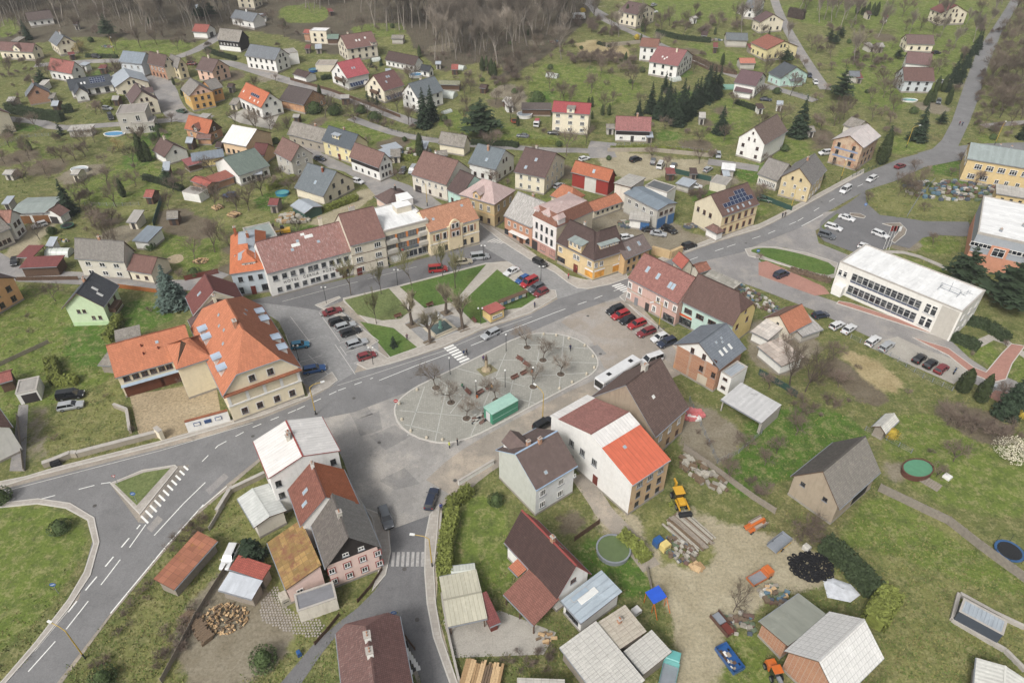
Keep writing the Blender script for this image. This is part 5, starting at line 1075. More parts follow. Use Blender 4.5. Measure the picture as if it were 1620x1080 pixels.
H('terrace_wing','',t(0,800,765),t(0,940,752),6,3.2,0,GRY,R_FLT,root=h,flat=True,par=.6).win('f',[-1,2.5],.5,1.8,2.0,FR_W)
h=H('orange_brick_house','bare orange brick house with grey roof beside the long hedge',t(0,110,575),t(0,160,593),t(0,300,585),3.6,3.6,wallm('#b07048',.2,.95),R_SLT);h.win('g',[0],4.0,1.0,1.0,FR_D).chim([(-.2,0)],BRK)
h=H('edge_house','tall cream house cut by the picture edge above the lane',t(0,-40,600),t(0,62,692),t(0,-160,760),6.5,4.0,CRM,R_BRN);h.row('f',4,1.2,.9,1.4,FR_W).row('f',4,4.0,.9,1.4,FR_W)
h=H('yellow_house','yellow and pink house with grey roof on the street bend',t(0,1075,548),t(0,1155,592),t(0,1310,567),5.8,3.4,wallm('#c9a45e',.35),R_GRY,gwall=wallm('#cc9c5a',.3),gab=wallm('#cfa893',.3));h.row('g',3,3.6,1.0,1.3,FR_D).row('g',3,1.0,1.0,1.3,FR_D).row('f',3,3.4,.9,1.3,FR_W).win('g',[-1,1],6.0,.8,.9,FR_D)
H('wing','',t(0,1290,552),t(0,1362,530),8.0,5.2,2.6,wallm('#c08a52',.35),R_GRY,root=h).row('f',2,3.0,.9,1.2,FR_D)
h=H('peach_gable_house','peach gabled house with brown roof above the yellow house',t(0,1195,422),t(0,1296,447),t(0,1402,405),4.6,3.8,wallm('#c9a590',.3),roofm('#5e4a45','tile',.12));h.auto(FR_D,2).chim([(-.2,0)],CRM)
h=H('white_long_house','long white house with grey roof and tall white gable by the lane',t(0,1518,330),t(1,138,374),t(1,208,330),5.4,3.6,WHT,R_SLT);h.auto(FR_D);H('annex','',t(1,195,335),t(1,275,322),7,4.6,0,WHT,R_FLT,root=h,flat=True)
h=H('black_timber_house','black boarded timber house with grey roof and white base',t(0,1308,252),t(0,1460,262),t(0,1535,232),4.4,4.0,M_WOODB,R_OLD);h.wbox('white_base','f',0,0,h.wl('f')-.1,1.9,.06,WHT).row('f',6,2.4,.7,.8,FR_W)
h=H('red_roof_garage','small white garage with red roof at the end of the drive',t(0,1178,192),t(0,1262,204),t(0,1307,172),3.0,2.6,WHT,roofm('#8c4438','tile',.1),cat='garage');h.wbox('garage_door','g',0,.05,2.6,2.2,.06,FR_D)
h=H('slate_cottage','white cottage with long slate roof near the top edge',t(0,1405,108),t(0,1545,142),8.0,3.4,3.0,WHT,R_SLT);h.row('f',3,1.0,.9,1.1,FR_D).chim([(0,0)],WHT)
h=H('cream_top_house','cream house cut by the top edge above the slate cottage',t(0,1440,-8),t(0,1545,0),9,5.0,3.5,CRM,R_BRN);h.auto(FR_D)
# ---- upper middle
h=H('pale_cube_house','small pale two-storey house with white flat roof under the forest',t(1,345,192),t(1,447,196),6,5.2,0,CRM,R_SNOW,flat=True,par=.2);h.row('f',2,3.0,1,1.2,FR_D).row('f',2,.8,1,1.2,FR_D);H('annex','',t(1,305,205),t(1,345,208),5,3.6,1.2,BRK,R_RED,root=h)
h=H('big_brown_house','large pale house with broad red-brown roof and two roof windows under the forest',t(1,770,280),t(1,575,310),t(1,500,262),5.2,4.4,BEI,roofm('#735149','tile',.1));h.auto(FR_D,2).sky('f',[(0,.5),(.2,.5),(-.4,.6)],.7,1.0,1).chim([(.5,.1)],CRM).dorm('f',-.75,.02,2.6,1.2,'shed',roofm('#735149','tile',.1),BEI)
h=H('pink_roof_house','white house with bright pink-red roof and a strip of solar panels',t(1,702,444),t(1,576,486),t(1,490,432),4.6,4.8,WHT,roofm('#a8444a','tile',.08));h.row('g',2,1.0,1.6,1.4,FR_D).row('g',2,3.4,1.2,1.3,FR_D).win('g',[0],5.8,1.2,1.2,FR_D).sky('f',[(-.1,.5),(.1,.5)],.6,1.0).wbox('balcony','g',0,2.7,4.5,.9,1.2,M_WOODN)
for i in range(7):add('solar_panel',panel_mesh(1.1,1.7),h.root,h.wallM('f',-4.0+i*1.2,1.9)@Matrix.Translation((0,-1.0,0))@Matrix.Rotation(R(45),4,'X'))
h=H('maroon_roof_house','white house with maroon-brown roof and solar panels along the eave',t(1,916,517),t(1,800,562),t(1,700,512),4.6,4.8,CRM,roofm('#6d4843','tile',.1));h.row('g',2,1.0,1.6,1.4,FR_D).row('g',2,3.4,1.2,1.3,FR_D).win('g',[0],5.8,1.2,1.2,FR_D).sky('f',[(.3,.45),(-.2,.7),(0,.7)],.7,1.0).wbox('balcony','g',0,2.7,4.5,.9,1.2,M_WOODN)
for i in range(7):add('solar_panel',panel_mesh(1.1,1.7),h.root,h.wallM('f',-4.0+i*1.2,1.9)@Matrix.Translation((0,-1.0,0))@Matrix.Rotation(R(45),4,'X'))
h=H('white_slate_house','white two-storey house with slate roof behind two tall spruces',t(1,1164,552),t(1,1006,607),t(1,905,567),5.4,4.4,WHT,roofm('#5f676b','slate',.1));h.auto(FR_D).chim([(0,.1)],CRM)
h=H('long_brown_barn','long low white barn with dark brown roof',t(1,820,357),t(1,986,408),t(1,1036,380),2.8,3.0,WHT,R_DBR,cat='barn');h.row('f',6,1.0,.8,1.0,FR_D)
h=H('black_roof_cabin','tiny white cabin with black roof beside a round pool',t(1,1010,432),t(1,1076,442),t(1,1113,427),2.6,2.0,WHT,roofm('#33363a','slate',.1),cat='cabin');h.auto(FR_D,1)
H('flat_garage','low flat roofed beige garage beside the pink-roofed house',t(1,382,402),t(1,500,402),7,2.5,0,BEI,roofm('#958a7c','flat',.1,0,'#000000',0,.5,3),flat=True,cat='garage')
H('brown_carport','brown roofed carport beside the small round pool',t(1,240,452),t(1,322,478),6,2.6,1.4,WHT,R_DBR,cat='carport')
H('green_hut','small hut with green roof beside the large red-brown roof',t(1,450,240),t(1,522,240),5,2.6,1.4,M_WOODN,roofm('#5f7466','flat',.1,0,'#000000',0,.5,1),cat='hut')
h=H('grey_barn','grey barn with slate-grey roof above the slate house',t(1,1135,872),t(1,1290,903),t(1,1326,867),3.2,3.2,CRM,R_OLD,cat='barn')
h=H('slate_house','white house with large slate-blue roof and brick chimney beside the lane',t(1,1315,993),t(1,1483,1037),t(1,1597,952),4.8,4.2,WHT,roofm('#5d676c','slate',.08));h.auto(FR_B).chim([(-.1,-.2)],M_BRICK).sky('f',[(.1,.35)])
H('green_red_sheds','joined low sheds with red and green roofs beside the curved greenhouse',t(1,1130,517),t(1,1262,522),5,2.5,.9,M_WOODN,roofm('#7a7a60','sheet',.2),cat='shed')
H('forest_hut','small pale hut on the slope under the forest',t(1,843,238),t(1,918,240),5,2.4,1.0,GRY,R_OLD,cat='hut')
h=H('red_roof_flats','cream three-storey house with red roof and central dormer',t(2,280,684),t(2,512,702),t(2,529,652),7.4,2.6,CRM,roofm('#97373a','tile',.08));
for z in(.9,3.3,5.6):h.win('f',[-4.4,0,4.2],z,1.5,1.2,FR_W,2)
h.dorm('f',0,.02,2.6,1.6,'shed',R_OLD,CRM,1)
h=H('pink_tile_cottage','cottage with weathered pink tiled roof, black boarded band and white base',t(2,668,797),t(2,887,805),('r',t(2,888,716),42),4.0,0,WHT,roofm('#8b5450','tile',.2,0,'#000000',.12),cat='cottage');h.wbox('black_boards','f',0,2.4,h.wl('f')-.02,1.3,.05,M_WOODB).win('f',[-3.8,3.8],.9,1.2,.9,FR_W,1).door('f',0,FR_D).chim([(.2,0)],M_BRICK)
H('long_carport','long brown carport roof beside the red-roofed flats',t(2,95,667),t(2,280,670),5,2.7,.8,M_WOODN,roofm('#5a4f49','sheet',.1),ry=1,cat='carport')
h=H('hill_house','white two-storey house with brown roof among cypresses near the top edge',t(2,702,66),t(2,800,102),t(2,886,50),6.0,3.4,CRM,roofm('#5d4744','tile',.12));h.auto(FR_D)
h=H('pinkish_villa','white villa with broad dusky pink roof and glazed front',t(2,885,372),t(2,1050,414),t(2,1106,328),5.4,4.2,WHT,roofm('#86514e','tile',.1));h.auto(FR_D).sky('f',[(-.3,.4),(0,.4),(-.1,.3)],.6,.9,1).chim([(.4,-.2)],CRM)
h=H('brown_top_villa','white house with brown roof joined behind the dusky pink roof',t(2,816,287),t(2,928,298),9,6.0,2.6,WHT,roofm('#7a5040','tile',.1));h.auto(FR_D)
h=H('white_lane_house','white house with brown roof and low porch beside the lane',t(2,1395,502),t(2,1527,532),t(2,1579,467),4.6,3.4,WHT,roofm('#61474a','tile',.1));h.auto(FR_D);H('porch','',t(2,1393,556),t(2,1500,572),3.5,2.6,.8,WHT,roofm('#61474a','tile',.1),root=h,ry=1)
h=H('tall_white_house','tall white gabled house with long brown-grey roof below the spruce',t(3,152,792),t(3,40,887),t(2,1424,834),6.3,4.6,WHT,roofm('#6d5a50','tile',.2));h.win('g',[-2.6,2.4],3.7,1.0,1.1,FR_B,1).win('g',[-2.6,2.4],1.0,1.0,1.1,FR_B,1).win('g',[-1,1],6.2,.6,1.0,FR_B,0).win('g',[0],8.4,.6,.8,FR_B,0)
H('far_grey_barn','grey barn with dark sheet roof in the upper gardens',t(2,1345,247),t(2,1479,252),8,3.0,2.2,GRY,roofm('#5e6466','sheet',.1),cat='barn')
H('salmon_shed','small shed with salmon roof beside the lane',t(2,1430,390),t(2,1527,390),6,2.6,1.4,GRY,roofm('#b0654d','sheet',.1),cat='shed')
h=H('top_white_house','white house with slate roof at the top edge beside the straight lane',t(2,1450,52),t(2,1535,62),t(2,1610,10),5.0,3.6,WHT,R_SLT);h.auto(FR_D)
h=H('brown_top_house','cream house with brown roof beside the straight lane near the top',t(2,1525,112),t(3,10,142),t(3,136,118),4.8,3.2,CRM,roofm('#5f4846','tile',.1));h.auto(FR_D)
# ---- upper right
h=H('yellow_lane_house','pale yellow house with rust-red roof beside the straight lane',t(3,-50,258),t(3,50,312),t(3,246,287),4.6,3.0,wallm('#cdbf8c',.3),roofm('#8b4f3c','tile',.15));h.auto(FR_D)
h=H('mint_house','mint green house with dark slate roof and small porch',t(3,70,442),t(3,136,482),t(3,290,446),3.8,3.6,MNT,roofm('#474c50','slate',.1));h.auto(FR_W);H('porch','',t(3,196,497),t(3,280,490),3,2.6,.6,MNT,R_SLT,root=h,ry=1)
h=H('derelict_house','derelict three-storey house with patched white roof and crumbling plaster',t(3,752,830),t(3,641,905),t(3,447,852),7.8,2.6,wallm('#b29a80',.6,.45),roofm('#b9aea8','metal',.25,.3,'#8a5a50',0,.5,.6),ov=.5,ovg=.4);
for z in(1.0,3.6,6.0):h.win('g',[-2.6,2.2],z,1.0,1.4,FR_D,1)
h.win('f',[-3,0,3],3.6,1,1.4,FR_D).win('f',[-3,0,3],1.0,1,1.4,FR_D)
for z in(2.9,5.3):h.wbox('blue_board','g',0,z,7.5,.5,.1,plain('faded_blue','#7d8ba6',.7))
H('grey_ruin','small grey collapsing shed behind the derelict house',t(3,515,760),t(3,600,790),8,3.0,2.0,OLDW,R_OLD,cat='shed')
h=H('hilltop_house','cream house with red-brown roof and white tent at the top right',t(3,1075,52),t(3,1112,88),t(3,1247,66),5.4,3.4,CRM,roofm('#70403a','tile',.1));h.auto(FR_B)
h=H('far_brown_house','brown roofed house highest of three beside the hill road',t(3,905,272),t(3,1075,278),9,3.4,3.0,CRM,roofm('#66504a','tile',.1));h.auto(FR_D)
h=H('middle_brown_house','white house with brown roof in the middle of three beside the hill road',t(3,895,388),t(3,1050,406),('r',t(3,905,315),35),4.5,0,WHT,roofm('#6b4e4a','tile',.1));h.auto(FR_D)
h=H('near_brown_house','grey-white house with brown roof lowest of three beside the hill road',t(3,888,497),t(3,1076,502),('r',t(3,905,412),38),4.6,0,wallm('#b3b8ba',.3),roofm('#63463f','tile',.1));h.auto(FR_D,2)
H('grey_shed','dark grey garden shed among shrubs beside the three brown roofs',t(3,555,468),t(3,622,470),5,2.8,1.5,GRY,R_SLT,cat='shed')
h=H('old_ochre_house','old ochre house with broken grey slate roof on the main road',t(13,440,38),t(13,327,127),t(13,128,82),6.0,4.0,wallm('#bba982',.6),roofm('#6e6a66','slate',.2,.2,'#9a948c'));h.win('g',[-3,0,3],3.6,.8,1.1,FR_W).win('g',[-3,0,3],1.0,.8,1.1,FR_W).win('g',[-1.2,1.2],6.0,.6,.9,FR_D).row('f',4,3.5,.9,1.2,FR_W).row('f',4,.9,.9,1.2,FR_W).chim([(0,0)],BRK)
h=H('grey_low_house','low house with dark grey roof and glazed front beside the old ochre house',t(2,1535,1060),t(13,118,102),('r',t(3,60,960),38),3.6,0,OLDW,R_GRY);h.row('f',9,.9,1.0,1.4,FR_W,1)
# ---- left side
h=H('green_house','bright green house with dark grey roof and wooden balcony',t(10,736,737),t(10,632,870),t(10,372,884),5.2,3.8,wallm('#b3c6a0',.15),roofm('#474a50','tile',.1),ov=.5,ovg=.6);h.win('g',[-1.6,-.4],3.4,.7,.9,FR_B,0).win('g',[1.0,2.4],1.6,.7,.9,FR_B,0).wbox('base_band','g',0,0,h.wl('g')-.1,.9,.06,wallm('#a6c191',.15)).row('f',2,3.0,.9,1.2,FR_B).wbox('balcony','f',-.5,2.3,3.6,1.0,1.5,M_WOODN).sky('f',[(.1,.6),(.3,.35)],.6,1.4,1).chim([(-.1,.05)],M_BRICK)
h=H('grey_roof_house','grey two-storey house with weathered grey roof and brick chimney beside the lane',t(10,440,585),t(10,757,595),t(10,838,530),5.4,4.2,wallm('#b9b4a6',.35),roofm('#726d66','slate',.16,.25,'#8b867a'));h.row('f',3,3.3,1.5,1.2,FR_W,1).row('f',3,.9,1.5,1.2,FR_W,1).chim([(0,.05)],M_BRICK)
h=H('brown_roof_cottage','low cottage with brown roof beside the blue spruce',t(10,778,642),t(10,922,670),t(10,1032,577),3.2,2.6,CRM,roofm('#6d4a40','tile',.14),cat='cottage');h.row('f',2,1.0,.9,1.0,FR_B)
h=H('blue_shed','blue-grey roofed garden shed with a glass lean-to behind the grey-roofed house',t(10,805,465),t(10,902,476),7,2.8,.8,WHT,roofm('#6c7780','flat',.08,0,'#000000',0,.5,2),ry=1,cat='shed')
h=H('rust_roof_house','white house with rust-brown roof at the left edge',t(10,-90,365),t(10,62,358),t(10,138,300),5.5,2.4,WHT,roofm('#8a5c4a','tile',.2));h.row('g',2,3.3,1.1,1.3,FR_B).row('g',2,.9,1.1,1.2,FR_B)
h=H('green_garage','wide garage with grey-green roof and brown timber doors beside a white car',t(10,75,290),t(10,302,294),t(10,374,197),3.4,.6,WHT,R_GRN,cat='garage');h.wbox('garage_door','f',-2.8,.05,4.2,2.4,.08,plain('timber_door','#7d532f',.8)).wbox('garage_door','f',2.2,.05,4.2,2.4,.08,plain('timber_door','#7d532f',.8))
h=H('gable_garage','small white gabled garage with brown door beside the wide garage',t(10,408,280),t(10,368,318),t(10,285,293),2.7,1.8,WHT,R_BRN,cat='garage');h.wbox('garage_door','g',0,.05,2.4,2.1,.06,FR_D)
def posts(h,w=.14,mat=None):
 for i in(-1,1):
  for j in(-1,1):add('post',box_mesh(('post',round(h.H,1),w,(mat or M_WOODN).name),-w/2,-w/2,0,w/2,w/2,h.H-.1,mat or M_WOODN),h.root,h.M@TR(i*(h.L/2-.4),j*(h.W/2-.4)))
h=H('maroon_carport','square carport with maroon roof beside a dark car',t(10,108,558),t(10,197,567),t(10,252,498),2.6,.25,WHT,R_MAR,open_=True,ry=1,cat='carport');posts(h)
h=H('long_maroon_carport','long maroon roofed carport with timber walls beside the grey-roofed house',t(10,125,622),t(10,347,622),t(10,387,560),2.8,.3,M_WOODN,R_MAR,ry=1,cat='carport',plinth=None)
h=H('peach_house','peach orange house cut by the left edge below the lane',t(10,30,640),t(10,98,690),t(10,-160,900),6.0,4.0,wallm('#d19c6c',.25),R_DBR);h.row('g',4,3.6,1.2,1.4,FR_B).row('g',4,.9,1.2,1.4,FR_B)
h=H('half_timbered_house','timbered house with grey roof at the left edge',t(10,-90,455),t(10,66,388),9,4.6,3.5,OLDW,R_OLD);h.row('f',4,1.0,.9,1.2,FR_B)
h=H('maroon_roof_house','house with maroon roof and white verge behind the town hall',t(10,1440,722),t(10,1492,830),t(10,1180,925),5.2,4.4,CRM,roofm('#6f3a34','tile',.1),edge=M_WHITE);h.sky('b',[(0,.5)])
h=H('brown_lean_house','brown roofed building with cream chimney squeezed beside the town hall',t(10,1506,838),t(10,1534,880),t(10,1165,990),4.2,3.4,CRM,roofm('#5d443e','tile',.12));h.chim([(.0,.02)],CRM,.8,.6,1.6)
# ---- town hall with its wings
th=wallm('#cfc2a4',.25);ro=roofm('#b5653c','tile',.1,.12,'#9d5f40')
h=H('town_hall','large cream town hall with orange half-hipped roof, blue-grey dormers and garage wing',(405,487),q(280,550,1335,217),q(280,550,475,492),7.2,8.2,th,ro,cat='building',hip=(6.5,6.5),k=.45,ov=.6,ovg=.5,edge=plain('flashing','#97a5b2',.5))
G_=h.wl('g');h.win('g',[-G_*.33,-G_*.12,G_*.12,G_*.34],1.2,1.1,1.4,FR_B,1,1,casing=M_WHITE).win('g',[-G_*.12,G_*.13],7.9,1.1,1.4,FR_B,1,casing=M_WHITE)
h.band(3.9,.3,.16,M_WHITE,['g','f']).wbox('eave_ledge','g',0,6.85,G_+1.0,.22,.85,ro)
for f in(-.36,-.12,.12,.36):h.wbox('blind_panel','g',G_*f,4.6,2.2,1.7,.07,th)
for f in(-.49,-.24,0,.24,.49):h.wbox('pilaster','g',G_*f*.98,4.2,.55,2.6,.1,M_WHITE)
L_=h.wl('f');h.win('f',[L_*f for f in(-.36,-.18,0,.18,.36)],4.6,1.0,1.6,FR_B,1,casing=M_WHITE).win('f',[L_*f for f in(-.36,-.18,0,.18,.36)],1.2,1.0,1.5,FR_B,1,casing=M_WHITE)
zn=roofm('#8fa1b3','metal',.08,0,'#000000',0,.5,3)
for sd in 'fb':
 for x in(-.55,-.3,.3,.6):h.dorm(sd,x,.15,1.7,1.5,'shed',zn,M_WHITE,1)
h.chim([(.25,.1)],M_BRICK,1.0,.7,1.0).sky('b',[(-.4,.7),(-.2,.6),(0,.65),(.2,.5)],.6,.6).sky('f',[(-.4,.6),(-.2,.7)],.6,.6)
h2=H('wing','',q(160,470,148,862),q(160,470,1000,622),('r',q(160,470,55,515),34),5.4,0,th,ro,root=h,ov=.3)
L_=h2.wl('f');h2.win('f',[L_*f for f in(-.40,-.28,-.165,-.05,.06,.16)],3.7,1.2,1.2,FR_B,1).wbox('canopy','f',-L_*.11,3.0,L_*.78,.12,.9,zn)
for f in(-.35,-.1,.12):h2.wbox('garage_door','f',L_*f,.05,3.6,2.5,.08,plain('rust_door','#5f3320',.7))
for f,v in((-.1,.7),(-.1,.45),(.1,.5)):add('roof_vent',chim_mesh(.25,.25,.5,M_DOORR,False),h2.ro,h2.slope('f',f*L_,v)@Matrix.Rotation(-R(34),4,'X'))
h2.sky('f',[(.2,.7)],.6,.6)
h2=H('stair_tower','',q(160,470,800,772),q(160,470,1194,642),9.0,7.9,3.0,th,ro,root=h,hip=(4.2,4.2),ov=.3);h2.win('g',[-2.5],5.6,1.2,1.6,FR_D,1).win('g',[-2.5],2.9,1.4,1.8,FR_D,1).win('g',[-2.5],.2,1.6,2.2,FR_D,1).win('f',[2.9],5.6,1.2,1.6,FR_D,1).win('f',[2.9],2.9,1.2,1.6,FR_D,1)
H('link_wing','',q(160,470,1060,600),q(160,470,1290,560),6.0,7.2,1.8,th,ro,root=h)
# ---- lower left and bottom
h=H('white_metal_house','white house with pale metal roof edged in red at the road junction',t(21,430,492),t(21,531,703),t(21,98,882),9.2,1.9,wallm('#d2d0cc',.4),R_WHT,edge=plain('red_edge','#93423c',.6),gut=plain('red_edge','#93423c',.6),ov=.25,ovg=.2);h.win('g',[-4.6,4.4],6.4,.9,1.3,FR_D).win('g',[-4.6,4.4],3.6,.9,1.3,FR_D).row('f',4,6.2,.9,1.4,FR_W).row('f',4,3.4,.9,1.4,FR_W).row('f',3,.8,.9,1.4,FR_W).chim([(-.2,.1),(-.05,.15)],OLDW,.6,.6,1.0)
H('annex','',(388,783),(402,834),(448,802),3.4,.6,OLDW,roofm('#aeb0aa','metal',.2,.2,'#8b8a80',0,.5,.6),root=h)
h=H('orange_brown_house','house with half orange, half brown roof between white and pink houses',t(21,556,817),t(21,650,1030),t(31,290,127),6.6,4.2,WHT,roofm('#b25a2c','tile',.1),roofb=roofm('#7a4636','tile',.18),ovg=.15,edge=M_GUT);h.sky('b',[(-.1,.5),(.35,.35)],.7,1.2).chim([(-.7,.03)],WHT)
h=H('pink_timber_house','pink house with black boarded gable, grey roof and rusty lean-to',t(31,662,-5),t(31,780,253),t(31,440,377),5.8,4.8,wallm('#cfb3a8',.3),roofm('#8a857e','slate',.12,.25,'#77716a'),roofb=roofm('#5d5650','slate',.2,.3,'#7b7668'),gab=M_WOODB,ovg=.5,edge=M_WOODB);G_=h.wl('g')  # roofb is a darker copy of the slate: left slope's shade painted in
h.win('g',[-3.3,-1.0,1.3,3.6],3.6,.9,1.1,FR_W,1,casing=plain('red_edge','#93423c',.6)).win('g',[-3.3,-1.0,1.3,3.6],1.1,.9,1.1,FR_W,1,casing=plain('red_edge','#93423c',.6)).win('g',[-.9,1.4],6.3,.9,.7,FR_W,1).chim([(0,.02)],GRY,.7,.7,.8)
h2=H('lean_to','',t(31,113,212),t(31,200,512),t(31,425,392),3.9,1.8,wallm('#cfb3a8',.3),roofm('#8a6a30','sheet',.3,.55,'#7a4a3a',.15,.9,.9),root=h,ry=1,ov=.2,ovg=.2);h2.win('g',[-1],1.2,1.0,1.2,FR_W)
H('grey_annex','',t(31,226,552),t(31,272,645),t(31,516,608),2.8,0,OLDW,roofm('#6f7074','flat',.1,0,'#000000',0,.5,4),root=h,flat=True,par=.12)
h=H('bottom_house','house with dusky pink roof and white chimneys at the bottom edge',t(31,755,727),t(31,1000,1215),t(31,570,1230),5.0,4.6,WHT,roofm('#8c6058','tile',.12,0,'#000000',.12),roofb=roofm('#6a4a44','tile',.15,0,'#000000',.2),hip=(3.0,0),k=.35);h.chim([(.1,.02),(-.25,.02)],WHT,.9,.8,.8)  # left slope takes darkened tiles, its shade put into the colour
h=H('red_brown_house','house with steep dark brown roof on one side and red on the other',t(32,-5,217),t(32,312,570),t(32,521,413),4.0,5.0,WHT,roofm('#44302c','tile',.1),roofb=roofm('#97443a','sheet',.1),edge=plain('red_edge','#93423c',.6));h.win('g',[0],4.6,1.0,.9,FR_B).chim([(.15,.03)],M_BRICK).sky('b',[(-.1,.5),(.2,.5)],.6,.8)
h2=H('carport','',t(32,0,527),t(32,172,730),t(32,316,592),2.7,1.4,WHT,roofm('#7b4a3c','tile',.12),root=h,ry=1,open_=True)
for i in(-1,0,1):add('post',box_mesh(('post',2.6,.16,'w'),-.08,-.08,0,.08,.08,2.6,M_WOODN),h.root,h2.M@TR(i*(h2.L/2-.3),-h2.W/2+.3))
H('canopy','',t(32,25,365),t(32,75,432),t(32,135,375),2.4,.4,WHT,roofm('#b0623f','sheet',.1),root=h,ry=1,open_=True)
h2=H('metal_annex','',t(32,327,582),t(32,460,718),t(32,722,547),3.2,.5,WHT,roofm('#8d9aa3','metal',.08,0,'#000000',0,.5,1.1),root=h,ry=1);h2.sky('f',[(-.15,.45)],1.0,3.2,1).sky('f',[(-.55,.35)],.9,3.0).row('f',3,1.0,.9,1.0,FR_D)
fc=roofm('#a8a59c','sheet',.08,.3,'#86837a',0,9,9)
h=H('sheet_roof_shed','large shed roofed with stained pale fibre-cement sheets at the bottom',t(32,308,877),t(32,622,1245),t(32,860,1092),3.2,.6,M_WOODG,fc,ry=1,cat='shed',plinth=None);h.sheets('f',12,5,fc)
h=H('corrugated_shed','shed with worn beige corrugated roof beside the metal-roofed annex',t(32,535,727),t(32,655,902),t(32,850,764),3.4,.4,M_WOODG,R_COR,ry=1,cat='shed',plinth=None);h.sheets('f',6,4,roofm('#a09684','sheet',.1,.3,'#857d6c',0,9,9));h.chim([(-.3,.2)],M_BRICK,.5,.5,.8)
h=H('pale_sheet_shed','open shed with a sagging pale sheet roof beside the turquoise truck',t(32,725,882),t(32,842,1027),t(32,1006,890),3.0,.3,M_WOODG,fc,ry=1,cat='shed',plinth=None);h.sheets('f',6,4,fc)
h=H('old_barn','old brick barn with steep mossy grey roof in the meadow',t(23,746,834),t(23,492,1062),t(23,198,860),4.4,5.0,wallm('#978975',.6,.1),roofm('#79736a','slate',.14,.3,'#8a8474'),roofb=roofm('#5a544e','slate',.2,.35,'#6a665a'),cat='barn',ovg=.25);h.win('g',[-2.2,1.8],3.8,.8,.8,FR_D,1).wbox('opening_shade_panel','f',2.0,.1,4.5,3.2,.04,plain('painted_opening_shade','#1d1a18',.9))  # shade painted in: darker left slope, and a dark panel for the opening
sh=roofm('#c2c0bb','sheet',.05,.2,'#a09d95',0,9,9)
h=H('white_sheet_barn','brick barn with white fibre-cement roof and olive lean-to in the yard corner',t(33,767,927),t(33,490,1195),t(33,160,887),4.4,3.6,BRK,sh,cat='barn',roofb=sh);h.sheets('f',12,7,sh).sheets('b',12,6,sh)
H('lean_to','',t(33,230,517),t(33,2,705),t(33,160,882),3.4,.9,BRK,roofm('#7d8073','flat',.1,.3,'#8a8876',0,.5,3),root=h,ry=1)
h=H('grey_container_shed','dark blue-grey shed with pale metal roof in a walled pit on the lawn',t(33,1225,642),t(33,1492,787),t(33,1517,702),2.7,0,plain('dark_metal_wall','#3f4650',.6),roofm('#8b959d','metal',.1,.2,'#a4a8a8',0,.5,.5),flat=True,par=.06,cat='shed')
h=H('polytunnel','pale ribbed shelter roof at the lower right corner',t(33,1392,957),t(33,1310,1150),t(33,1640,1250),2.5,.9,WHT,roofm('#b5b4aa','flat',.06,.2,'#99978c',0,.5,.6),cat='shed')
h=H('pale_hut','small hut with pale gabled roof between two gardens',t(23,861,522),t(23,776,602),t(23,693,557),2.1,1.0,M_WOODG,roofm('#bcb9ae','sheet',.06,.2,'#9b988b'),cat='hut')
h=H('pale_carport','wide carport with pale spotted sheet roof beside the brick house',t(22,1312,392),t(22,1562,537),t(23,140,432),2.9,.3,GRY,roofm('#a9a8a6','flat',.1,.3,'#8d8c8a',0,.5,1.1),ry=1,open_=True,cat='carport',ov=.1);posts(h,.2,M_CONC);mb=MB();mb.box(-h.L/2,h.W/2-.3,0,h.L/2,h.W/2-.1,2.7);mb.box(h.L/2-.2,-h.W/2+.2,0,h.L/2,h.W/2-.32,2.7);add('block_wall',mb.mesh('block_wall',[M_CONC]),h.root,h.M)
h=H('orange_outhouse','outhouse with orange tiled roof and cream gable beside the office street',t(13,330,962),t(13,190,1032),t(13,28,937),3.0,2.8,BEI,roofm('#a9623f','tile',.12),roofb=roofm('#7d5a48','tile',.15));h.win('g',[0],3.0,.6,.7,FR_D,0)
H('slate_lean_to','small grey slate lean-to beside the orange outhouse',t(13,268,1050),t(13,398,1005),5,2.2,.9,GRY,R_GWH,ry=1,cat='shed')
H('rusty_shed','shed with patchwork of rusty and pale sheets behind the yellow gable',t(13,-40,1012),t(13,60,1072),t(13,135,990),2.8,.4,WHT,roofm('#b3aaa0','sheet',.2,.3,'#8d5f48',0,1.0,1.0),ry=1,cat='shed')
H('mixed_sheet_shed','white shed under mixed brown and pale roofing sheets beside bare trees',t(23,15,60),t(23,140,190),t(23,260,130),2.8,.4,WHT,roofm('#a99a8c','sheet',.25,.35,'#7d4f3c',0,1.2,1.2),ry=1,cat='shed')
H('tile_hip_annex','low annex with red tiled roof behind the salmon pink house',t(12,1020,585),t(12,1075,640),t(12,1145,620),3.2,2.2,BEI,roofm('#a95240','tile',.1),cat='building')
H('patch_roof_shed','long low shed with patchy corrugated roof beside the scrap heap',t(12,1195,690),t(12,1370,780),t(12,1428,725),2.6,.4,M_WOODG,roofm('#8d887c','sheet',.25,.4,'#6f6a5c',0,1.2,1.1),ry=1,cat='shed',plinth=None)
H('rust_roof_hut','small hut with rusty brown tiled roof beside the patchy shed',t(12,1180,665),t(12,1255,640),4,2.4,1.2,OLDW,R_RUST,cat='hut')
h=H('rusty_long_shed','long narrow shed with rusty orange and yellow roof beside the main road',t(30,1062,512),t(30,1327,213),3.6,2.4,.7,M_WOODG,roofm('#9a5a3c','sheet',.2,.35,'#a0742c',0,1.0,1.0),ry=1,cat='shed',plinth=None)
h=H('silver_shed','shed with silver patched roof beside the woodpile',t(30,1330,512),t(30,1537,570),t(30,1607,462),2.5,.3,M_WOODG,roofm('#a8adb3','flat',.12,.2,'#8d8f92',0,.5,2),ry=1,cat='shed',plinth=None)
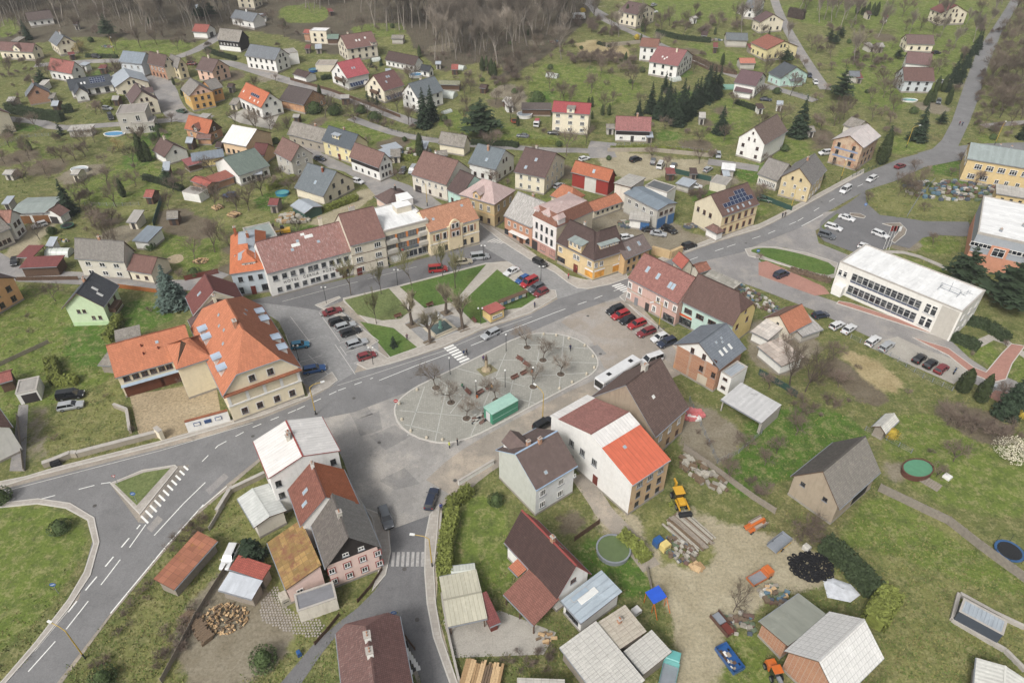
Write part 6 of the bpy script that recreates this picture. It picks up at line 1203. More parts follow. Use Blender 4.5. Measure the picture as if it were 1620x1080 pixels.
h=H('red_sheet_shed','shed with red sheet roof under the dark conifer',t(30,1395,388),t(30,1600,452),t(30,1660,370),2.7,.3,M_WOODG,roofm('#9a4434','sheet',.15),ry=1,cat='shed',plinth=None)
h=H('left_edge_house','white house cut by the left edge beside the stone wall',t(20,-30,400),t(20,76,560),t(20,-260,720),6.0,3.5,WHT,R_BRN);h.win('f',[-2,1.5],3.6,.9,1.2,FR_B).win('f',[-2,1.5],1,.9,1.2,FR_B)
h=H('white_garage_box','small white garage with grey flat roof and brown door',t(20,95,357),t(20,222,333),t(20,232,252),2.7,0,WHT,R_FLT,flat=True,par=.12,cat='garage');h.wbox('garage_door','f',.2,.05,2.6,2.1,.06,FR_D)
H('timber_cabin','brown timber cabin with red roof beside the small white garage',t(20,-20,300),t(20,78,272),4,2.6,1.0,M_WOODN,roofm('#8d4a40','sheet',.1),cat='cabin',plinth=None)
H('grey_garden_shed','grey garden shed beside the blue spruce and town hall',t(20,595,182),t(20,685,188),5,2.3,.5,M_WOODG,R_OLD,ry=1,cat='shed',plinth=None)
H('mossy_lean_to','small mossy grey lean-to behind the town hall garage wing',q(160,470,150,470),q(160,470,425,405),3.5,3.0,.5,GRY,R_OLD,ry=1,cat='shed')
h=H('striped_shed','open shed with striped beige sheet roof behind the hedge',t(31,1190,738),t(31,1432,685),('r',t(31,1390,525),4),2.6,0,M_WOODG,roofm('#a9a48c','sheet',.1,.2,'#9da0a0',0,9,.6),cat='shed',plinth=None,open_=True);posts(h)
H('maroon_hut','small hut with maroon roof beside the striped shed',t(31,1445,738),t(31,1514,708),5.0,2.2,.5,M_DOORR,R_MAR,ry=1,cat='hut',plinth=None)
H('pale_tool_shed','small pale green-grey metal tool shed on the lawn',t(31,1215,480),t(31,1366,462),3.2,1.9,.6,plain('pale_metal_wall','#b9bba8',.6),roofm('#b9bcae','flat',.06,0,'#000000',0,.5,.5),cat='shed',plinth=None)
H('bottom_grey_shed','grey roofed shed at the very bottom edge',t(32,70,1060),t(32,360,1070),-5,2.8,.6,M_WOODG,R_COR,ry=-1,cat='shed',plinth=None)
H('pale_tin_shed','pale corrugated shed on the lane beside a small pool',t(0,408,800),t(0,556,792),4.5,2.5,.3,GRY,R_COR,ry=1,cat='shed')
h=H('dark_carport','dark carport with yellow side below the white metal roof',t(0,1170,985),t(0,1370,955),6,2.8,.4,YEL,roofm('#6c7680','flat',.1,0,'#000000',0,.5,1),ry=1,cat='carport')
H('red_lean_shed','low shed with red roof beside the dark carport',t(0,1145,1015),t(0,1235,990),5,2.4,.6,M_WOODN,roofm('#8d4a48','sheet',.1),ry=1,cat='shed')
h=H('brick_red_garage','garage with orange-red roof and brown door beside the blue car',t(10,1180,92),t(10,1262,137),t(10,1322,105),2.8,.7,BRK,roofm('#a04b3c','sheet',.1),cat='garage',ry=0);h.wbox('garage_door','g',0,.05,2.4,2.1,.06,M_WOODN)
H('red_long_garage','open red roofed garage row behind the blue car',t(10,1310,115),t(10,1432,72),5,2.6,.6,BRK,roofm('#8e4c3c','sheet',.1),ry=1,cat='garage')
H('grey_flat_garage','low grey flat roofed garage beside the woodpiles',t(10,1115,165),t(10,1212,185),t(10,1262,150),2.6,0,WHT,R_FLT,flat=True,par=.1,cat='garage')
H('greenhouse_shed','low glazed shed with blue-grey roofs beside the slate villa',t(11,230,250),t(11,315,300),t(11,425,255),2.4,.9,plain('green_sheet','#39564c',.6),R_ZNC,cat='shed',plinth=None)
H('tin_canopy','white canopy roof on posts beside the lower lane',t(12,1315,30),t(12,1400,40),5,2.6,.2,GRY,R_SNOW,ry=1,cat='shelter')
H('grey_box_shed','grey flat shed beside the green fence',t(12,1248,108),t(12,1345,130),6,2.6,0,BEI,R_FLT,flat=True,par=.1,cat='shed')
H('pale_low_shed','pale low metal shed beside the garden pond',t(12,1035,115),t(12,1120,140),5,2.2,.3,GRY,R_ZNC,ry=1,cat='shed')
H('light_shed','light metal roofed shed at the end of the row gardens',t(1,745,925),t(1,835,960),5,2.4,.3,GRY,R_ZNC,ry=1,cat='shed')
H('blue_tin_shed','pale blue tin roofed shed beside the columnar thuja',t(1,820,925),t(1,915,900),5,2.4,.3,GRY,R_ZNC,ry=1,cat='shed')
r_=random.Random(21)
SHED=[*tl(0,460,150,440,335,90,250,500,400,330,650,310,600,1230,720,1400,530,1150,870,1010,1040,1590,100),*tl(1,330,300,400,300,480,70,60,100,830,450,1130,390,1230,430,700,520,1030,905,870,960,1160,950),*tl(2,1160,110,1210,215,1510,300,1450,60,1280,290,1200,720,1560,660,640,780,880,840,30,650),*tl(3,700,290,680,90,780,110,620,480,750,290,330,800,130,640),*tl(12,1010,60,1150,60,1350,75),*tl(10,40,60,800,350,300,500,450,60,900,200,1050,330,30,240),*tl(0,620,420,250,520,60,620,700,610,1180,60,860,560,1420,640,1330,900),*tl(1,560,600,1090,560,1400,540,1540,620,260,720),*tl(11,30,60,120,250)]
for i,p in enumerate(SHED):
 w_=r_.uniform(11,17)*(.6+p[1]/700);m_=r_.choice((M_WOODG,M_WOODN,WHT,GRY,BEI));h=H('garden_shed','small outbuilding in the gardens behind the square',(p[0]-w_/2,p[1]+r_.uniform(-1,1.5)),(p[0]+w_/2,p[1]+r_.uniform(-1,1.5)),r_.uniform(3,5),r_.uniform(2.1,2.7),r_.uniform(.4,1.3),m_,r_.choice((R_COR,R_ZNC,R_OLD,R_RED,R_DBR,R_FLT,R_MAR)),ry=r_.choice((0,1)),cat='shed',plinth=None,group='outbuildings of the gardens');h.door('f',0,FR_D,.9,1.9)
def tunnel(p,d,L_,r,label,col='#b9beb4'):
 w=U(p);M=TR(w.x,w.y,w.z,math.atan2((U((p[0]+d[0],p[1]+d[1]))-w).y,(U((p[0]+d[0],p[1]+d[1]))-w).x));o=thing('greenhouse',M,label,'greenhouse');mb=MB();n=10
 for i in range(n):
  a,b=math.pi*i/n,math.pi*(i+1)/n;mb.face([(-L_/2,r*math.cos(a),r*math.sin(a)),(-L_/2,r*math.cos(b),r*math.sin(b)),(L_/2,r*math.cos(b),r*math.sin(b)),(L_/2,r*math.cos(a),r*math.sin(a))],0,sm=True)
 for x in(-L_/2,L_/2):mb.face([(x,r*math.cos(math.pi*i/n),r*math.sin(math.pi*i/n))for i in range(n+1)],0)
 add('cover',mb.mesh('cover',[paint('cover'+col,col,.4,.2)]),o,M);mb=MB();
 for k in range(5):
  for i in range(n):a,b=math.pi*i/n,math.pi*(i+1)/n;x=-L_/2+L_*k/4;mb.tube((x,r*1.01*math.cos(a),r*1.01*math.sin(a)),(x,r*1.01*math.cos(b),r*1.01*math.sin(b)),.03,.03,4)
 add('hoops',mb.mesh('hoops',[M_GUT]),o,M)
for a_ in((t(1,1195,590),(6,1),6,2.2,'curved pale greenhouse beside the white slate house'),(t(1,752,372),(6,-1),4,1.4,'small white tunnel greenhouse beside the pink roof'),(t(10,368,548),(8,0),6,1.7,'pale tunnel greenhouse behind the maroon carport'),(t(2,1355,540),(6,0),4.5,1.6,'green tunnel greenhouse left of the white lane house','#6f9c88'),(t(2,285,470),(6,1),5,1.6,'white tunnel greenhouse in the slope meadow'),(t(1,1270,422),(5,1),4,1.6,'white tunnel greenhouse beside the vegetable beds'),(t(1,1183,688),(6,-2),4,1.0,'low pale cold frame below the spruces'),(t(2,1035,492),(4,-1),4,1.5,'white tunnel greenhouse below the dusky pink roof')):tunnel(*a_)
# == vegetation
BARK=leafm('bark','#5d5248',.3);BARKL=leafm('pale_bark','#887f75',.3);TWIG=leafm('twigs','#6d6052',.3);TWIGR=leafm('reddish_twigs','#77675b',.3);TWIGY=leafm('yellow_twigs','#a5925a',.3);TWIGG=leafm('greenish_twigs','#7a7650',.3)
L_SPR=leafm('spruce_needles','#2f3d2b',.4);L_BLU=leafm('blue_spruce_needles','#5a6c62',.35);L_PIN=leafm('pine_needles','#3a4a32',.4);L_THU=leafm('thuja_leaves','#3f4a2a',.4);L_HED=leafm('hedge_leaves','#727a36',.45);L_HDK=leafm('dark_hedge','#37432a',.45)
L_YEL=leafm('forsythia','#b59b35',.3);L_BLO=leafm('blossom','#bdb69f',.2);L_BSH=leafm('bush_leaves','#4a5a33',.4);L_BRN=leafm('brown_bush','#6b5a49',.35)
RND=random.Random(11)
def bare_tree(seed,h,trunk=.3,spread=.6,lev=4,nb=(5,4,4,4),tr=.13,up=.35,lop=False,bark=BARK,twig=TWIG,tw=.022):
 r=random.Random(seed);A,B=MB(),MB()
 def grow(p,d,L,rad,l):
  n=3 if l<2 else 2;pts=[p];q_=p;dd=d.copy()
  for i in range(n):
   dd=(dd+Vector((r.uniform(-1,1),r.uniform(-1,1),r.uniform(-.5,1)))*(.14 if l<2 else .25)).normalized();q_=q_+dd*L/n;pts.append(q_)
  mb=A if l<2 else B
  for i in range(n):
   r0=rad*(1-.45*i/n);r1=rad*(1-.45*(i+1)/n)
   mb.tube(pts[i],pts[i+1],r0,r1 if l<lev else r1*.5,6 if l==0 else(5 if l==1 else 3),0,False)
  if l>=lev:return
  for k in range(nb[min(l,len(nb)-1)]):
   f=1 if(k==0 and not lop)else r.uniform(.45 if l else .75,1.0)
   i=min(n-1,int(f*n));b=pts[i].lerp(pts[i+1],min(1,f*n-i))
   a=r.uniform(0,2*math.pi);s=spread*r.uniform(.6,1.25)
   o=dd.orthogonal().normalized();o=o*math.cos(a)+dd.cross(o)*math.sin(a)
   nd=(dd*math.cos(s)+o*math.sin(s)+Vector((0,0,up*.5))).normalized()
   grow(b,nd,L*r.uniform(.55,.8)*(1 if l else(h*(1-trunk)*.62)/L),max(rad*r.uniform(.42,.62),tw),l+1)
 grow(Vector((0,0,-.2)),Vector((r.uniform(-.05,.05),r.uniform(-.05,.05),1)).normalized(),h*trunk+.2,tr*h/7,0)
 return A.mesh('trunk',[bark]),B.mesh('crown',[twig])
def leafquad(mb,p,n,s,r,m=0,asp=.6):
 t_=n.orthogonal().normalized();a=r.uniform(0,6.28);b=n.cross(t_);u=(t_*math.cos(a)+b*math.sin(a))*s;v=n.cross(u).normalized()*s*asp
 mb.face([p-u*.5-v*.2,p+v*.5-u*.05,p+u*.55+n*s*.12,p-v*.45],m)
def conifer(seed,h,rad,mat,whorls=26,nbr=11,droop=.25,irregular=.25,base=.06,bark=BARK,gap=0):
 r=random.Random(seed);A,B=MB(),MB();A.tube((0,0,-.2),(0,0,h*.96),h*.018+.05,.02,6,0,False)
 for i in range(whorls):
  f=i/(whorls-1);z=h*(base+(1-base)*f);L=rad*(1-f)**.82+.12
  for k in range(max(4,int(nbr*(1-f*.5)))):
   if r.random()<gap:continue
   a=r.uniform(0,6.28);l=L*r.uniform(1-irregular*1.6,1+irregular*.5);d=Vector((math.cos(a),math.sin(a),0));sd=Vector((-d.y,d.x,0))
   p0=Vector((0,0,z+r.uniform(-.2,.2)));w=max(.16,l*.28)
   for j in range(3):
    f0,f1=j/3,(j+1)/3+.08;a0=p0+d*l*f0-Vector((0,0,droop*l*f0*f0));a1=p0+d*l*f1-Vector((0,0,droop*l*f1*f1+r.uniform(0,.1)))
    w0,w1=w*(1 if j else .5),w*(.85 if j<2 else .15);tilt=Vector((0,0,r.uniform(-.35,.1)*w))
    B.face([a0-sd*w0+tilt,a1-sd*w1+tilt,a1,a0],0);B.face([a0,a1,a1+sd*w1+tilt,a0+sd*w0+tilt],0)
    for s in(-1,1):
     t0=a0.lerp(a1,.5);B.face([t0,t0+sd*s*w*1.25+d*w*.7-Vector((0,0,w*.35)),t0+sd*s*w*.5+d*w*1.1-Vector((0,0,w*.15))],0)
 return A.mesh('trunk',[bark]),B.mesh('crown',[mat])
def blob(seed,prof,mat,n=900,s=.35,name='crown',jit=.12,core=True):
 """foliage clumps over a lathe profile [(r,z)...]"""
 r=random.Random(seed);B=MB()
 if core:B.lathe((0,0),[(a*.8,z)for a,z in prof],9,0)
 tot=[(math.hypot(b[0]-a[0],b[1]-a[1])*(a[0]+b[0]+.05))for a,b in zip(prof,prof[1:])];S=sum(tot)
 bumps=[(r.uniform(0,6.28),r.uniform(prof[0][1],prof[-1][1]),r.uniform(-.2,.25))for _ in range(14)]
 for _ in range(n):
  x=r.uniform(0,S);i=0
  while x>tot[i]and i<len(tot)-1:x-=tot[i];i+=1
  f=r.random();R_=prof[i][0]*(1-f)+prof[i+1][0]*f;z=prof[i][1]*(1-f)+prof[i+1][1]*f;a=r.uniform(0,6.28)
  k=1+sum(w*math.exp(-((math.cos(a-b0)-1)**2*3+(z-z0)**2/(.1+.05*prof[-1][1]**2)))for b0,z0,w in bumps)+r.uniform(-jit,jit)
  n_=Vector((math.cos(a),math.sin(a),r.uniform(-.2,.9))).normalized()
  leafquad(B,Vector((math.cos(a)*R_*k,math.sin(a)*R_*k,z+r.uniform(-.1,.1))),(n_+Vector((r.uniform(-.6,.6),r.uniform(-.6,.6),r.uniform(-.6,.6)))).normalized(),s*r.uniform(.6,1.4),r)
 return B.mesh(name,[mat])
TK={}
for i in range(5):TK['bare%d'%i]=bare_tree(20+i,8,.28,.62,4,(5,5,5,5),.12)
for i in range(3):TK['orch%d'%i]=bare_tree(40+i,5,.25,.8,4,(5,5,5,4),.15,.15,twig=TWIGR)
for i in range(6):TK['tall%d'%i]=bare_tree(60+i,16,.45,.42,4,(9,6,5,3),.09,.5,bark=BARKL,twig=leafm('forest_twigs','#857a6d',.3),tw=.03)
for i in range(2):TK['poll%d'%i]=bare_tree(80+i,8,.42,.55,4,(5,5,6,5),.3,.5,True,twig=leafm('pale_twigs','#8d8469',.3),tw=.016)
for i in range(2):TK['youn%d'%i]=bare_tree(90+i,7,.3,.38,4,(6,4,4,4),.08,.5,twig=TWIGG)
for i in range(3):TK['plaz%d'%i]=bare_tree(100+i,6,.33,.75,4,(6,5,5,5),.13,.3,twig=leafm('plaza_twigs','#7d7062',.3),tw=.015)
for i in range(3):TK['brus%d'%i]=bare_tree(120+i,3,.1,.75,3,(9,6,5),.1,.35,twig=TWIGR,tw=.018)
for i in range(3):TK['spru%d'%i]=conifer(140+i,12,2.7,L_SPR,30,12,.3)
for i in range(2):TK['blue%d'%i]=conifer(150+i,9,2.8,L_BLU,26,13,.1,.2)
for i in range(2):TK['pine%d'%i]=conifer(160+i,10,3.6,L_PIN,16,14,-.12,.45,.22,gap=.15)
for i in range(2):TK['litt%d'%i]=conifer(170+i,3,.95,L_SPR,14,9,.2)
def stem(h,r):m=MB();m.tube((0,0,-.2),(0,0,h),r,r*.6,6,0,False);return m.mesh('trunk',[BARK])
for i in range(2):TK['thuj%d'%i]=(stem(2,.15),blob(180+i,[(.3,.1),(1.0,.8),(1.15,2.5),(1.0,4.5),(.6,6.4),(.05,7.6)],L_THU,1100,.42))
for i in range(2):TK['bush%d'%i]=(stem(.8,.12),blob(190+i,[(.4,.05),(1.4,.5),(1.7,1.3),(1.3,2.2),(.5,2.8),(.02,2.9)],L_BSH,900,.34))
TK['fors0']=(stem(.8,.08),blob(200,[(.3,.2),(1.2,.8),(1.4,1.6),(.9,2.3),(.02,2.6)],L_YEL,700,.26,jit=.3))
TK['will0']=(bare_tree(210,6,.25,.6,2,(5,4),.14)[0],bare_tree(210,6,.25,.7,4,(6,6,6,5),.12,-.25,twig=TWIGY,tw=.022)[1])
TK['blos0']=(bare_tree(220,6,.22,.7,2,(5,4),.13)[0],blob(221,[(.5,1.2),(2.2,2.0),(2.8,3.2),(2.2,4.6),(.8,5.6),(.02,5.8)],L_BLO,1700,.3,jit=.45,core=False))
TK['redb0']=(bare_tree(230,5,.2,.7,2,(6,5),.1)[0],bare_tree(231,5,.2,.8,4,(7,6,6,5),.1,.2,twig=leafm('rusty_twigs','#75665a',.3),tw=.026)[1])
BASEH={'bare':8,'orch':5,'tall':16,'poll':8,'youn':7,'plaz':6,'brus':3,'spru':12,'blue':9,'pine':10,'litt':3,'thuj':7.6,'bush':2.9,'fors':2.6,'will':6,'blos':6,'redb':5}
NAMES={'bare':('bare_tree','tree'),'orch':('fruit_tree','tree'),'tall':('forest_tree','tree'),'poll':('pollarded_linden','tree'),'youn':('young_tree','tree'),'plaz':('plaza_tree','tree'),'brus':('bare_shrub','shrub'),'spru':('spruce_tree','tree'),'blue':('blue_spruce','tree'),'pine':('pine_tree','tree'),'litt':('small_spruce','tree'),'thuj':('columnar_thuja','tree'),'bush':('evergreen_bush','bush'),'fors':('forsythia_bush','bush'),'will':('willow_tree','tree'),'blos':('blossom_tree','tree'),'redb':('rusty_shrub','shrub')}
def tree(kind,p,h,label,group=None,world=False,wide=1.0,z=0.0):
 w=Vector(p)if world else U(p);n=BASEH[kind];s=h/n
 vs=[k for k in TK if k.startswith(kind)];tm,cm=TK[RND.choice(vs)]
 M=Matrix.Translation((w.x,w.y,T(w.x,w.y)+z))@Matrix.Rotation(RND.uniform(0,6.28),4,'Z')@Matrix.Diagonal((s*wide,s*wide,s,1))
 o=thing(NAMES[kind][0],M,label,NAMES[kind][1],group);add('trunk',tm,o,M);add('crown',cm,o,M);return o
def trees(kind,h,label,pts,group,**k):
 for p in pts:tree(kind,p,h*RND.uniform(.85,1.15),label,group,**k)
Q6=lambda*p:[q(600,440,p[i],p[i+1])for i in range(0,len(p),2)]
Q7=lambda*p:[q(720,520,p[i],p[i+1])for i in range(0,len(p),2)]
for p,l in zip(Q6(350,500,715,385,895,545,545,690),('thick pollarded linden on the west side of the fountain square','thick pollarded linden behind the fountain','thick pollarded linden near the kiosk','thick pollarded linden beside the pavement in front of the fountain')):tree('poll',p,10,l,'lindens round the fountain',z=.17)
trees('youn',10,'young bare tree along the street edge of the park lawns',tl(11,600,798,785,793,970,745,1160,690,1235,760,755,975),'young trees on the park lawns',z=.17)
PLT=[*tl(21,1118,325,1210,415,1305,512),*Q7(770,205,938,342,1128,492,835,625,440,770)]
trees('plaz',6.6,'small round-headed bare tree in a round soil pit on the plaza',PLT,'plaza trees',z=.17)
for p in PLT:
 w=U(p);mb=MB();mb.lathe((0,0),[(.0,.03),(.75,.03),(.8,.0)],18,0);mb.lathe((0,0),[(.8,.04),(.95,.04),(.95,-.01)],18,1);add('tree_pit',mb.mesh('tree_pit',[plain('dark_soil','#5a4d41',.95,0,.3,4),M_STRIP]),PLAZA,TR(w.x,w.y,.178))
tree('litt',q(600,440,155,735),2.6,'small spruce on the park lawn by the parked cars',z=.17)
tree('spru',t(10,430,300),10.5,'dark spruce beside the wide garage');tree('thuj',t(10,755,200),6,'dark green columnar evergreen on the orchard lawn');tree('pine',t(10,1025,120),5.5,'bushy pine above the woodpiles');tree('blue',t(10,1060,865),11,'large blue spruce beside the lane and low cottage')
tree('redb',t(10,555,235),5,'rusty brown round shrub beside the dark spruce');tree('orch',t(10,340,835),5.5,'small bare tree in the green house garden');tree('bush',t(10,325,425),2.2,'clipped round bush beside the trampoline');tree('bush',t(10,920,520),2.0,'yellow-green round bush behind the low cottage')
tree('bush',t(10,1190,680),2.2,'small round bush beside the maroon fence');tree('brus',t(10,1090,690),3,'brown bare shrub beside the blue spruce')
trees('orch',6,'bare orchard tree in the gardens on the left',[*tl(10,150,110,280,60,590,385,690,370,830,130,660,130,560,360,640,400,1230,200,1060,170),*tl(0,340,965,520,960,160,1085,60,900,30,1000,590,700,620,690,460,980)],'bare orchard trees')
tree('thuj',t(0,878,985),9.5,'tall dark columnar thuja beside the small white house');tree('thuj',t(0,915,985),7,'shorter columnar thuja leaning on the tall one');tree('thuj',t(0,955,765),4,'small thuja beside the flat villa');tree('spru',t(0,172,242),9,'spruce beside the forest cottage',wide=1.2);tree('pine',t(0,270,525),7.5,'dark conifer beside the orange brick house');tree('litt',t(0,375,825),4.5,'small dark conifer beside the pale tin shed')
tree('will',t(0,505,325),6,'yellow weeping willow beside the cream gabled house');tree('will',t(0,725,915),5,'yellow willow bush near the orchard');tree('pine',t(0,670,235),11,'green pine at the foot of the forest');tree('bush',t(0,960,800),2.6,'hedge bush beside the flat villa terrace')
trees('bare',8,'bare tree between the houses of the upper left',tl(0,400,480,1090,315,1340,485,590,120,1260,85,480,200,240,440,60,470,1000,230,300,480,700,500),'bare trees among the upper left houses')
trees('pine',7,'dark conifer in the group above the red-roofed garage',tl(0,1200,110,1240,120,1290,105),'conifers above the red-roofed garage')
tree('spru',t(1,1045,775),14,'tallest dark spruce in front of the white slate house');tree('spru',t(1,1090,730),12.5,'second spruce close behind the tallest one');tree('pine',t(1,1390,825),13,'broad dark pine above the lane',wide=1.35)
for p,l in zip(tl(1,380,690,500,700,660,690,745,735),('round dark bush nearest the brown barn','large round dark bush beside the white shed box','small dark conifer bush beside the lane','dark spreading bush beside the stream')):tree('bush',p,4.2 if p[0]<535 else 3.2,l,wide=1.1)
tree('thuj',t(1,1022,955),8,'columnar thuja among the row gardens');trees('litt',3.5,'small clipped conifer in a front garden row',tl(1,700,625,735,640,760,640,785,400,725,410),'small front garden conifers')
trees('thuj',7,'dark cypress in the group at the forest edge',tl(1,1400,435,1425,430,1455,465,1475,480),'cypresses at the forest edge');trees('bare',7,'bare tree along the stream and lane',tl(1,800,725,970,745,950,760,1290,590,1330,560,1480,640,700,720,850,600),'bare trees along the stream')
tree('bare',t(2,490,880),7,'bare tree at the lane corner below the red-roofed flats')
SPR=tl(2,880,690,930,725,975,705,1010,740,1050,765,1090,730,1130,705,1170,650,1215,625,1255,605,1290,585,1150,660,1070,690,990,650,1235,570)
trees('spru',12,'dark spruce in the dense grove on the slope',SPR,'spruces of the grove');tree('spru',t(2,810,705),6.5,'small spruce at the left end of the grove');tree('spru',t(2,970,560),8,'lone spruce above the grove');tree('spru',t(2,1310,815),10,'lone dark spruce on the lawn right of the grove',wide=1.2)
trees('thuj',4.2,'small dark thuja behind the red-roofed flats',tl(2,505,650,525,655,590,705,630,705),'small thujas behind the flats');tree('bush',t(2,190,630),4.5,'yellow-green bush beside the long carport');tree('bare',t(2,650,640),6,'thin bare tree in the meadow behind the pink tiled cottage')
trees('thuj',8,'tall dark cypress beside the hill house',tl(2,735,150,765,150,838,195),'cypresses beside the hill house');tree('fors',t(2,470,82),2.6,'yellow bush beside the white camper');tree('fors',t(2,800,245),2.6,'yellow forsythia at the bend of the upper lane')
trees('bare',9,'bare tree on the slope below the upper lane',tl(2,100,400,180,380,200,330,640,200,540,110,950,190,1290,180,1100,180,1000,160,1400,150,40,470,1330,860,1180,1000),'bare trees on the slope')
tree('spru',t(3,240,830),14,'tall dark spruce below the mint house',wide=1.15);tree('pine',t(3,490,605),12,'tall green pine beside the straight lane');tree('spru',t(3,965,855),12.5,'dark spruce beside the main road lamp',wide=1.15);tree('thuj',t(3,748,1000),11,'tall dark columnar thuja beside the derelict house');tree('litt',t(3,795,845),4.5,'small conifer behind the tall thuja')
tree('pine',t(3,160,388),7.5,'pine in front of the yellow lane house');trees('spru',9,'dark conifer in the row beside the hill road',tl(3,1215,510,1240,470,1265,410,1310,330,1335,300,1190,480,1150,560),'conifers along the hill road');trees('thuj',6,'dark thuja in the garden below the three brown roofs',tl(3,1020,645,1055,625,1080,560,1120,560,1150,640),'thujas below the brown roofs')
trees('pine',6,'small pine in the upper meadow',tl(3,430,260,500,230,465,270,850,360,1110,760),'small pines of the upper meadow');trees('thuj',6,'dark conifer in the short row near the top edge',tl(3,600,85,630,95,660,95,690,95,715,100),'conifer row at the top edge')
trees('tall',15,'tall bare tree in the brown grove near the top',tl(3,370,140,400,120,440,160,470,110,500,170,530,120,560,170,590,150,420,60,480,50,540,60),'bare grove near the top')
trees('bare',9,'bare tree on the meadow below the brown grove',tl(3,320,310,350,330,760,600,800,610,520,730,490,760,460,770,840,530,690,380,600,350),'bare meadow trees');
trees('bare',9,'bare tree on the verge right of the hill road',tl(3,1440,420,1480,350,1530,300,1560,420,1600,500,1500,560,1450,640,1550,650,1600,730,1530,130,1580,180,1610,260,1600,80,1470,720,1620,380,1560,90,1500,240,1590,600),'bare trees right of the hill road')
tree('spru',t(3,1600,850),8,'dark conifer at the right edge beside the factory')
trees('bare',6,'bare bushy tree behind the sloping rail',tl(13,850,190,890,200,930,210,960,190,990,150,900,170),'bushy trees behind the rail');tree('pine',t(13,1240,720),10,'broad dark pine between the office and the hall',wide=1.3);tree('pine',t(13,1490,860),12,'larger dark pine right of the office',wide=1.3);tree('pine',t(13,1610,800),11,'dark pine at the right edge')
tree('orch',t(13,1060,490),4,'small bare tree on the round lawn');tree('orch',t(13,1010,290),3.5,'small bare tree beside the rail');tree('orch',t(12,1545,585),2.2,'small bush in the oval lawn')
tree('thuj',t(23,1240,345),6,'dark round conifer beside the parking bays',wide=1.4);tree('thuj',t(23,1345,405),7,'columnar thuja beside the parking bays');tree('spru',t(23,1505,490),11,'tall dark spruce behind the wall at the right');tree('blos',t(23,1530,760),4.8,'white blossoming tree on the right lawn')
tree('bare',t(23,190,310),11,'large bare tree left of the straw bed');tree('bare',t(23,285,345),10,'large bare tree nearer the straw bed');tree('orch',t(23,1150,545),6.5,'spreading bare fruit tree above the lawn');tree('orch',t(23,225,610),5.5,'leaning bare tree on the meadow');tree('fors',t(23,800,625),2.2,'yellow forsythia beside the pale hut');tree('fors',t(23,1590,500),1.8,'yellow bush below the tall spruce')
trees('orch',5,'bare fruit tree in the right garden',tl(23,120,90,1300,600,1420,640,60,330,380,260),'fruit trees of the right garden')
tree('litt',t(30,1545,335),5,'dark conifer over the red sheet shed',wide=1.5);tree('bush',t(30,375,150),2.0,'spreading juniper on the roundabout lawn',wide=1.2);tree('bush',t(31,70,960),2.6,'round evergreen bush in the bottom garden');tree('bush',t(21,1485,1025),2.0,'round bush behind the yellow hedge');tree('bare',t(32,1390,645),5.5,'bare tree in the builders yard');tree('redb',t(33,270,170),4.5,'dense brown shrub beside the tyre heap',wide=1.2)
tree('bush',t(30,640,1075),2.4,'yellow-green bush beside the lamp at the bottom');tree('bush',t(31,1580,250),1.8,'low bush on the fenced lawn');tree('bush',t(20,15,1010),2.5,'dark bush at the left edge of the road')
FP=[p.to_2d()for p in(U((x,y))for x,y in((-60,-8),(520,-8),(935,-8),(925,25),(885,60),(800,105),(745,140),(700,105),(640,55),(560,45),(530,40),(450,5),(410,10),(400,40),(300,55),(230,52),(160,40),(100,48),(40,45),(-60,48)))]
def inside(p,poly):
 c=False;n=len(poly)
 for i in range(n):
  a,b=poly[i],poly[i-1]
  if(a.y>p[1])!=(b.y>p[1])and p[0]<(b.x-a.x)*(p[1]-a.y)/(b.y-a.y)+a.x:c=not c
 return c
HC=[(o.matrix_basis.translation.x,o.matrix_basis.translation.y)for o in list(COL.objects)if o.type=='EMPTY' and o.get('category')not in('tree','bush','shrub')]
xs_=[p.x for p in FP];ys_=[p.y for p in FP];n=0
while n<270:
 x,y=RND.uniform(min(xs_),max(xs_)),RND.uniform(min(ys_),max(ys_))
 if not inside((x,y),FP)or any((x-a)**2+(y-b)**2<90 for a,b in HC):continue
 tree('tall',(x,y,0),RND.uniform(15,25),'tall bare tree in the leafless forest along the top','forest trees',True);n+=1
def thicket(poly,n,h,label,group,kind='brus'):
 w=[U(p).to_2d()for p in poly];k=0;tries=0
 while k<n and tries<4000:
  tries+=1;x=RND.uniform(min(p.x for p in w),max(p.x for p in w));y=RND.uniform(min(p.y for p in w),max(p.y for p in w))
  if inside((x,y),w)and not any((x-a)**2+(y-b)**2<22 for a,b in HC):tree(kind,(x,y,0),h*RND.uniform(.6,1.3),label,group,True);k+=1
thicket(tl(2,260,340,400,280,560,320,700,350,860,400,800,450,600,430,420,400),30,4,'brown bare shrub in the thicket on the slope','thicket shrubs on the slope','redb')
thicket([(0,60),(150,58),(230,65),(320,72),(330,60),(200,52),(0,55)],16,3,'bare shrub along the forest edge','forest edge shrubs')
thicket([(560,60),(640,66),(745,150),(800,150),(860,110),(900,70),(780,90),(700,90)],26,3.5,'bare shrub on the slope under the forest','slope shrubs')
thicket([(1540,60),(1620,30),(1640,230),(1560,210)],26,3,'brown shrub on the verge right of the hill road','verge shrubs','redb')
thicket(tl(2,380,110,700,180,640,230,400,190),16,4,'brown bare shrub above the sandy slope','shrubs above the sandy slope','redb')
thicket([(250,890),(320,810),(330,830),(230,960),(150,1080),(130,1080)],26,1.8,'low scrubby shrub on the bank beside the main road','bank shrubs')
thicket([(240,1010),(330,940),(330,1010),(250,1080)],18,1.8,'bramble shrub in the rough bottom garden','bramble shrubs')
thicket([(560,170),(640,205),(620,212),(540,185)],14,2.5,'bare shrub along the stream bank','stream bank shrubs')
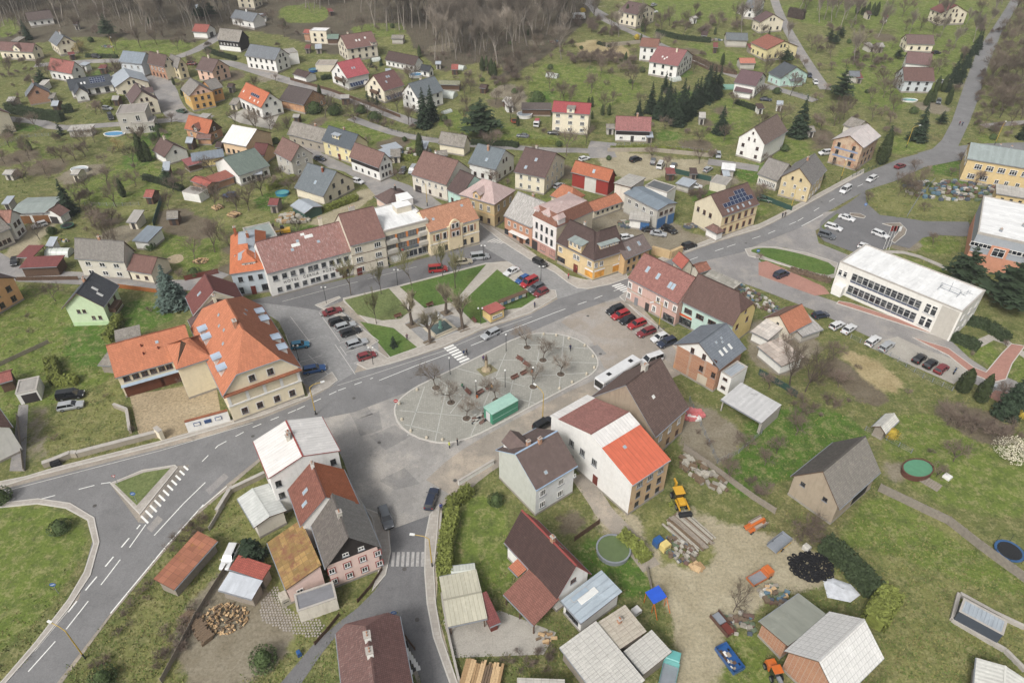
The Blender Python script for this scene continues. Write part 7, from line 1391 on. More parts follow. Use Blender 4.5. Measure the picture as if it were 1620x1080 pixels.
thicket(tl(23,120,400,300,560,380,420,560,480,420,380,200,330),10,2.5,'bare shrub in the meadow hedge line','meadow shrubs')
thicket(tl(23,1180,520,1560,560,1600,640,1400,640,1180,560),16,2.2,'bare berry shrub in the garden bed','berry shrubs')
thicket(tl(22,1440,860,1600,900,1620,1000,1500,960),8,2.2,'bramble beside the plank fence','fence brambles')
thicket(tl(32,0,900,280,860,300,1000,0,1060),14,1.6,'bramble shrub beside the woodpile','woodpile brambles')
thicket(tl(12,1040,100,1230,180,1180,230,1020,160),12,3,'bare shrub in the hedge behind the workshop','workshop hedge shrubs')
thicket(tl(1,1480,330,1600,340,1600,500,1480,560),10,3.5,'brown shrub beside the red-roofed hut','hut shrubs','redb')
thicket(tl(2,900,120,1200,120,1500,170,1300,230,960,180),18,3.5,'bare shrub in the gardens above the lane','garden shrubs above the lane','redb')
thicket(tl(3,560,330,850,330,860,470,700,480,570,400),16,3,'bare shrub in the gardens beside the brown roofs','garden shrubs beside the brown roofs','redb')
thicket(tl(0,0,360,260,380,200,520,0,480),14,3,'bare shrub in the upper left gardens','upper left shrubs','redb')
thicket(tl(10,440,300,760,300,760,400,470,420),10,2.5,'bare shrub behind the grey-roofed house','orchard shrubs')
def hedge(pts,w,h,mat,label,world=False,dens=24,s=.5):
 w_=[U(p)for p in pts];r=random.Random(len(pts)*7+int(pts[0][0]));B=MB();o=w_[0]
 for a,b in zip(w_,w_[1:]):
  d=Vector((b.x-a.x,b.y-a.y,0));L_=d.length;d.normalize();s_=Vector((-d.y,d.x,0));za,zb=a.z-o.z,b.z-o.z;a0=Vector((a.x-o.x,a.y-o.y,0));b0=Vector((b.x-o.x,b.y-o.y,0))
  c=w*.38;P=[(a0-s_*c,za),(b0-s_*c,zb),(b0+s_*c,zb),(a0+s_*c,za)]
  lo=[(p.x,p.y,z-.1)for p,z in P];hi=[(p.x,p.y,z+h*.86)for p,z in P]
  B.face(hi);
  for i in range(4):B.face([lo[i],lo[(i+1)%4],hi[(i+1)%4],hi[i]])
  for _ in range(int(L_*(w+2*h)*dens)):
   f=r.random();p=a0.lerp(b0,f);z=za+(zb-za)*f;u=r.uniform(0,w+2*h);jb=r.uniform(-.26,.26)
   if u<w:off,zz,n_=u-w/2,h+jb+.12*math.sin(f*L_*1.7+u),Vector((0,0,1))
   else:sg=-1 if u<w+h else 1;off=sg*(w/2+jb);zz=(u-w)%h;n_=s_*sg
   leafquad(B,p+s_*off+Vector((0,0,z+zz)),(n_+Vector((r.uniform(-.7,.7),r.uniform(-.7,.7),r.uniform(-.2,.9)))).normalized(),s*r.uniform(.6,1.4),r)
 tag(add('hedge',B.mesh('hedge',[mat]),None,Matrix.Translation(o)),label,'hedge')
hedge(tl(31,1225,60,1180,250,1172,400,1195,540),2.0,2.2,L_HED,'yellow-green clipped hedge along the south street pavement',dens=30)
hedge(tl(21,1330,960,1200,1060),1.7,1.9,L_HED,'yellow-green hedge end beside the white house garden')
hedge(tl(33,390,250,530,370,700,550),2.6,2.6,L_HDK,'dark thick hedge bordering the tyre heap');hedge(tl(33,800,560,740,640,690,740),3.0,2.4,L_HED,'yellowish hedge turning round the yard corner')
hedge(tl(32,700,190,790,260,860,340),1.8,1.6,L_HED,'low hedge beside the dusty yard track');hedge(tl(10,735,960,690,1060,660,1090),1.8,2.2,L_HED,'tall hedge behind the green house');hedge(tl(20,320,170,350,300),2.0,2.0,L_HED,'thuja hedge in the left garden');hedge(tl(20,350,300,480,290),1.8,1.8,L_HED,'hedge corner above the two parked cars')
hedge(tl(0,55,680,220,720,390,740),2.6,3.2,L_HDK,'long tall dark hedge above the lane');hedge(tl(0,390,690,450,680),2.5,2.6,L_HDK,'short dark hedge beside the long one');hedge(tl(0,580,650,680,640,760,610),2.2,2.0,L_HED,'hedge in front of the anthracite bungalow')
hedge(tl(11,430,290,640,215),1.5,1.6,L_HED,'clipped hedge beside the slate villa drive');hedge(tl(11,90,160,265,95),1.5,1.8,L_HED,'hedge behind the round garden pool');hedge(tl(13,1260,960,1400,1000,1510,1080),2.4,1.6,L_HDK,'broad dark hedge at the office end');hedge(tl(23,1180,20,1340,90),2.4,1.5,L_HDK,'dark low hedge beside the office corner');hedge(tl(13,190,650,300,680,440,720),1.4,.9,L_BRN,'low brown hedge beside the red parking bays');hedge(tl(2,560,270,640,290),1.5,1.2,L_HDK,'low dark hedge beside the retaining wall');hedge(tl(1,900,970,1010,985),1.5,1.4,L_HED,'yellow-green hedge in the row gardens')
hedge(tl(2,1400,630,1540,680),1.6,1.4,L_HDK,'dark hedge below the white lane house');hedge(tl(1,420,490,480,480),1.4,1.5,L_HDK,'hedge beside the pink-roofed house');hedge(tl(3,180,100,275,120),3,4,leafm('brown_hedge','#5a4c44',.3),'brown leafless hedge beside the straight lane');hedge(tl(32,1020,-10,1000,5),.5,.5,L_HED,'tiny green shrub edge at the orange house foot')
HARD=[]
for o in COL.objects:
 if o.type=='MESH' and o.parent is None and o.get('kind')=='structure' and o.data.materials and o.data.materials[0].name.startswith(('asphalt','sidewalk','sett','plaza','park','red_','concrete','road','worn','pale','dusty','sandy')):HARD.append([f for f in o.data.polygons]and o)
cells={}
def hardcell():
 for o in HARD:
  me=o.data
  for f in me.polygons:
   P=[me.vertices[i].co for i in f.vertices];x0,x1,y0,y1=min(p.x for p in P),max(p.x for p in P),min(p.y for p in P),max(p.y for p in P)
   for i in range(int(x0//1.5),int(x1//1.5)+1):
    for j in range(int(y0//1.5),int(y1//1.5)+1):
     if(i,j)not in cells and inside(((i+.5)*1.5,(j+.5)*1.5),P):cells[(i,j)]=1
hardcell()
HC2=HC+[tuple(o.matrix_basis.translation[:2])for o in COL.objects if o.type=='EMPTY' and o.get('category')in('tree','bush')]
def scatter(kind,n,y0,y1,h,label,group,x0=0,x1=1620):
 k=0
 for _ in range(6000):
  if k>=n:break
  p=(RND.uniform(x0,x1),RND.uniform(y0,y1));w=U(p)
  if(int(w.x//1.5),int(w.y//1.5))in cells or any((w.x-a)**2+(w.y-b)**2<64 for a,b in HC)or any((w.x-a)**2+(w.y-b)**2<9 for a,b in HC2):continue
  tree(kind,p,h*RND.uniform(.7,1.3),label,group);HC2.append((w.x,w.y));k+=1
scatter('bare',95,12,250,8,'bare tree scattered in the upper gardens','bare trees scattered in the upper gardens');scatter('orch',70,60,330,4.8,'small bare fruit tree in the upper gardens','small fruit trees of the upper gardens');scatter('brus',70,12,330,2.6,'bare shrub in the upper gardens','shrubs of the upper gardens');scatter('redb',50,10,250,3,'brown twiggy shrub in the upper gardens','brown shrubs of the upper gardens');scatter('bush',46,20,330,1.9,'small evergreen bush in the upper gardens','evergreen bushes of the upper gardens');scatter('thuj',18,20,260,4.2,'small conifer in the upper gardens','small conifers of the upper gardens');scatter('brus',36,440,720,1.8,'bare shrub in the lower gardens','shrubs of the lower gardens');scatter('tall',26,5,110,13,'tall bare tree on the upper slopes','tall bare trees on the upper slopes',850,1620)
scatter('bare',34,190,430,7,'bare tree scattered in the left gardens','bare trees scattered in the left gardens',0,480);scatter('orch',10,560,760,4.5,'small bare fruit tree on the right meadows','fruit trees on the right meadows',1120,1600)
scatter('bare',34,25,230,9,'bare tree in the brown wood at the right edge','brown wood at the right edge',1545,1640);scatter('redb',30,25,230,3.2,'brown shrub in the wood at the right edge','shrubs of the wood at the right edge',1540,1640)
hedge(tl(2,1110,345,1250,410,1400,455),1.6,1.5,L_BRN,'brown hedge along the upper lane');hedge(tl(2,920,205,1050,240,1250,260),2,1.8,L_HDK,'dark hedge above the upper lane lawn');hedge(tl(0,530,350,720,355),1.4,1.3,L_HDK,'dark hedge along the upper left lane');hedge(tl(0,1260,310,1330,340,1440,370),1.6,1.6,L_HDK,'dark hedge in front of the black timber house');hedge(tl(1,1330,880,1570,890,1620,900),1.6,1.5,L_HDK,'dark hedge along the lane above the slate house');hedge(tl(10,1120,165,990,120,880,90),1.4,1.6,L_HDK,'dark hedge beside the grey flat garage');hedge(tl(2,0,870,300,880),1.6,1.3,L_HED,'green hedge below the lane saloon');hedge(tl(2,640,915,900,905,1240,950),1.5,1.0,L_HED,'green hedge along the retaining wall top')
bare=set()
for kk,poly in PAINT:
 if kk in(3,5,6,7):
  P=[Vector(p)for p in poly]
  for i in range(int(min(p.x for p in P)//1.5),int(max(p.x for p in P)//1.5)+1):
   for j in range(int(min(p.y for p in P)//1.5),int(max(p.y for p in P)//1.5)+1):
    if inside(((i+.5)*1.5,(j+.5)*1.5),P):bare.add((i,j))
tb=MB();r_=random.Random(5);k=0;pw=Vector((0,0,0))
while k<26000:
 px,py=r_.uniform(-20,1640),1090*(r_.random()**.62);w=U((px,py))
 if(int(w.x//1.5),int(w.y//1.5))in cells or(int(w.x//1.5),int(w.y//1.5))in bare:continue
 pw=Vector((math.sin(w.x*.11+1)+math.cos(w.y*.13)+math.sin((w.x+w.y)*.07),0,0))
 if pw.x+r_.uniform(-1,1)<-.3:continue
 s=r_.uniform(.1,.28)*(1 if w.y<150 else 1.4);m=r_.choice((0,0,0,1,1,2));k+=1
 for _ in range(3):
  a=r_.uniform(0,6.28);x,y=w.x+r_.uniform(-.4,.4),w.y+r_.uniform(-.4,.4);c,d=math.cos(a)*s*.5,math.sin(a)*s*.5
  tb.face([(x-c,y-d,w.z),(x+c,y+d,w.z),(x+d*1.2,y-c*1.2,w.z+s*.8)],m)
tag(add('rough_grass',tb.mesh('rough_grass',[leafm('tuft_green','#5f7033',.3),leafm('tuft_straw','#85804a',.3),leafm('tuft_brown','#726a40',.3)])),'rough grass tufts scattered over meadows and gardens','grass',kind='stuff')
# == vehicles
CP_={k:paint('car_paint_'+k,v,.3,.6)for k,v in{'white':'#c9c9c8','silver':'#9c9fa1','grey':'#55595d','black':'#17181b','blue':'#1d4f8c','teal':'#1f7ba0','red':'#a32024','maroon':'#7a2529','navy':'#232c40','beige':'#a59c86','yellow':'#d09a1c','orange':'#c7601c','green':'#2c4a36','turq':'#57a39d'}.items()}
TYRE=plain('tyre_rubber','#17171a',.9,0,.1);RIM=plain('rim','#8f9295',.4,.6);HL=paint('headlamp','#cfd3d3',.1,.8);TL=paint('tail_lamp','#8d1a1a',.2,.6);CGL=paint('car_glass','#14181c',.08,.8);BUMP=plain('black_plastic','#232426',.7)
def wheel_mesh(r=.32,w=.2):
 k=('wheel',r,w)
 if k not in _MC:
  mb=MB();n=14
  for y0,y1,a,b,m in((-w/2,w/2,r,r,0),(-w/2-.001,-w/2,r*.62,r,0),(w/2,w/2+.001,r,r*.62,0)):
   for i in range(n):
    c0,s0,c1,s1=math.cos(6.2832*i/n),math.sin(6.2832*i/n),math.cos(6.2832*(i+1)/n),math.sin(6.2832*(i+1)/n)
    mb.face([(a*c0,y0,a*s0),(b*c0,y1,b*s0),(b*c1,y1,b*s1),(a*c1,y0,a*s1)],m)
  for y in(-w/2-.004,w/2+.004):mb.face([(r*.62*math.cos(6.2832*i/n),y,r*.62*math.sin(6.2832*i/n))for i in range(n)],1)
  _MC[k]=mb.mesh('wheel',[TYRE,RIM])
 return _MC[k]
CT={'hatch':(4.0,1.72,1.47,.90,.28,.45,.90,.97,.90),'sedan':(4.5,1.75,1.44,.90,.30,.46,.74,.86,.92),'estate':(4.65,1.76,1.49,.92,.28,.43,.92,.985,.92),'suv':(4.5,1.85,1.70,1.05,.27,.40,.91,.98,1.05),'mpv':(4.9,1.9,1.9,1.05,.20,.33,.96,.99,1.05),'van':(5.0,1.95,2.0,1.15,.17,.30,.985,.995,1.15)}
def car_meshes(k):
 if('car',k)in _MC:return _MC[('car',k)]
 L,W_,H_,bz,xh,xw,xr,xb,tz=CT[k];w=W_/2;X=lambda f:L/2-f*L
 st=[(0,.34,.62,.78,.50),(.03,.22,.74,.90,.62),(.10,.20,bz-.12,.97,.7),(xh,.20,bz-.02,1,.72),(.5,.20,bz,1,.74),(.8,.20,bz,1,.74),(xb if xb<.95 else .93,.22,tz,.97,.72),(.985,.24,tz-.06,.93,.66),(1.0,.36,tz-.2,.84,.6)]
 mb=MB();rings=[]
 for f,z0,z1,ws,zm in st:
  ww=w*ws;rings.append([(X(f),-ww*.92,z0),(X(f),-ww,(z0+zm)/2),(X(f),-ww*.985,zm),(X(f),-ww*.90,z1),(X(f),0,z1+.035),(X(f),ww*.90,z1),(X(f),ww*.985,zm),(X(f),ww,(z0+zm)/2),(X(f),ww*.92,z0)])
 for a,b in zip(rings,rings[1:]):
  for i in range(9):mb.face([a[i],a[(i+1)%9],b[(i+1)%9],b[i]][::-1],0,sm=True)
 mb.face(rings[0],0);mb.face(rings[-1][::-1],0)
 zt=H_-.04;wb,wt=w*.90,w*.72;b0,t0,t1,b1=X(xh+.0),X(xw),X(xr),X(xb)
 mb.slab([(t0+.05,-wt,zt),(t0+.05,wt,zt),(t1-.03,wt,zt),(t1-.03,-wt,zt)][::-1],.06,0,0)
 mb.face([(t0-.1,-wt*.8,zt+.035),(t1+.1,-wt*.8,zt+.035),(t1+.1,wt*.8,zt+.035),(t0-.1,wt*.8,zt+.035)][::-1],0)
 for s in(-1,1):
  mb.face([(t0+.05,s*wt,zt),(t1-.03,s*wt,zt),(t1+.1,s*wt*.8,zt+.035),(t0-.1,s*wt*.8,zt+.035)][::s],0,sm=True)
  for xa,xc in((b0,t0),(X(.58),X(.58)),(b1,t1)):mb.tube((xa,s*(wb-.005),bz-.03),(xc,s*(wt+.005),zt-.03),.045,.045,4,0,False,False)
  mb.box(X(xh+.03)-.1,s*(w+.08)-.07,bz,X(xh+.03)+.06,s*(w+.08)+.07,bz+.13,0)
 for x0,x1 in((t0+.05,t0-.1),(t1-.03,t1+.1)):mb.face([(x0,-wt,zt),(x0,wt,zt),(x1,wt*.8,zt+.035),(x1,-wt*.8,zt+.035)][::(1 if x0<x1 else-1)],0,sm=True)
 mb.box(X(.004),-w*.6,.3,X(-.006),w*.6,.42,1);mb.box(X(1.004),-w*.6,.32,X(.99),w*.6,.42,1)
 for s in(-1,1):
  for f in(.2,.8):mb.box(X(f)-.36,s*w*.985-.03,.22,X(f)+.36,s*w*.985+.012*1,.62,1)if False else None
 body=mb.mesh('body',[CP_['grey'],BUMP]);g=MB()
 P=[(b0+.02,-wb,bz-.02),(b0+.02,wb,bz-.02),(b1-.01,wb,bz-.02),(b1-.01,-wb,bz-.02)];Q_=[(t0,-wt,zt-.05),(t0,wt,zt-.05),(t1,wt,zt-.05),(t1,-wt,zt-.05)]
 for i in range(4):g.face([P[i],P[(i+1)%4],Q_[(i+1)%4],Q_[i]],0)
 lg=MB();lg.box(-.04,-.2,-.07,.06,.2,.07);r_=MB();r_.box(-.05,-.13,-.12,.04,.13,.14)
 _MC[('car',k)]=(body,g.mesh('windows',[CGL]),lg.mesh('headlight',[HL]),r_.mesh('tail_light',[TL]));return _MC[('car',k)]
def heading(p,d,h=0):
 a,b=U(p,h),U((p[0]+d[0],p[1]+d[1]),h);v=b-a;return math.atan2(v.y,v.x)
def car(k,col,p,d,label,group=None,cat='car',name='parked_car'):
 w=U(p,.7);z=T(w.x,w.y);dx,dy=d;n=math.hypot(dx,dy);rz=heading(p,(dx/n*8,dy/n*8))
 zr=.07;M=TR(w.x,w.y,z+zr,rz);body,gl,hl,tl_=car_meshes(k);L,W_=CT[k][:2]
 o=thing(name,M,label,cat,group);add('body',body,o,M,[CP_[col]]);add('windows',gl,o,M)
 wm=wheel_mesh(.33 if k in('hatch','sedan','estate')else .38)
 for f in(.19,.8):
  for s in(-1,1):add('wheel',wm,o,M@Matrix.Translation((L/2-f*L,s*(W_/2-.1),.33 if k in('hatch','sedan','estate')else .38)))
 for s in(-1,1):add('headlight',hl,o,M@Matrix.Translation((L/2-.09,s*W_*.31,.66)));add('tail_light',tl_,o,M@Matrix.Translation((-L/2+.06,s*W_*.36,.8)))
 return o
G1='cars in the bays west of the park';E=(1,-.3)
for k,c,rc,x,y,l in(('sedan','maroon',11,485,895,'first car in the left bay row'),('estate','black',11,525,953,'second in the bay row'),('estate','silver',11,565,985,'third in the bay row'),('estate','black',11,597,1020,'fourth in the bay row'),('estate','silver',21,635,48,'fifth in the bay row'),('hatch','maroon',21,695,125,'nearest the pavement corner')):car(k,c,t(rc,x,y),E,f'{c} {k if k != "hatch" else "hatchback"} parked west of the park, {l}',G1)
car('hatch','teal',t(21,288,58),(1,-.15),'turquoise blue hatchback in the bays beside the town hall');car('estate','blue',t(21,375,205),(1,-.2),'bright blue estate car beside the town hall corner')
car('mpv','red',t(11,1130,638),(1,-.1),'red estate car driving past the park trees');car('estate','beige',t(11,1285,592),(1,-.12),'beige pickup-like estate car parked on the north street');car('mpv','silver',t(11,1385,562),(1,-.12),'silver minivan at the end of the north street',cat='van')
for c,k,x,y,l in(('white','sedan',330,668,'white saloon first in the bays by the lawn'),('blue','hatch',450,752,'blue hatchback second in the bays by the lawn'),('red','mpv',520,787,'red boxy van third in the bays by the lawn'),('grey','estate',590,842,'dark grey estate fourth in the bays by the lawn'),('maroon','hatch',645,892,'dark red hatchback last in the bays by the lawn')):car(k,c,q(760,330,x,y),(-1,.5),l,'cars in the bays by the lawn')
car('estate','black',q(760,330,640,572),(1,.55),'black estate car driving down the shop street',name='car');car('estate','silver',q(600,440,1190,592),(-1,.5),'silver estate car driving along the main road past the kiosk',name='car')
for c,k,x,y,l in(('black','suv',90,608,'dark car nearest the zebra crossing in front of the pink house'),('red','estate',145,658,'red car with yellow door emblem in front of the pink house'),('black','hatch',220,712,'black hatchback third in front of the pink house'),('red','estate',320,757,'bright red estate fourth in front of the pink house'),('maroon','estate',420,842,'brownish red estate in front of the mint shop'),('white','hatch',560,902,'white hatchback in front of the mint shop'),('navy','suv',640,955,'dark blue car beside the brick house')):car(k,c,q(960,400,x,y),(-1,.38),l,'cars in the square lot')
car('van','white',t(22,890,150),(-1,.35),'white van behind the bus',cat='van');car('suv','black',t(22,232,540),(1,-.6),'black car beside the white house corner');car('estate','navy',t(21,1090,995),(.3,-1),'dark blue saloon with pink mark at the south street mouth');car('suv','grey',t(31,812,70),(.35,1),'dark grey car on the south street above the worn crossing')
car('mpv','black',t(20,430,365),(1,-.15),'black minivan parked on the grass court');car('estate','silver',t(20,430,428),(1,-.18),'silver estate car beside the black minivan on the grass');car('estate','white',t(30,1400,308),(-.45,1),'white estate car beside the dark conifer and sheds')
car('hatch','white',t(10,240,368),(-1,.28),'white hatchback in front of the wide garage');car('sedan','black',t(10,88,588),(-.25,1),'black saloon beside the maroon carports');car('hatch','blue',t(10,1400,187),(-1,.1),'bright blue car in front of the brick garages')
for k,c,rc,x,y,d,l in(('hatch','silver',0,655,660,(1,.1),'silver car on the grass behind the flat villa'),('mpv','black',0,675,714,(.5,1),'dark pickup beside the flat villa'),('sedan','green',0,1108,677,(-1,-.2),'dark green car on the street bend'),('suv','black',0,590,345,(1,.1),'dark car on the upper left lane'),('hatch','maroon',0,1172,388,(1,0),'dark red car behind the peach gabled house'),('hatch','navy',1,410,967,(1,.15),'dark blue car in front of the pale yellow house'),('hatch','grey',1,915,1040,(-.7,1),'blue-grey car beside the row gardens'),('mpv','silver',1,975,1038,(-.7,1),'silver van beside the row gardens'),('hatch','white',11,642,102,(1,.3),'white car on the upper street corner'),('sedan','grey',2,105,828,(-1,-.1),'grey saloon on the lane below the long carport'),('sedan','black',2,295,810,(-1,-.1),'black saloon in front of the red-roofed flats'),('suv','black',2,793,972,(1,-.3),'black car on the gravel lot'),('suv','grey',2,900,984,(.3,-1),'dark grey car on the gravel lot beside the van'),('van','white',2,945,1008,(.6,-1),'tall white van on the gravel lot'),('estate','grey',2,1025,1010,(.6,-1),'grey car right of the white van'),('hatch','silver',2,1235,1032,(1,-.6),'silver car beside the blue tarpaulin'),('hatch','silver',2,1298,945,(0,1),'silver car below the retaining wall'),('hatch','white',2,480,967,(1,-.3),'pale car beside the lane corner tree'),('sedan','black',2,1588,605,(1,.1),'black car beside the white lane house'),('hatch','white',2,905,70,(1,0),'white car behind the hill house'),('hatch','silver',2,905,30,(1,-.4),'silver car at the hill house drive'),('sedan','navy',3,45,605,(1,.1),'dark blue car below the mint house lane'),('hatch','white',3,348,502,(.5,1),'white car on the straight lane end'),('hatch','navy',3,312,460,(.4,1),'dark blue car behind the mint house'),('suv','white',3,408,932,(-1,.1),'white off-roader beside the derelict house'),('estate','silver',3,1125,500,(1,.1),'silver estate beside the lowest brown-roofed house'),('estate','grey',3,1100,618,(-.2,1),'dark car on the drive below the brown roofs'),('sedan','black',3,1085,320,(1,-.1),'black car between the brown roofed houses'),('estate','white',13,690,87,(-1,.6),'white car with blue bonnet on the main road'),('mpv','white',13,530,155,(-1,.65),'white ambulance car with red stripe on the main road'),('sedan','maroon',3,865,1012,(1,-.35),'dark red car driving on the upper main road'),('sedan','white',13,540,325,(1,.3),'white saloon first in the car park'),('estate','white',13,460,382,(1,.3),'white estate second in the car park'),('suv','grey',13,418,432,(1,.3),'dark off-roader third in the car park'),('estate','white',13,745,425,(1,.4),'white estate beside the flag poles'),('hatch','white',13,655,505,(1,.3),'white car half hidden behind the office roof'),('suv','navy',13,140,668,(1,-.4),'dark blue car on the red paving bays'),('hatch','navy',13,380,917,(1,-.2),'dark hatchback beside the orange outhouse'),('hatch','white',13,480,980,(1,-.5),'small white hatchback first along the office street'),('sedan','white',13,552,1002,(1,-.7),'white saloon second along the office street'),('estate','white',23,700,33,(1,-.75),'white car in the concrete bays left of the silver one'),('estate','silver',23,783,65,(1,-.75),'silver car in the concrete bays'),('hatch','black',23,983,140,(1,-.75),'first black hatchback in the concrete bays'),('hatch','black',23,1050,172,(1,-.75),'second black hatchback in the concrete bays'),('hatch','maroon',23,1118,203,(1,-.75),'dark red hatchback in the concrete bays'),('sedan','silver',23,1410,322,(.8,-1),'silver saloon between the thuja and the spruce'),('hatch','grey',23,1592,428,(1,-.3),'grey car at the right edge behind the spruce'),('hatch','white',12,740,443,(1,-.1),'small white car in the scrap yard'),('sedan','black',12,880,397,(1,.1),'black car in front of the workshop'),('sedan','silver',12,932,420,(1,.15),'silver wreck in front of the workshop'),('suv','black',12,1000,398,(1,.4),'dark pickup at the blue gate'),('suv','black',12,1120,495,(1,-.3),'dark pickup with white cover beside the ruin'),('sedan','green',12,1580,212,(1,.2),'dark green car behind the green fence'),('hatch','white',12,1160,132,(1,.1),'white car behind the low metal shed'),('hatch','silver',12,325,128,(1,-.5),'silver car between the brown house and the red barn')):car(k,c,t(rc,x,y),d,l,name='car' if 'driving' in l or 'main road' in l else 'parked_car')
def boxy(name,label,cat,p,d,parts,wheels=(),wr=.45,h=.8,z=.06,sc=1.0):
 """vehicle or machine from boxes: parts = (name, x0,y0,z0,x1,y1,z1, mat)"""
 w=U(p,h);rz=heading(p,(d[0]*8,d[1]*8));M=TR(w.x,w.y,T(w.x,w.y)+z,rz)@Matrix.Scale(sc,4);o=thing(name,M,label,cat)
 for n_,x0,y0,z0,x1,y1,z1,m in parts:
  mb=MB();c=min(.09,(x1-x0)*.2,(y1-y0)*.2,(z1-z0)*.2);P=[(x0+c,z0),(x1-c,z0),(x1,z0+c),(x1,z1-c),(x1-c,z1),(x0+c,z1),(x0,z1-c),(x0,z0+c)]
  extr(mb,P,y0,y1);add(n_,mb.mesh(n_,[m]),o,M)
 for x,y in wheels:add('wheel',wheel_mesh(wr,.28),o,M@Matrix.Translation((x,y,wr)))
 return o
WH=CP_['white']
o=boxy('bus','long white bus parked beside the plaza','bus',t(22,685,240),(-1,.62),[('body',-5.6,-1.22,.45,5.6,1.22,2.95,WH),('roof',-5.5,-1.15,2.953,5.5,1.15,3.1,WH),('windscreen',5.603,-1.1,1.2,5.63,1.1,2.7,CGL),('side_windows',-5.2,-1.25,1.5,5.0,-1.223,2.5,CGL),('side_windows',-5.2,1.223,1.5,5.0,1.25,2.5,CGL),('roof_hatch',2.4,-.4,3.103,3.3,.4,3.2,BUMP),('roof_hatch',-4,-.4,3.103,-3.1,.4,3.2,BUMP)],[(3.6,-1.05),(3.6,1.05),(-3.4,-1.05),(-3.4,1.05)],.48,1.5)
boxy('camper_van','white camper van under the bare slope trees','camper van',t(2,445,106),(1,-.05),[('body',-3,-1.1,.4,2.2,1.1,2.8,WH),('cab',2.203,-1.0,.4,3.4,1.0,1.7,WH),('overcab',2.203,-1.1,1.703,3.0,1.1,2.8,WH),('window',-2,-1.13,1.5,-.8,-1.103,2.1,CGL),('window',.2,-1.13,1.5,1.2,-1.103,2.1,CGL)],[(2.2,-.9),(2.2,.9),(-1.8,-.9),(-1.8,.9)],.38,1)
boxy('small_truck','red and white small truck beside the red-roofed flats','truck',t(2,190,752),(-.3,1),[('cab',1.2,-.95,.4,2.8,.95,2.0,WH),('windscreen',2.803,-.85,1.1,2.83,.85,1.8,CGL),('load_bed',-2.8,-1.0,.5,1.15,1.0,1.0,WH),('load',-2.5,-.8,1.003,.8,.8,1.7,CP_['red'])],[(2,-.85),(2,.85),(-1.8,-.85),(-1.8,.85)],.4)
boxy('tipper_truck','small orange tipper truck with empty bed in the yard','truck',t(32,1555,425),(1,-.55),[('cab',1.3,-1.0,.6,2.9,1.0,2.3,CP_['orange']),('windscreen',2.903,-.9,1.4,2.93,.9,2.1,CGL),('bed_floor',-2.9,-1.1,.8,1.2,1.1,.95,M_GUT),('bed_side',-2.9,-1.15,.8,1.2,-1.1,1.45,CP_['orange']),('bed_side',-2.9,1.1,.8,1.2,1.15,1.45,CP_['orange']),('tailgate',-2.95,-1.15,.8,-2.903,1.15,1.45,CP_['orange']),('headboard',1.203,-1.15,.8,1.26,1.15,1.9,CP_['orange'])],[(2.1,-.9),(2.1,.9),(-1.7,-.9),(-1.7,.9)],.48,1,sc=0.7)
boxy('tipper_truck','turquoise truck parked nose up beside the sheet-roofed sheds','truck',t(32,1000,1010),(.22,-1),[('cab',1.3,-1.1,.6,3.0,1.1,2.4,CP_['turq']),('windscreen',3.003,-1.0,1.4,3.03,1.0,2.2,CGL),('bed_floor',-3.2,-1.2,.8,1.2,1.2,1.0,M_GUT),('bed_side',-3.2,-1.25,.8,1.2,-1.2,1.6,CP_['turq']),('bed_side',-3.2,1.2,.8,1.2,1.25,1.6,CP_['turq']),('headboard',1.203,-1.25,.8,1.27,1.25,2.0,CP_['turq'])],[(2.1,-1),(2.1,1),(-1.9,-1),(-1.9,1)],.5,1,sc=0.85)
boxy('orange_crane_truck','orange crane truck with raised arm over a load of rubble','crane truck',t(32,1525,110),(-.9,.5),[('chassis',-2.6,-1.0,.6,2.2,1.0,.9,CP_['orange']),('bed_side',-2.6,-1.1,.903,1.0,-1.0,1.5,M_WOODG),('bed_side',-2.6,1.0,.903,1.0,1.1,1.5,M_WOODG),('rubble_load',-2.4,-.9,.903,.8,.9,1.3,M_BRICK),('boom',-1.6,.3,2.2,3.6,.8,2.75,CP_['orange']),('mast',-1.9,.3,.903,-1.3,.8,2.19,CP_['orange'])],[(1.7,-.9),(1.7,.9),(-1.7,-.9),(-1.7,.9)],.45,1,sc=0.78)
boxy('orange_loader','orange machine at the bottom edge beside the white-roofed barn','loader',t(33,100,1010),(-.5,-1),[('engine_cover',.4,-.8,.6,2.0,.8,1.7,CP_['orange']),('cab',-.9,-.75,.6,.35,.75,2.4,CGL),('cab_roof',-1.0,-.8,2.403,.45,.8,2.55,CP_['orange']),('arm',-3.2,-.3,1.2,-.95,.3,1.6,M_GUT)],[(1.4,-.9),(1.4,.9),(-.8,-.9),(-.8,.9)],.55,1,sc=0.8)
Y_=CP_['yellow']
boxy('backhoe_loader','yellow and black backhoe digger beside the ochre wall','digger',t(22,1055,985),(.45,1),[('chassis',-1.6,-.75,.7,2.0,.75,1.1,BUMP),('engine_cover',.5,-.6,1.103,2.1,.6,1.75,Y_),('cab',-1.1,-.8,1.103,.45,.8,2.55,CGL),('cab_roof',-1.25,-.9,2.553,.6,.9,2.75,Y_),('loader_arm',.6,-.95,1.2,3.2,-.75,1.5,Y_),('loader_arm',.6,.75,1.2,3.2,.95,1.5,Y_),('bucket',3.2,-1.15,.2,4.0,1.15,1.1,BUMP),('boom',-2.0,-.15,1.0,-1.6,.15,3.2,Y_),('dipper',-2.9,-.12,2.6,-2.01,.12,3.1,Y_)],[(1.7,-.85),(1.7,.85),(-1.0,-.85),(-1.0,.85)],.62,1.2,sc=0.92)
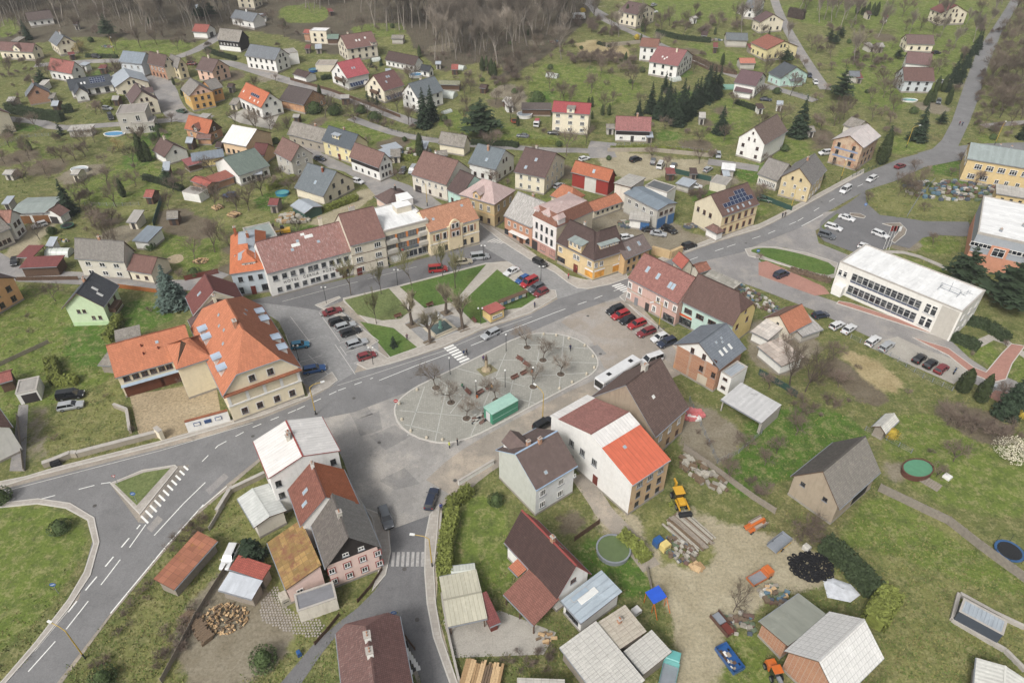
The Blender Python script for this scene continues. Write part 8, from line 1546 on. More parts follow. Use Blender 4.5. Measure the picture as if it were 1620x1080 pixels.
boxy('small_excavator','small yellow excavator behind the hotel','excavator',q(320,330,880,235),(-1,.15),[('track',-1.3,-.9,.05,1.3,-.5,.55,BUMP),('track',-1.3,.5,.05,1.3,.9,.55,BUMP),('body',-1.5,-.8,.6,1.0,.8,1.5,Y_),('cab',.0,-.75,1.503,1.0,.1,2.3,CGL),('boom',1.05,.2,1.0,3.2,.5,1.4,Y_)],(),.4,1)
boxy('loaded_trailer','blue skip full of broken timber in the yard','skip',t(32,1368,925),(.75,1),[('floor',-2.6,-1.2,.35,2.6,1.2,.5,CP_['blue']),('side',-2.6,-1.26,.35,2.6,-1.203,1.3,CP_['blue']),('side',-2.6,1.203,.35,2.6,1.26,1.3,CP_['blue']),('end',-2.66,-1.26,.35,-2.603,1.26,1.3,CP_['blue']),('end',2.603,-1.26,.35,2.66,1.26,1.3,CP_['blue'])]+[('timber',-2.4+i*.45,-1.0+.3*(i%4),.503+.09*(i%4),-1.2+i*.36,-.7+.42*(i%4),.62+.12*(i%5),(M_WOODG,M_WOODN,M_WHITE)[i%3])for i in range(10)],[(-1.5,-1),(-1.5,1),(1.5,-1),(1.5,1)],.32,.8,sc=0.75)
boxy('scrap_skip','rusty skip of scrap metal beside the bare tree','skip',t(32,1325,715),(.85,1),[('floor',-2.4,-1.0,.2,2.4,1.0,.35,M_GUTB),('side',-2.4,-1.06,.2,2.4,-1.003,1.2,M_GUTB),('side',-2.4,1.003,.2,2.4,1.06,1.2,M_GUTB),('scrap',-2.2,-.8,.353,0,.8,.9,M_GUT),('scrap',.1,-.8,.353,2.2,.8,.75,M_DOORR)],(),.3,.6,sc=0.76)
boxy('cage_trailer','grey mesh-sided trailer with yellow bar beside the tyre heap','trailer',t(33,125,230),(1,-.8),[('floor',-1.9,-.9,.5,1.9,.9,.62,M_GUT),('side',-1.9,-.94,.623,1.9,-.9,1.3,M_GUT),('side',-1.9,.9,.623,1.9,.94,1.3,M_GUT),('front',1.9,-.9,.623,1.95,.9,1.3,M_GUT),('bar',-1.8,-1.0,.5,1.8,-.95,.6,Y_)],[(-.4,-.95),(-.4,.95)],.33,.6)
boxy('green_site_cabin','green site cabin on the plaza edge beside building materials','cabin',t(21,1515,455),(1,-.55),[('body',-3.1,-1.3,.15,3.1,1.3,2.7,plain('cabin_green','#3f8a6c',.5)),('roof',-3.2,-1.38,2.703,3.2,1.38,2.85,plain('cabin_roof','#8fb5a5',.5)),('door',-3.13,-.6,.3,-3.103,.6,2.4,WH),('side_rail',-3.0,-1.33,1.2,3.0,-1.303,1.3,plain('cabin_roof','#8fb5a5',.5))],(),.3,1.4,.19)
boxy('motorbike','blue motorbike parked at the end of the concrete bays','motorbike',t(23,1200,217),(.6,-1),[('frame',-.6,-.1,.35,.6,.1,.8,CP_['blue']),('seat',-.6,-.14,.803,.0,.14,.9,BUMP),('handlebar',.42,-.35,1.0,.5,.35,1.06,BUMP),('fork',.45,-.05,.803,.55,.05,.998,BUMP)],[(.7,0),(-.7,0)],.3,.5)
# == street furniture, fences, garden and yard things
YL=paint('lamp_yellow','#b8962f',.5,.1);DKM=plain('dark_metal','#3a3c3e',.5,.4);GLB=paint('white_globe','#d5d5d0',.3,.3);M_STONE=wallm('#938a7a',.6)
def lamp(p,d,label,h=7.5,arm=2.2):
 w=U(p);M=TR(w.x,w.y,w.z,heading(p,d));o=thing('street_lamp',M,label,'street lamp');mb=MB();mb.tube((0,0,0),(0,0,1.2),.11,.11,8,1);mb.tube((0,0,1.2),(0,0,h-.6),.09,.07,8);mb.tube((0,0,h-.6),(arm*.35,0,h-.1),.06,.05,8);mb.tube((arm*.35,0,h-.1),(arm,0,h),.05,.045,8)
 add('pole',mb.mesh('pole',[YL,DKM]),o,M);mb=MB();mb.box(arm-.1,-.16,h-.08,arm+.65,.16,h+.1);add('lamp_head',mb.mesh('lamp_head',[GLB]),o,M)
for p,d,l in((t(30,520,930),(-8,-4),'yellow curved street lamp leaning over the main road at the bottom'),(t(31,1095,372),(-8,-1),'yellow street lamp over the worn crossing'),(t(21,385,485),(8,-2),'yellow street lamp beside the white metal roof'),(t(22,225,525),(-6,-5),'yellow street lamp behind the white house'),(q(960,400,550,812),(-8,1),'yellow street lamp in front of the mint shop'),(t(3,900,902),(8,-1),'yellow street lamp beside the dark spruce'),(t(13,500,95),(-4,8),'yellow street lamp below the derelict house'),(t(13,195,280),(4,6),'yellow street lamp beside the old ochre house'),(t(3,1440,885),(4,-4),'yellow street lamp behind the factory'),(t(11,1065,255),(-5,6),'yellow street lamp on the upper street'),(t(0,700,330),(5,4),'yellow lamp post in the upper left gardens')):lamp(p,d,l)
def post_lamp(p,label,n=1,h=4.2,z=.17):
 w=U(p);M=TR(w.x,w.y,w.z+z);o=thing('globe_lamp',M,label,'lamp','globe lamps of the square');mb=MB();mb.tube((0,0,0),(0,0,h),.07,.05,8)
 if n==2:mb.tube((-.45,0,h-.15),(.45,0,h-.15),.035,.035,6)
 add('pole',mb.mesh('pole',[DKM]),o,M)
 for x in((0,)if n==1 else(-.45,.45)):mb=MB();mb.lathe((x,0),[(.0,h-.02),(.17,h+.08),(.2,h+.22),(.14,h+.36),(0,h+.42)],10);add('globe',mb.mesh('globe',[GLB]),o,M)
for p,n,l in((t(11,450,850),2,'beside the bay row and hotel'),(t(11,885,742),2,'at the park path mouth below the flat block'),(t(11,1408,592),2,'beside the silver minivan'),(q(600,440,1085,500),2,'beside the kiosk'),(q(760,330,645,790),2,'among the cars by the lawn'),(t(21,735,182),2,'beside the dark red hatchback'),(t(21,285,170),2,'in the bays at the town hall'),(q(720,520,545,245),1,'with blue signs on the plaza'),(q(720,520,228,745),1,'beside the orange bin on the plaza'),(q(720,520,535,630),1,'in the open middle of the plaza'),(q(720,520,828,600),1,'behind the plaza tree'),(t(21,1205,245),1,'at the plaza end of the crossing')):post_lamp(p,f'dark post lamp with {"two globes" if n == 2 else "a white globe"} {l}',n)
def bench(p,d,label,z=.18):
 w=U(p);M=TR(w.x,w.y,w.z+z,heading(p,d));o=thing('bench',M,label,'bench','benches of the square');B_=plain('bench_wood','#6b4438',.7)
 for n_,b in(('seat',(-.9,-.25,.4,.9,.25,.48)),('backrest',(-.9,.26,.52,.9,.33,.92)),('leg',(-.7,-.2,0,-.55,.3,.4)),('leg',(.55,-.2,0,.7,.3,.4))):mb=MB();mb.box(*b);add(n_,mb.mesh(n_,[B_ if n_ in('seat','backrest')else M_CONC]),o,M)
for p,d,l in((q(720,520,685,345),(8,5),'first bench of the upper plaza row'),(q(720,520,760,405),(8,5),'second bench of the upper plaza row'),(q(720,520,740,495),(8,-4),'bench beside the tree with the orange bin'),(q(720,520,640,540),(8,-4),'bench near the middle plaza lamp'),(q(720,520,135,695),(6,6),'bench left of the orange bin'),(q(720,520,270,705),(8,-5),'bench right of the orange bin'),(q(720,520,370,650),(8,-5),'bench with two seated people'),(q(600,440,205,425),(8,-3),'bench on the west park lawn edge'),(q(600,440,545,305),(8,-3),'bench behind the fountain'),(q(600,440,1010,470),(5,6),'bench between the linden and the kiosk')):bench(p,d,l)
def person_mesh(pose):
 mb=MB();st=.16 if pose=='walk' else .0;T_=lambda a,b,r0,r1:mb.tube(a,b,r0,r1,8)
 def ball(c,r):mb.lathe((c[0],c[1]),[(r*math.sin(i*math.pi/6)+.001,c[2]-r*math.cos(i*math.pi/6))for i in range(7)],8)
 hz=.92 if pose!='sit' else .5
 for s in(-1,1):
  if pose=='sit':k=(.42,s*.1,hz);f=(.45,s*.1,.06)
  else:k=(s*st*.6+.04,s*.1,.49);f=(s*st*1.6,s*.1,.06)
  T_((0,s*.09,hz),k,.095,.075);T_(k,f,.072,.05);T_((f[0]-.05,f[1],.045),(f[0]+.17,f[1],.04),.05,.04)
  sh=(0,s*.19,hz+.5);e=(-s*st*.7+.02,s*.25,hz+.23);hd=(-s*st+.12,s*.24,hz+.0);T_(sh,e,.06,.05);T_(e,hd,.048,.036);ball((hd[0]+.02,hd[1],hd[2]-.04),.05)
 T_((0,0,hz-.05),(0,0,hz+.25),.15,.155);T_((0,0,hz+.2),(0,0,hz+.56),.165,.12);T_((0,-.17,hz+.5),(0,.17,hz+.5),.075,.075);T_((0,0,hz+.5),(.01,0,hz+.68),.06,.055);ball((.02,0,hz+.76),.115);ball((.12,0,hz+.75),.03)
 for z in(-.04,):pass
 me=mb.mesh('tmp',[]);o=bpy.data.objects.new('tmp',me);link(o);r_=o.modifiers.new('r','REMESH');r_.mode='VOXEL';r_.voxel_size=.035;sm_=o.modifiers.new('s','SMOOTH');sm_.iterations=3
 bpy.context.view_layer.update();g=bpy.data.meshes.new_from_object(o.evaluated_get(bpy.context.evaluated_depsgraph_get()));bpy.data.objects.remove(o)
 g.materials.clear()
 for m in(plain('skin','#b58a74',.6),plain('hair','#3a2b22',.8),plain('jacket','#2b3346',.8),plain('trousers','#2a2c33',.8),plain('shoes','#1b1b1c',.8)):g.materials.append(m)
 for f in g.polygons:
  c=f.center;z=c.z-hz;f.use_smooth=True
  f.material_index=(1 if z>.80 or(z>.72 and c.x<.0)else 0)if z>.6 else(0 if abs(c.y)>.19 and z<.0 and z>-.12 else(2 if z>-.02 and(pose!='sit' or c.x<.2)else(4 if c.z<.1 else 3)))
 g.name='person';return g
PM={k:person_mesh(k)for k in('walk','stand','sit')}
def person(p,d,pose,jk,label,z=.07,tr='#2a2c33'):
 w=U(p);o=add('person',PM[pose],None,TR(w.x,w.y,w.z+z,heading(p,d)),[None,None,plain('cloth'+jk,jk,.8),plain('cloth'+tr,tr,.8)]);tag(o,label,'person')
for p,d,ps,j,l,z in((q(600,440,905,835),(-6,-6),'walk','#27385e','person in dark blue walking over the zebra crossing',.08),(q(600,440,935,825),(-6,-6),'walk','#22252b','person in black beside the blue-clad one on the crossing',.08),(q(600,440,1113,895),(3,8),'walk','#4b2f63','person in purple beside the statue column',.18),(q(600,440,300,665),(3,8),'stand','#5d4450','person beside the bicycle on the park path',.16),(q(720,520,1228,240),(-4,8),'walk','#232a47','person in navy walking alone on the plaza',.18),(q(720,520,75,635),(6,4),'sit','#2f7d5e','person in green sitting on the plaza edge',.18),(q(720,520,392,650),(-6,6),'sit','#b98f5a','person in tan sitting on the plaza bench',.2),(q(720,520,362,640),(-6,6),'sit','#262a30','person in dark clothes sitting on the plaza bench',.2),(t(21,1200,690),(8,-2),'stand','#b7c02e','worker in a yellow vest beside the kerb',.07),(t(21,1250,672),(-8,2),'stand','#26282c','worker in dark clothes beside the yellow vest',.07),(t(21,1150,1070),(2,8),'stand','#25387c','person in blue beside the dark saloon',.18),(q(760,330,937,755),(8,4),'stand','#a33140','person in red at the shop corner kerb',.18),(q(760,330,1022,690),(8,4),'stand','#8d2f35','person in red at the shop door',.18),(t(3,1222,768),(0,8),'walk','#6b3140','person in maroon walking on the hill road',.08),(t(3,1240,770),(0,8),'walk','#39455c','person in grey-blue walking on the hill road',.08),(t(13,142,330),(8,-5),'walk','#2e3340','person in grey on the upper pavement',.18),(t(13,158,325),(8,-5),'walk','#4a3a36','person in brown on the upper pavement',.18),(q(760,330,578,1065),(8,-4),'stand','#232c4a','person in navy at the notice board',.16)):person(p,d,ps,j,l,z)
h=H('kiosk','yellow kiosk with red roof on the park edge',q(600,440,1182,402),q(600,440,1350,332),3.6,2.7,.25,wallm('#cdb070',.2),roofm('#a84f45','sheet',.08),ry=-1,cat='kiosk',z0=.16,ov=.25,ovg=.3);h.row('f',4,1.1,.7,.8,FR_W)
w=U(q(600,440,1430,280));M=TR(w.x,w.y,.17,heading(q(600,440,1430,280),(8,-3.2)));o=thing('notice_board',M,'long roofed notice board right of the kiosk','notice board');mb=MB();mb.slab([(-4,-.5,2.1),(4,-.5,2.1),(4,.5,2.3),(-4,.5,2.3)],.12,0,0);add('roof',mb.mesh('roof',[M_WOODN]),o,M)
for i in range(7):mb=MB();mb.box(-3.7+i*1.06,-.06,.8,-2.8+i*1.06,.06,1.9);add('panel',mb.mesh('panel',[(M_WHITE,plain('notice_blue','#5f7f9d',.6))[i%2]]),o,M)
for x in(-3.9,0,3.9):mb=MB();mb.box(x-.06,.08,0,x+.06,.2,2.15);add('post',mb.mesh('post',[M_WOODN]),o,M)
a_=heading(q(600,440,650,560),(8,-3.5));w=U(q(600,440,655,545));M=TR(w.x,w.y,.165,a_);o=thing('fountain',M,'square fountain basin with a green figured column under a white dome','fountain');mb=MB();SS=plain('pale_stone','#b3a994',.85)
for b in((-2.6,-2.2,0,2.6,-1.85,.5),(-2.6,1.85,0,2.6,2.2,.5),(-2.6,-1.85,0,-2.25,1.85,.5),(2.25,-1.85,0,2.6,1.85,.5)):mb.box(*b)
mb.box(-3.0,-2.6,-.02,3.0,2.6,.12);add('basin',mb.mesh('basin',[SS]),o,M);mb=MB();mb.box(-2.25,-1.85,.1,2.25,1.85,.25);add('water',mb.mesh('water',[paint('fountain_water','#4d5f5c',.1,.5)]),o,M);mb=MB();mb.lathe((0,0),[(.5,.2),(.5,.5),(.3,.7),(.36,1.2),(.28,1.8),(.38,2.3),(.26,2.8),(.3,3.1)],12);add('column',mb.mesh('column',[plain('verdigris','#6f9c8b',.6,0,.25,4)]),o,M);mb=MB();mb.lathe((0,0),[(.3,3.1),(.75,3.15),(.7,3.35),(.4,3.55),(0,3.62)],14);add('dome',mb.mesh('dome',[GLB]),o,M)
w=U(q(720,520,335,445));M=TR(w.x,w.y,.18);o=thing('statue_column',M,'weathered stone column on a rock mound in the plaza bed','monument');mb=MB();mb.lathe((0,0),[(1.1,-.1),(1.0,.3),(.7,.6),(.35,.75),(.28,2.6),(.35,2.7)],8);add('column',mb.mesh('column',[plain('sandstone','#9a8a6d',.9,0,.3,3)]),o,M);mb=MB();mb.lathe((0,0),[(.2,2.7),(.26,3.1),(.2,3.6),(.1,3.75),(.12,3.95),(0,4.05)],8);add('figure',mb.mesh('figure',[plain('dark_stone','#5d4a42',.9)]),o,M)
for i,p in enumerate([(632,640),(636,665),(650,683),(675,694),(700,697),(660,618),(900,537),(925,548),(938,565),(940,583),(928,593),(905,606),(885,616),(860,530),(880,532)]):w=U(p);mb=MB();mb.lathe((0,0),[(.28,0),(.26,.35),(.15,.5),(0,.55)],10);tag(add('stone_bollard',mb.mesh('stone_bollard',[SS]),None,TR(w.x,w.y,.18)),'small rounded stone bollard along the plaza kerb','bollard','plaza bollards')
for p,l in((q(720,520,235,740),'orange litter bin beside the plaza lamp'),(q(720,520,820,470),'orange litter bin behind the plaza tree')):w=U(p);mb=MB();mb.tube((0,0,0),(0,0,.9),.22,.24,10);mb.tube((0,0,.9),(0,0,.95),.26,.2,10,1);tag(add('litter_bin',mb.mesh('litter_bin',[CP_['orange'],DKM]),None,TR(w.x,w.y,.18)),l,'bin')
def sign(p,kind,label,z=.06):
 w=U(p);M=TR(w.x,w.y,w.z+z,math.atan2(-w.x,w.y)*.3);o=thing('traffic_sign',M,label,'sign');mb=MB();mb.tube((0,0,0),(0,0,2.6),.04,.04,6);add('post',mb.mesh('post',[M_GUT]),o,M);mb=MB();c={'yield':('#c9c7c2','#b02a2a'),'blue':('#2a5fa3','#d8d8d4'),'stop':('#b02a2a','#d8d8d4')}[kind]
 def plate(rr,y,m):n=3 if kind=='yield' else 16;mb.face([(rr*math.sin(2*math.pi*i/n+(math.pi if kind=='yield' else 0)),y,2.3+rr*math.cos(2*math.pi*i/n+(math.pi if kind=='yield' else 0)))for i in range(n)][::-1],m)
 plate(.42,-.05,1 if kind=='yield' else 0);plate(.26,-.06,0)if kind=='yield' else mb.box(-.26,-.065,2.24,.26,-.055,2.36,1);plate(.42,-.045,1);add('plate',mb.mesh('plate',[plain('sign'+c[0],c[0],.5),plain('sign'+c[1],c[1],.5)]),o,M)
for p,k,l in((t(20,722,915),'yield','triangular give way sign on the traffic island'),(t(20,838,1022),'blue','blue round sign on the traffic island'),(t(21,880,455),'stop','red no entry sign at the plaza tip'),(t(30,360,535),'blue','blue sign on the roundabout lawn'),(t(31,870,705),'blue','blue sign at the lane mouth'),(t(12,1530,575),'blue','sign on the oval lawn'),(t(13,640,290),'blue','sign at the car park entrance')):sign(p,k,l)
def wall_run(name,pts,th,h,mat,label,cat='wall',cap=None,piers=0):
 w_=[U(p)for p in pts];o=thing(name,TR(w_[0].x,w_[0].y,w_[0].z),label,cat)
 for a,b in zip(w_,w_[1:]):
  d=b-a;L_=d.to_2d().length;M=TR(a.x,a.y,a.z,math.atan2(d.y,d.x));mb=MB();mb.box(0,-th/2,-.3,L_,th/2,h);add('wall_section',mb.mesh('wall_section',[mat]),o,M)
  if cap:mb=MB();mb.box(0,-th/2-.06,h,L_,th/2+.06,h+.12);add('coping',mb.mesh('coping',[cap]),o,M)
def fence(pts,h,mat,label,step=2.2,kind='board',pm=None,name='fence',post=.1,cat='fence'):
 w_=[U(p)for p in pts];o=thing(name,TR(w_[0].x,w_[0].y,w_[0].z),label,cat);r_=random.Random(int(pts[0][0]));pm=pm or mat
 for a,b in zip(w_,w_[1:]):
  d=(b-a);L_=d.to_2d().length;n=max(1,round(L_/step));rz=math.atan2(d.y,d.x);s=L_/n
  for i in range(n+1):
   c=a.lerp(b,i/n);add('post',box_mesh(('post',h,post,pm.name),-post/2,-post/2,-.2,post/2,post/2,h+.08,pm),o,TR(c.x,c.y,T(c.x,c.y),rz))
   if i==n:continue
   c=a.lerp(b,(i+.5)/n);M=TR(c.x,c.y,T(c.x,c.y),rz+r_.uniform(-.01,.01));k=('fp',kind,round(s,2),h,mat.name)
   if k not in _MC:
    mb=MB();x=s/2-post/2-.01
    if kind=='panel':mb.box(-x,-.05,-.1,x,.05,h)
    elif kind=='wire':
     for z in(.1,h*.5,h-.05):mb.box(-x,-.012,z,x,.012,z+.025)
     for j in range(6):mb.box(-x+2*x*j/5-.008,-.008,.1,-x+2*x*j/5+.008,.008,h-.05)
    else:
     for z in(h*.25,h*.75):mb.box(-x,.02,z,x,.06,z+.09)
     m_=int(2*x/.16)
     for j in range(m_):mb.box(-x+2*x*j/m_+.01,-.02,.05,-x+2*x*(j+1)/m_-.01,.018,h-.05*((j*7)%3)*.3)
    _MC[k]=mb.mesh('fence_panel',[mat])
   add('fence_panel',_MC[k],o,M)
wall_run('stone_wall',tl(20,270,805,330,785,440,740,480,740,960,615),.7,1.1,M_STONE,'rubble stone retaining wall along the west road',cap=M_CONC)
wall_run('gate_pier',tl(20,968,612,1000,640),.7,2.2,CRM,'cream gate pier at the court entrance',cap=M_CONC)
wall_run('sign_wall',tl(20,1150,590,1408,520),.5,2.6,WHT,'white wall with orange coping and three blue notice cases beside the town hall',cap=roofm('#b5653c','tile',.1))
a,b=U(t(20,1150,590)),U(t(20,1408,520));sw=bpy.data.objects['sign_wall']
for f in(.25,.5,.75):c=a.lerp(b,f);mb=MB();mb.box(-.6,-.36,1.15,.6,-.253,1.95);mb.box(-.48,-.37,1.25,.48,-.362,1.85,1);add('notice_case',mb.mesh('notice_case',[paint('case_blue','#24467a',.4),M_WHITE if f!=.5 else paint('case_blue','#24467a',.4)]),sw,TR(c.x,c.y,0,math.atan2(b.y-a.y,b.x-a.x)))
wall_run('court_wall',tl(20,700,440,780,470,800,600),.4,.9,M_STONE,'low wall between the grass court and the sandy court',cap=M_CONC)
wall_run('road_wall',tl(20,1620,860,1410,960,1330,1090),.5,1.0,M_STONE,'low stone wall below the white metal-roofed house',cap=M_CONC)
wall_run('hillside_wall',tl(2,610,290,820,265),.5,1.8,M_STONE,'long retaining wall under the brown-roofed villa');wall_run('lane_wall',tl(2,620,925,900,925,1260,960,1280,930),.5,1.2,M_STONE,'retaining wall above the gravel lot')
wall_run('street_wall',tl(31,1150,60,1130,350,1160,600,1200,820,1260,1080),.3,.8,M_CONC,'low concrete wall along the south street pavement');wall_run('terrace_wall',tl(21,1255,915,1470,785),.3,1.0,WHT,'white low wall beside the white house',cap=M_CONC)
wall_run('pit_wall',tl(33,1215,545,1175,700,1500,890,1620,1010),.5,.7,M_CONC,'concrete pit edge in front of the grey shed');wall_run('pit_wall',tl(33,1222,545,1430,660,1620,750),.5,.7,M_CONC,'concrete pit edge behind the grey shed');wall_run('ruin_wall',tl(12,890,545,1000,575,1070,545),.8,2.2,wallm('#b59a70',.7,.3),'crumbling ochre ruin wall beside the main road')
fence([*tl(23,730,950,1000,1080),*tl(33,1150,110,1340,260,1640,480)],1.8,plain('fence_concrete','#7f776c',.9,0,.25,2),'long grey concrete panel fence across the right gardens',2.4,'panel',post=.18);fence(tl(22,1085,700,1300,850,1500,1000,1640,1090),1.5,M_WOODG,'grey plank fence beside the builders yard')
for pts,h_,m,l,k in((tl(31,640,590,720,500,790,395),.9,M_WOODN,'low timber fence of the terrace beside the pink house','board'),(tl(31,380,850,460,760,530,670),.9,M_WOODN,'timber fence along the narrow lane','board'),(tl(31,990,880,850,690,750,700),.8,M_WOODN,'timber railing behind the dusky pink roof','board'),(tl(10,100,710,480,705),1.1,M_WOODN,'brown board fence along the lane','board'),(tl(10,730,755,960,785),1.2,plain('orange_boards','#a3602f',.7),'orange board fence in front of the green house','board'),(tl(10,1075,890,1135,800),1.3,plain('orange_boards','#a3602f',.7),'orange board fence beside the blue spruce','board'),(tl(10,1130,710,1225,690,1335,665),1.4,M_DOORR,'maroon board fence beside the pale blue corner house','board'),(tl(30,990,1080,1130,820,1200,680,1390,380),1.2,M_WOODG,'weathered plank fence in the bottom left gardens','board'),(tl(30,1280,150,1370,0),.9,M_CONC,'white concrete fence above the rusty long shed','panel'),(tl(12,1030,55,1250,105),1.6,plain('green_screen','#2c4a41',.7),'dark green screen fence beside the gravel lot','panel'),(tl(13,0,205,200,285),1.5,plain('green_screen','#2c4a41',.7),'dark green fence beside the old ochre house','panel'),(tl(22,1310,180,1470,210),1.4,DKM,'site fence behind the white annex','wire'),(tl(23,0,240,160,330,230,380),1.5,plain('green_screen','#2c4a41',.7),'dark green fence behind the pale carport','panel'),(tl(22,1120,400,1290,780,1420,720,1560,600),1.1,M_GUT,'wire fence of the small meadow','wire'),(tl(23,650,580,780,640,930,720),1.0,M_GUT,'wire fence beside the pale hut','wire'),(tl(0,560,345,730,345),1.2,DKM,'dark fence along the upper left lane','wire'),(tl(1,230,490,480,560,700,640,900,720),1.2,M_WOODN,'fence along the lane in front of the pink-roofed house','board'),(tl(1,560,160,700,120,900,155),1.4,DKM,'dark fence round the meadow under the forest','wire'),(tl(1,980,300,1100,300,1300,325,1450,290),1.4,DKM,'dark fence along the slope under the forest','wire'),(tl(2,620,890,760,890,1240,930),1.1,M_GUT,'garden wire fence above the retaining wall','wire'),(tl(2,1080,360,1240,430,1410,460),1.0,M_WOODN,'fence along the upper lane','board'),(tl(3,0,545,200,570,330,600),1.0,M_GUT,'fence in front of the mint house','wire'),(tl(13,905,322,980,200,1070,105),1.1,M_GUT,'sloping grey rail fence beside the scrap heap','wire'),(tl(13,570,80,760,0),1.1,plain('green_screen','#2c4a41',.7),'green railing along the upper pavement','wire'),(tl(23,560,20,800,130,1000,260,1180,340),1.1,M_GUT,'fence between the straw bed and the parking bays','wire'),(tl(10,990,220,940,380),1.6,plain('green_screen','#2c4a41',.7),'green net fence of the vegetable plot','panel'),(tl(11,0,470,130,380),1.2,M_WOODG,'fence behind the grey-green annex','board'),(tl(10,850,250,700,255,520,250),1.0,M_GUT,'wire fence across the orchard','wire'),(tl(1,700,720,850,800,1130,850),1.0,DKM,'railing along the stream lane','wire'),(tl(0,0,900,140,840,300,830),1.0,M_GUT,'wire fence below the upper left lane','wire'),(tl(20,0,190,300,50),1.0,M_WOODG,'fence between the left gardens','board'),(tl(20,110,500,150,830),1.0,M_WOODG,'timber fence of the steep drive','board'),(tl(32,860,390,900,560),1.0,M_WOODG,'plank fence of the small lawn','board'),(tl(32,420,215,570,110),1.3,M_WOODN,'dark plank screen on the bare garden','board')):fence(pts,h_,m,l,2.2,k)
def pool(p,rx,ry,h,col,label,rim=M_WHITE,wallc=None,d=(8,0)):
 w=U(p);M=TR(w.x,w.y,w.z,heading(p,d));o=thing('garden_pool',M,label,'pool');mb=MB();mb.lathe((0,0),[(1,0),(1,h),(1.05,h),(1.05,h+.06),(.95,h+.06),(.95,h-.1)],24,0,rx,ry);add('rim',mb.mesh('rim',[wallc or rim]),o,M);mb=MB();mb.face([(rx*.95*math.cos(i*.2618),ry*.95*math.sin(i*.2618),h-.09)for i in range(24)]);add('water',mb.mesh('water',[paint('water'+col,col,.08,.6)]),o,M)
pool(t(23,960,835),2.9,2.0,1.1,'#4f8a66','oval green-water pool with brown sides on the right lawn',M_WHITE,plain('pool_brown','#5d3a30',.6),(8,-3));pool(t(1,370,437),1.9,1.9,.9,'#3b7f8d','round pool beside the brown carport',CP_['blue']);pool(t(1,995,468),2.8,2.6,1.0,'#3f7fa8','round blue pool beside the black-roofed cabin');pool(t(2,115,712),2.8,2.8,1.1,'#8f9aa0','round covered pool beside the small truck');pool(t(0,700,822),3.6,2.2,.4,'#2f86b8','rectangular bright blue pool beside the flat villa');pool(t(3,920,617),3.0,1.8,.5,'#4d9a9a','turquoise pool below the lowest brown-roofed house');pool(t(11,182,185),2.0,1.6,.8,'#4f9c9a','round turquoise pool behind the hedge',CP_['teal']);pool(t(10,490,42),2.6,2.2,.9,'#b9c1c4','round pale pool on the orchard lawn');pool(t(32,655,280),2.6,2.6,.9,'#5a6b3f','overgrown round pool frame on the lawn',M_GUT)
def trampoline(p,r,label,col='#3a6ea5'):
 w=U(p);M=TR(w.x,w.y,w.z);o=thing('trampoline',M,label,'trampoline');mb=MB();mb.lathe((0,0),[(r*.82,.72),(r,.72),(r,.64)],20);add('edge_pad',mb.mesh('edge_pad',[plain('pad'+col,col,.6)]),o,M);mb=MB();mb.face([(r*.83*math.cos(i*.314),r*.83*math.sin(i*.314),.7)for i in range(20)]);add('mat',mb.mesh('mat',[BUMP]),o,M)
 for i in range(6):a=i*1.047;mb=MB();mb.tube((r*math.cos(a),r*math.sin(a),0),(r*math.cos(a),r*math.sin(a),2.3),.03,.03,6);add('leg',mb.mesh('leg',[DKM]),o,M)
for p,r,l,c in((t(33,1520,290),2.1,'blue trampoline with net poles at the right edge','#2f5580'),(t(10,415,385),1.7,'dark green trampoline beside the wide garage','#2c5a45'),(t(2,55,745),1.5,'trampoline with orange edge beside the covered pool','#b2552f'),(t(1,1600,752),1.5,'small trampoline with orange edge under the bare slope','#b2552f')):trampoline(p,r,l,c)
TYM=None
def tyre_mesh():
 mb=MB();n,k=14,6
 for i in range(n):
  for j in range(k):
   def P(a,b):A,B=6.2832*a/n,6.2832*b/k;rr=.27+.11*math.cos(B);return(rr*math.cos(A),rr*math.sin(A),.1+.1*math.sin(B))
   mb.face([P(i,j),P(i+1,j),P(i+1,j+1),P(i,j+1)],0,sm=True)
 return mb.mesh('tyre',[TYRE])
TYM=tyre_mesh();c=U(t(33,320,370));r_=random.Random(3)
for i in range(150):
 a=r_.uniform(0,6.28);rr=math.sqrt(r_.random())*3.0;hz=max(0,(3.4-rr))*.32*r_.random();tag(add('tyre_ring',TYM,None,Matrix.Translation((c.x+rr*math.cos(a)*1.15,c.y+rr*math.sin(a)*.85,.03+hz))@Matrix.Rotation(r_.uniform(-.3,.3),4,'X')@Matrix.Rotation(r_.uniform(-.3,.3),4,'Y')@Matrix.Scale(r_.uniform(.85,1.25),4)),'old black tyre in the big heap beside the hedge','tyre','heap of old tyres')
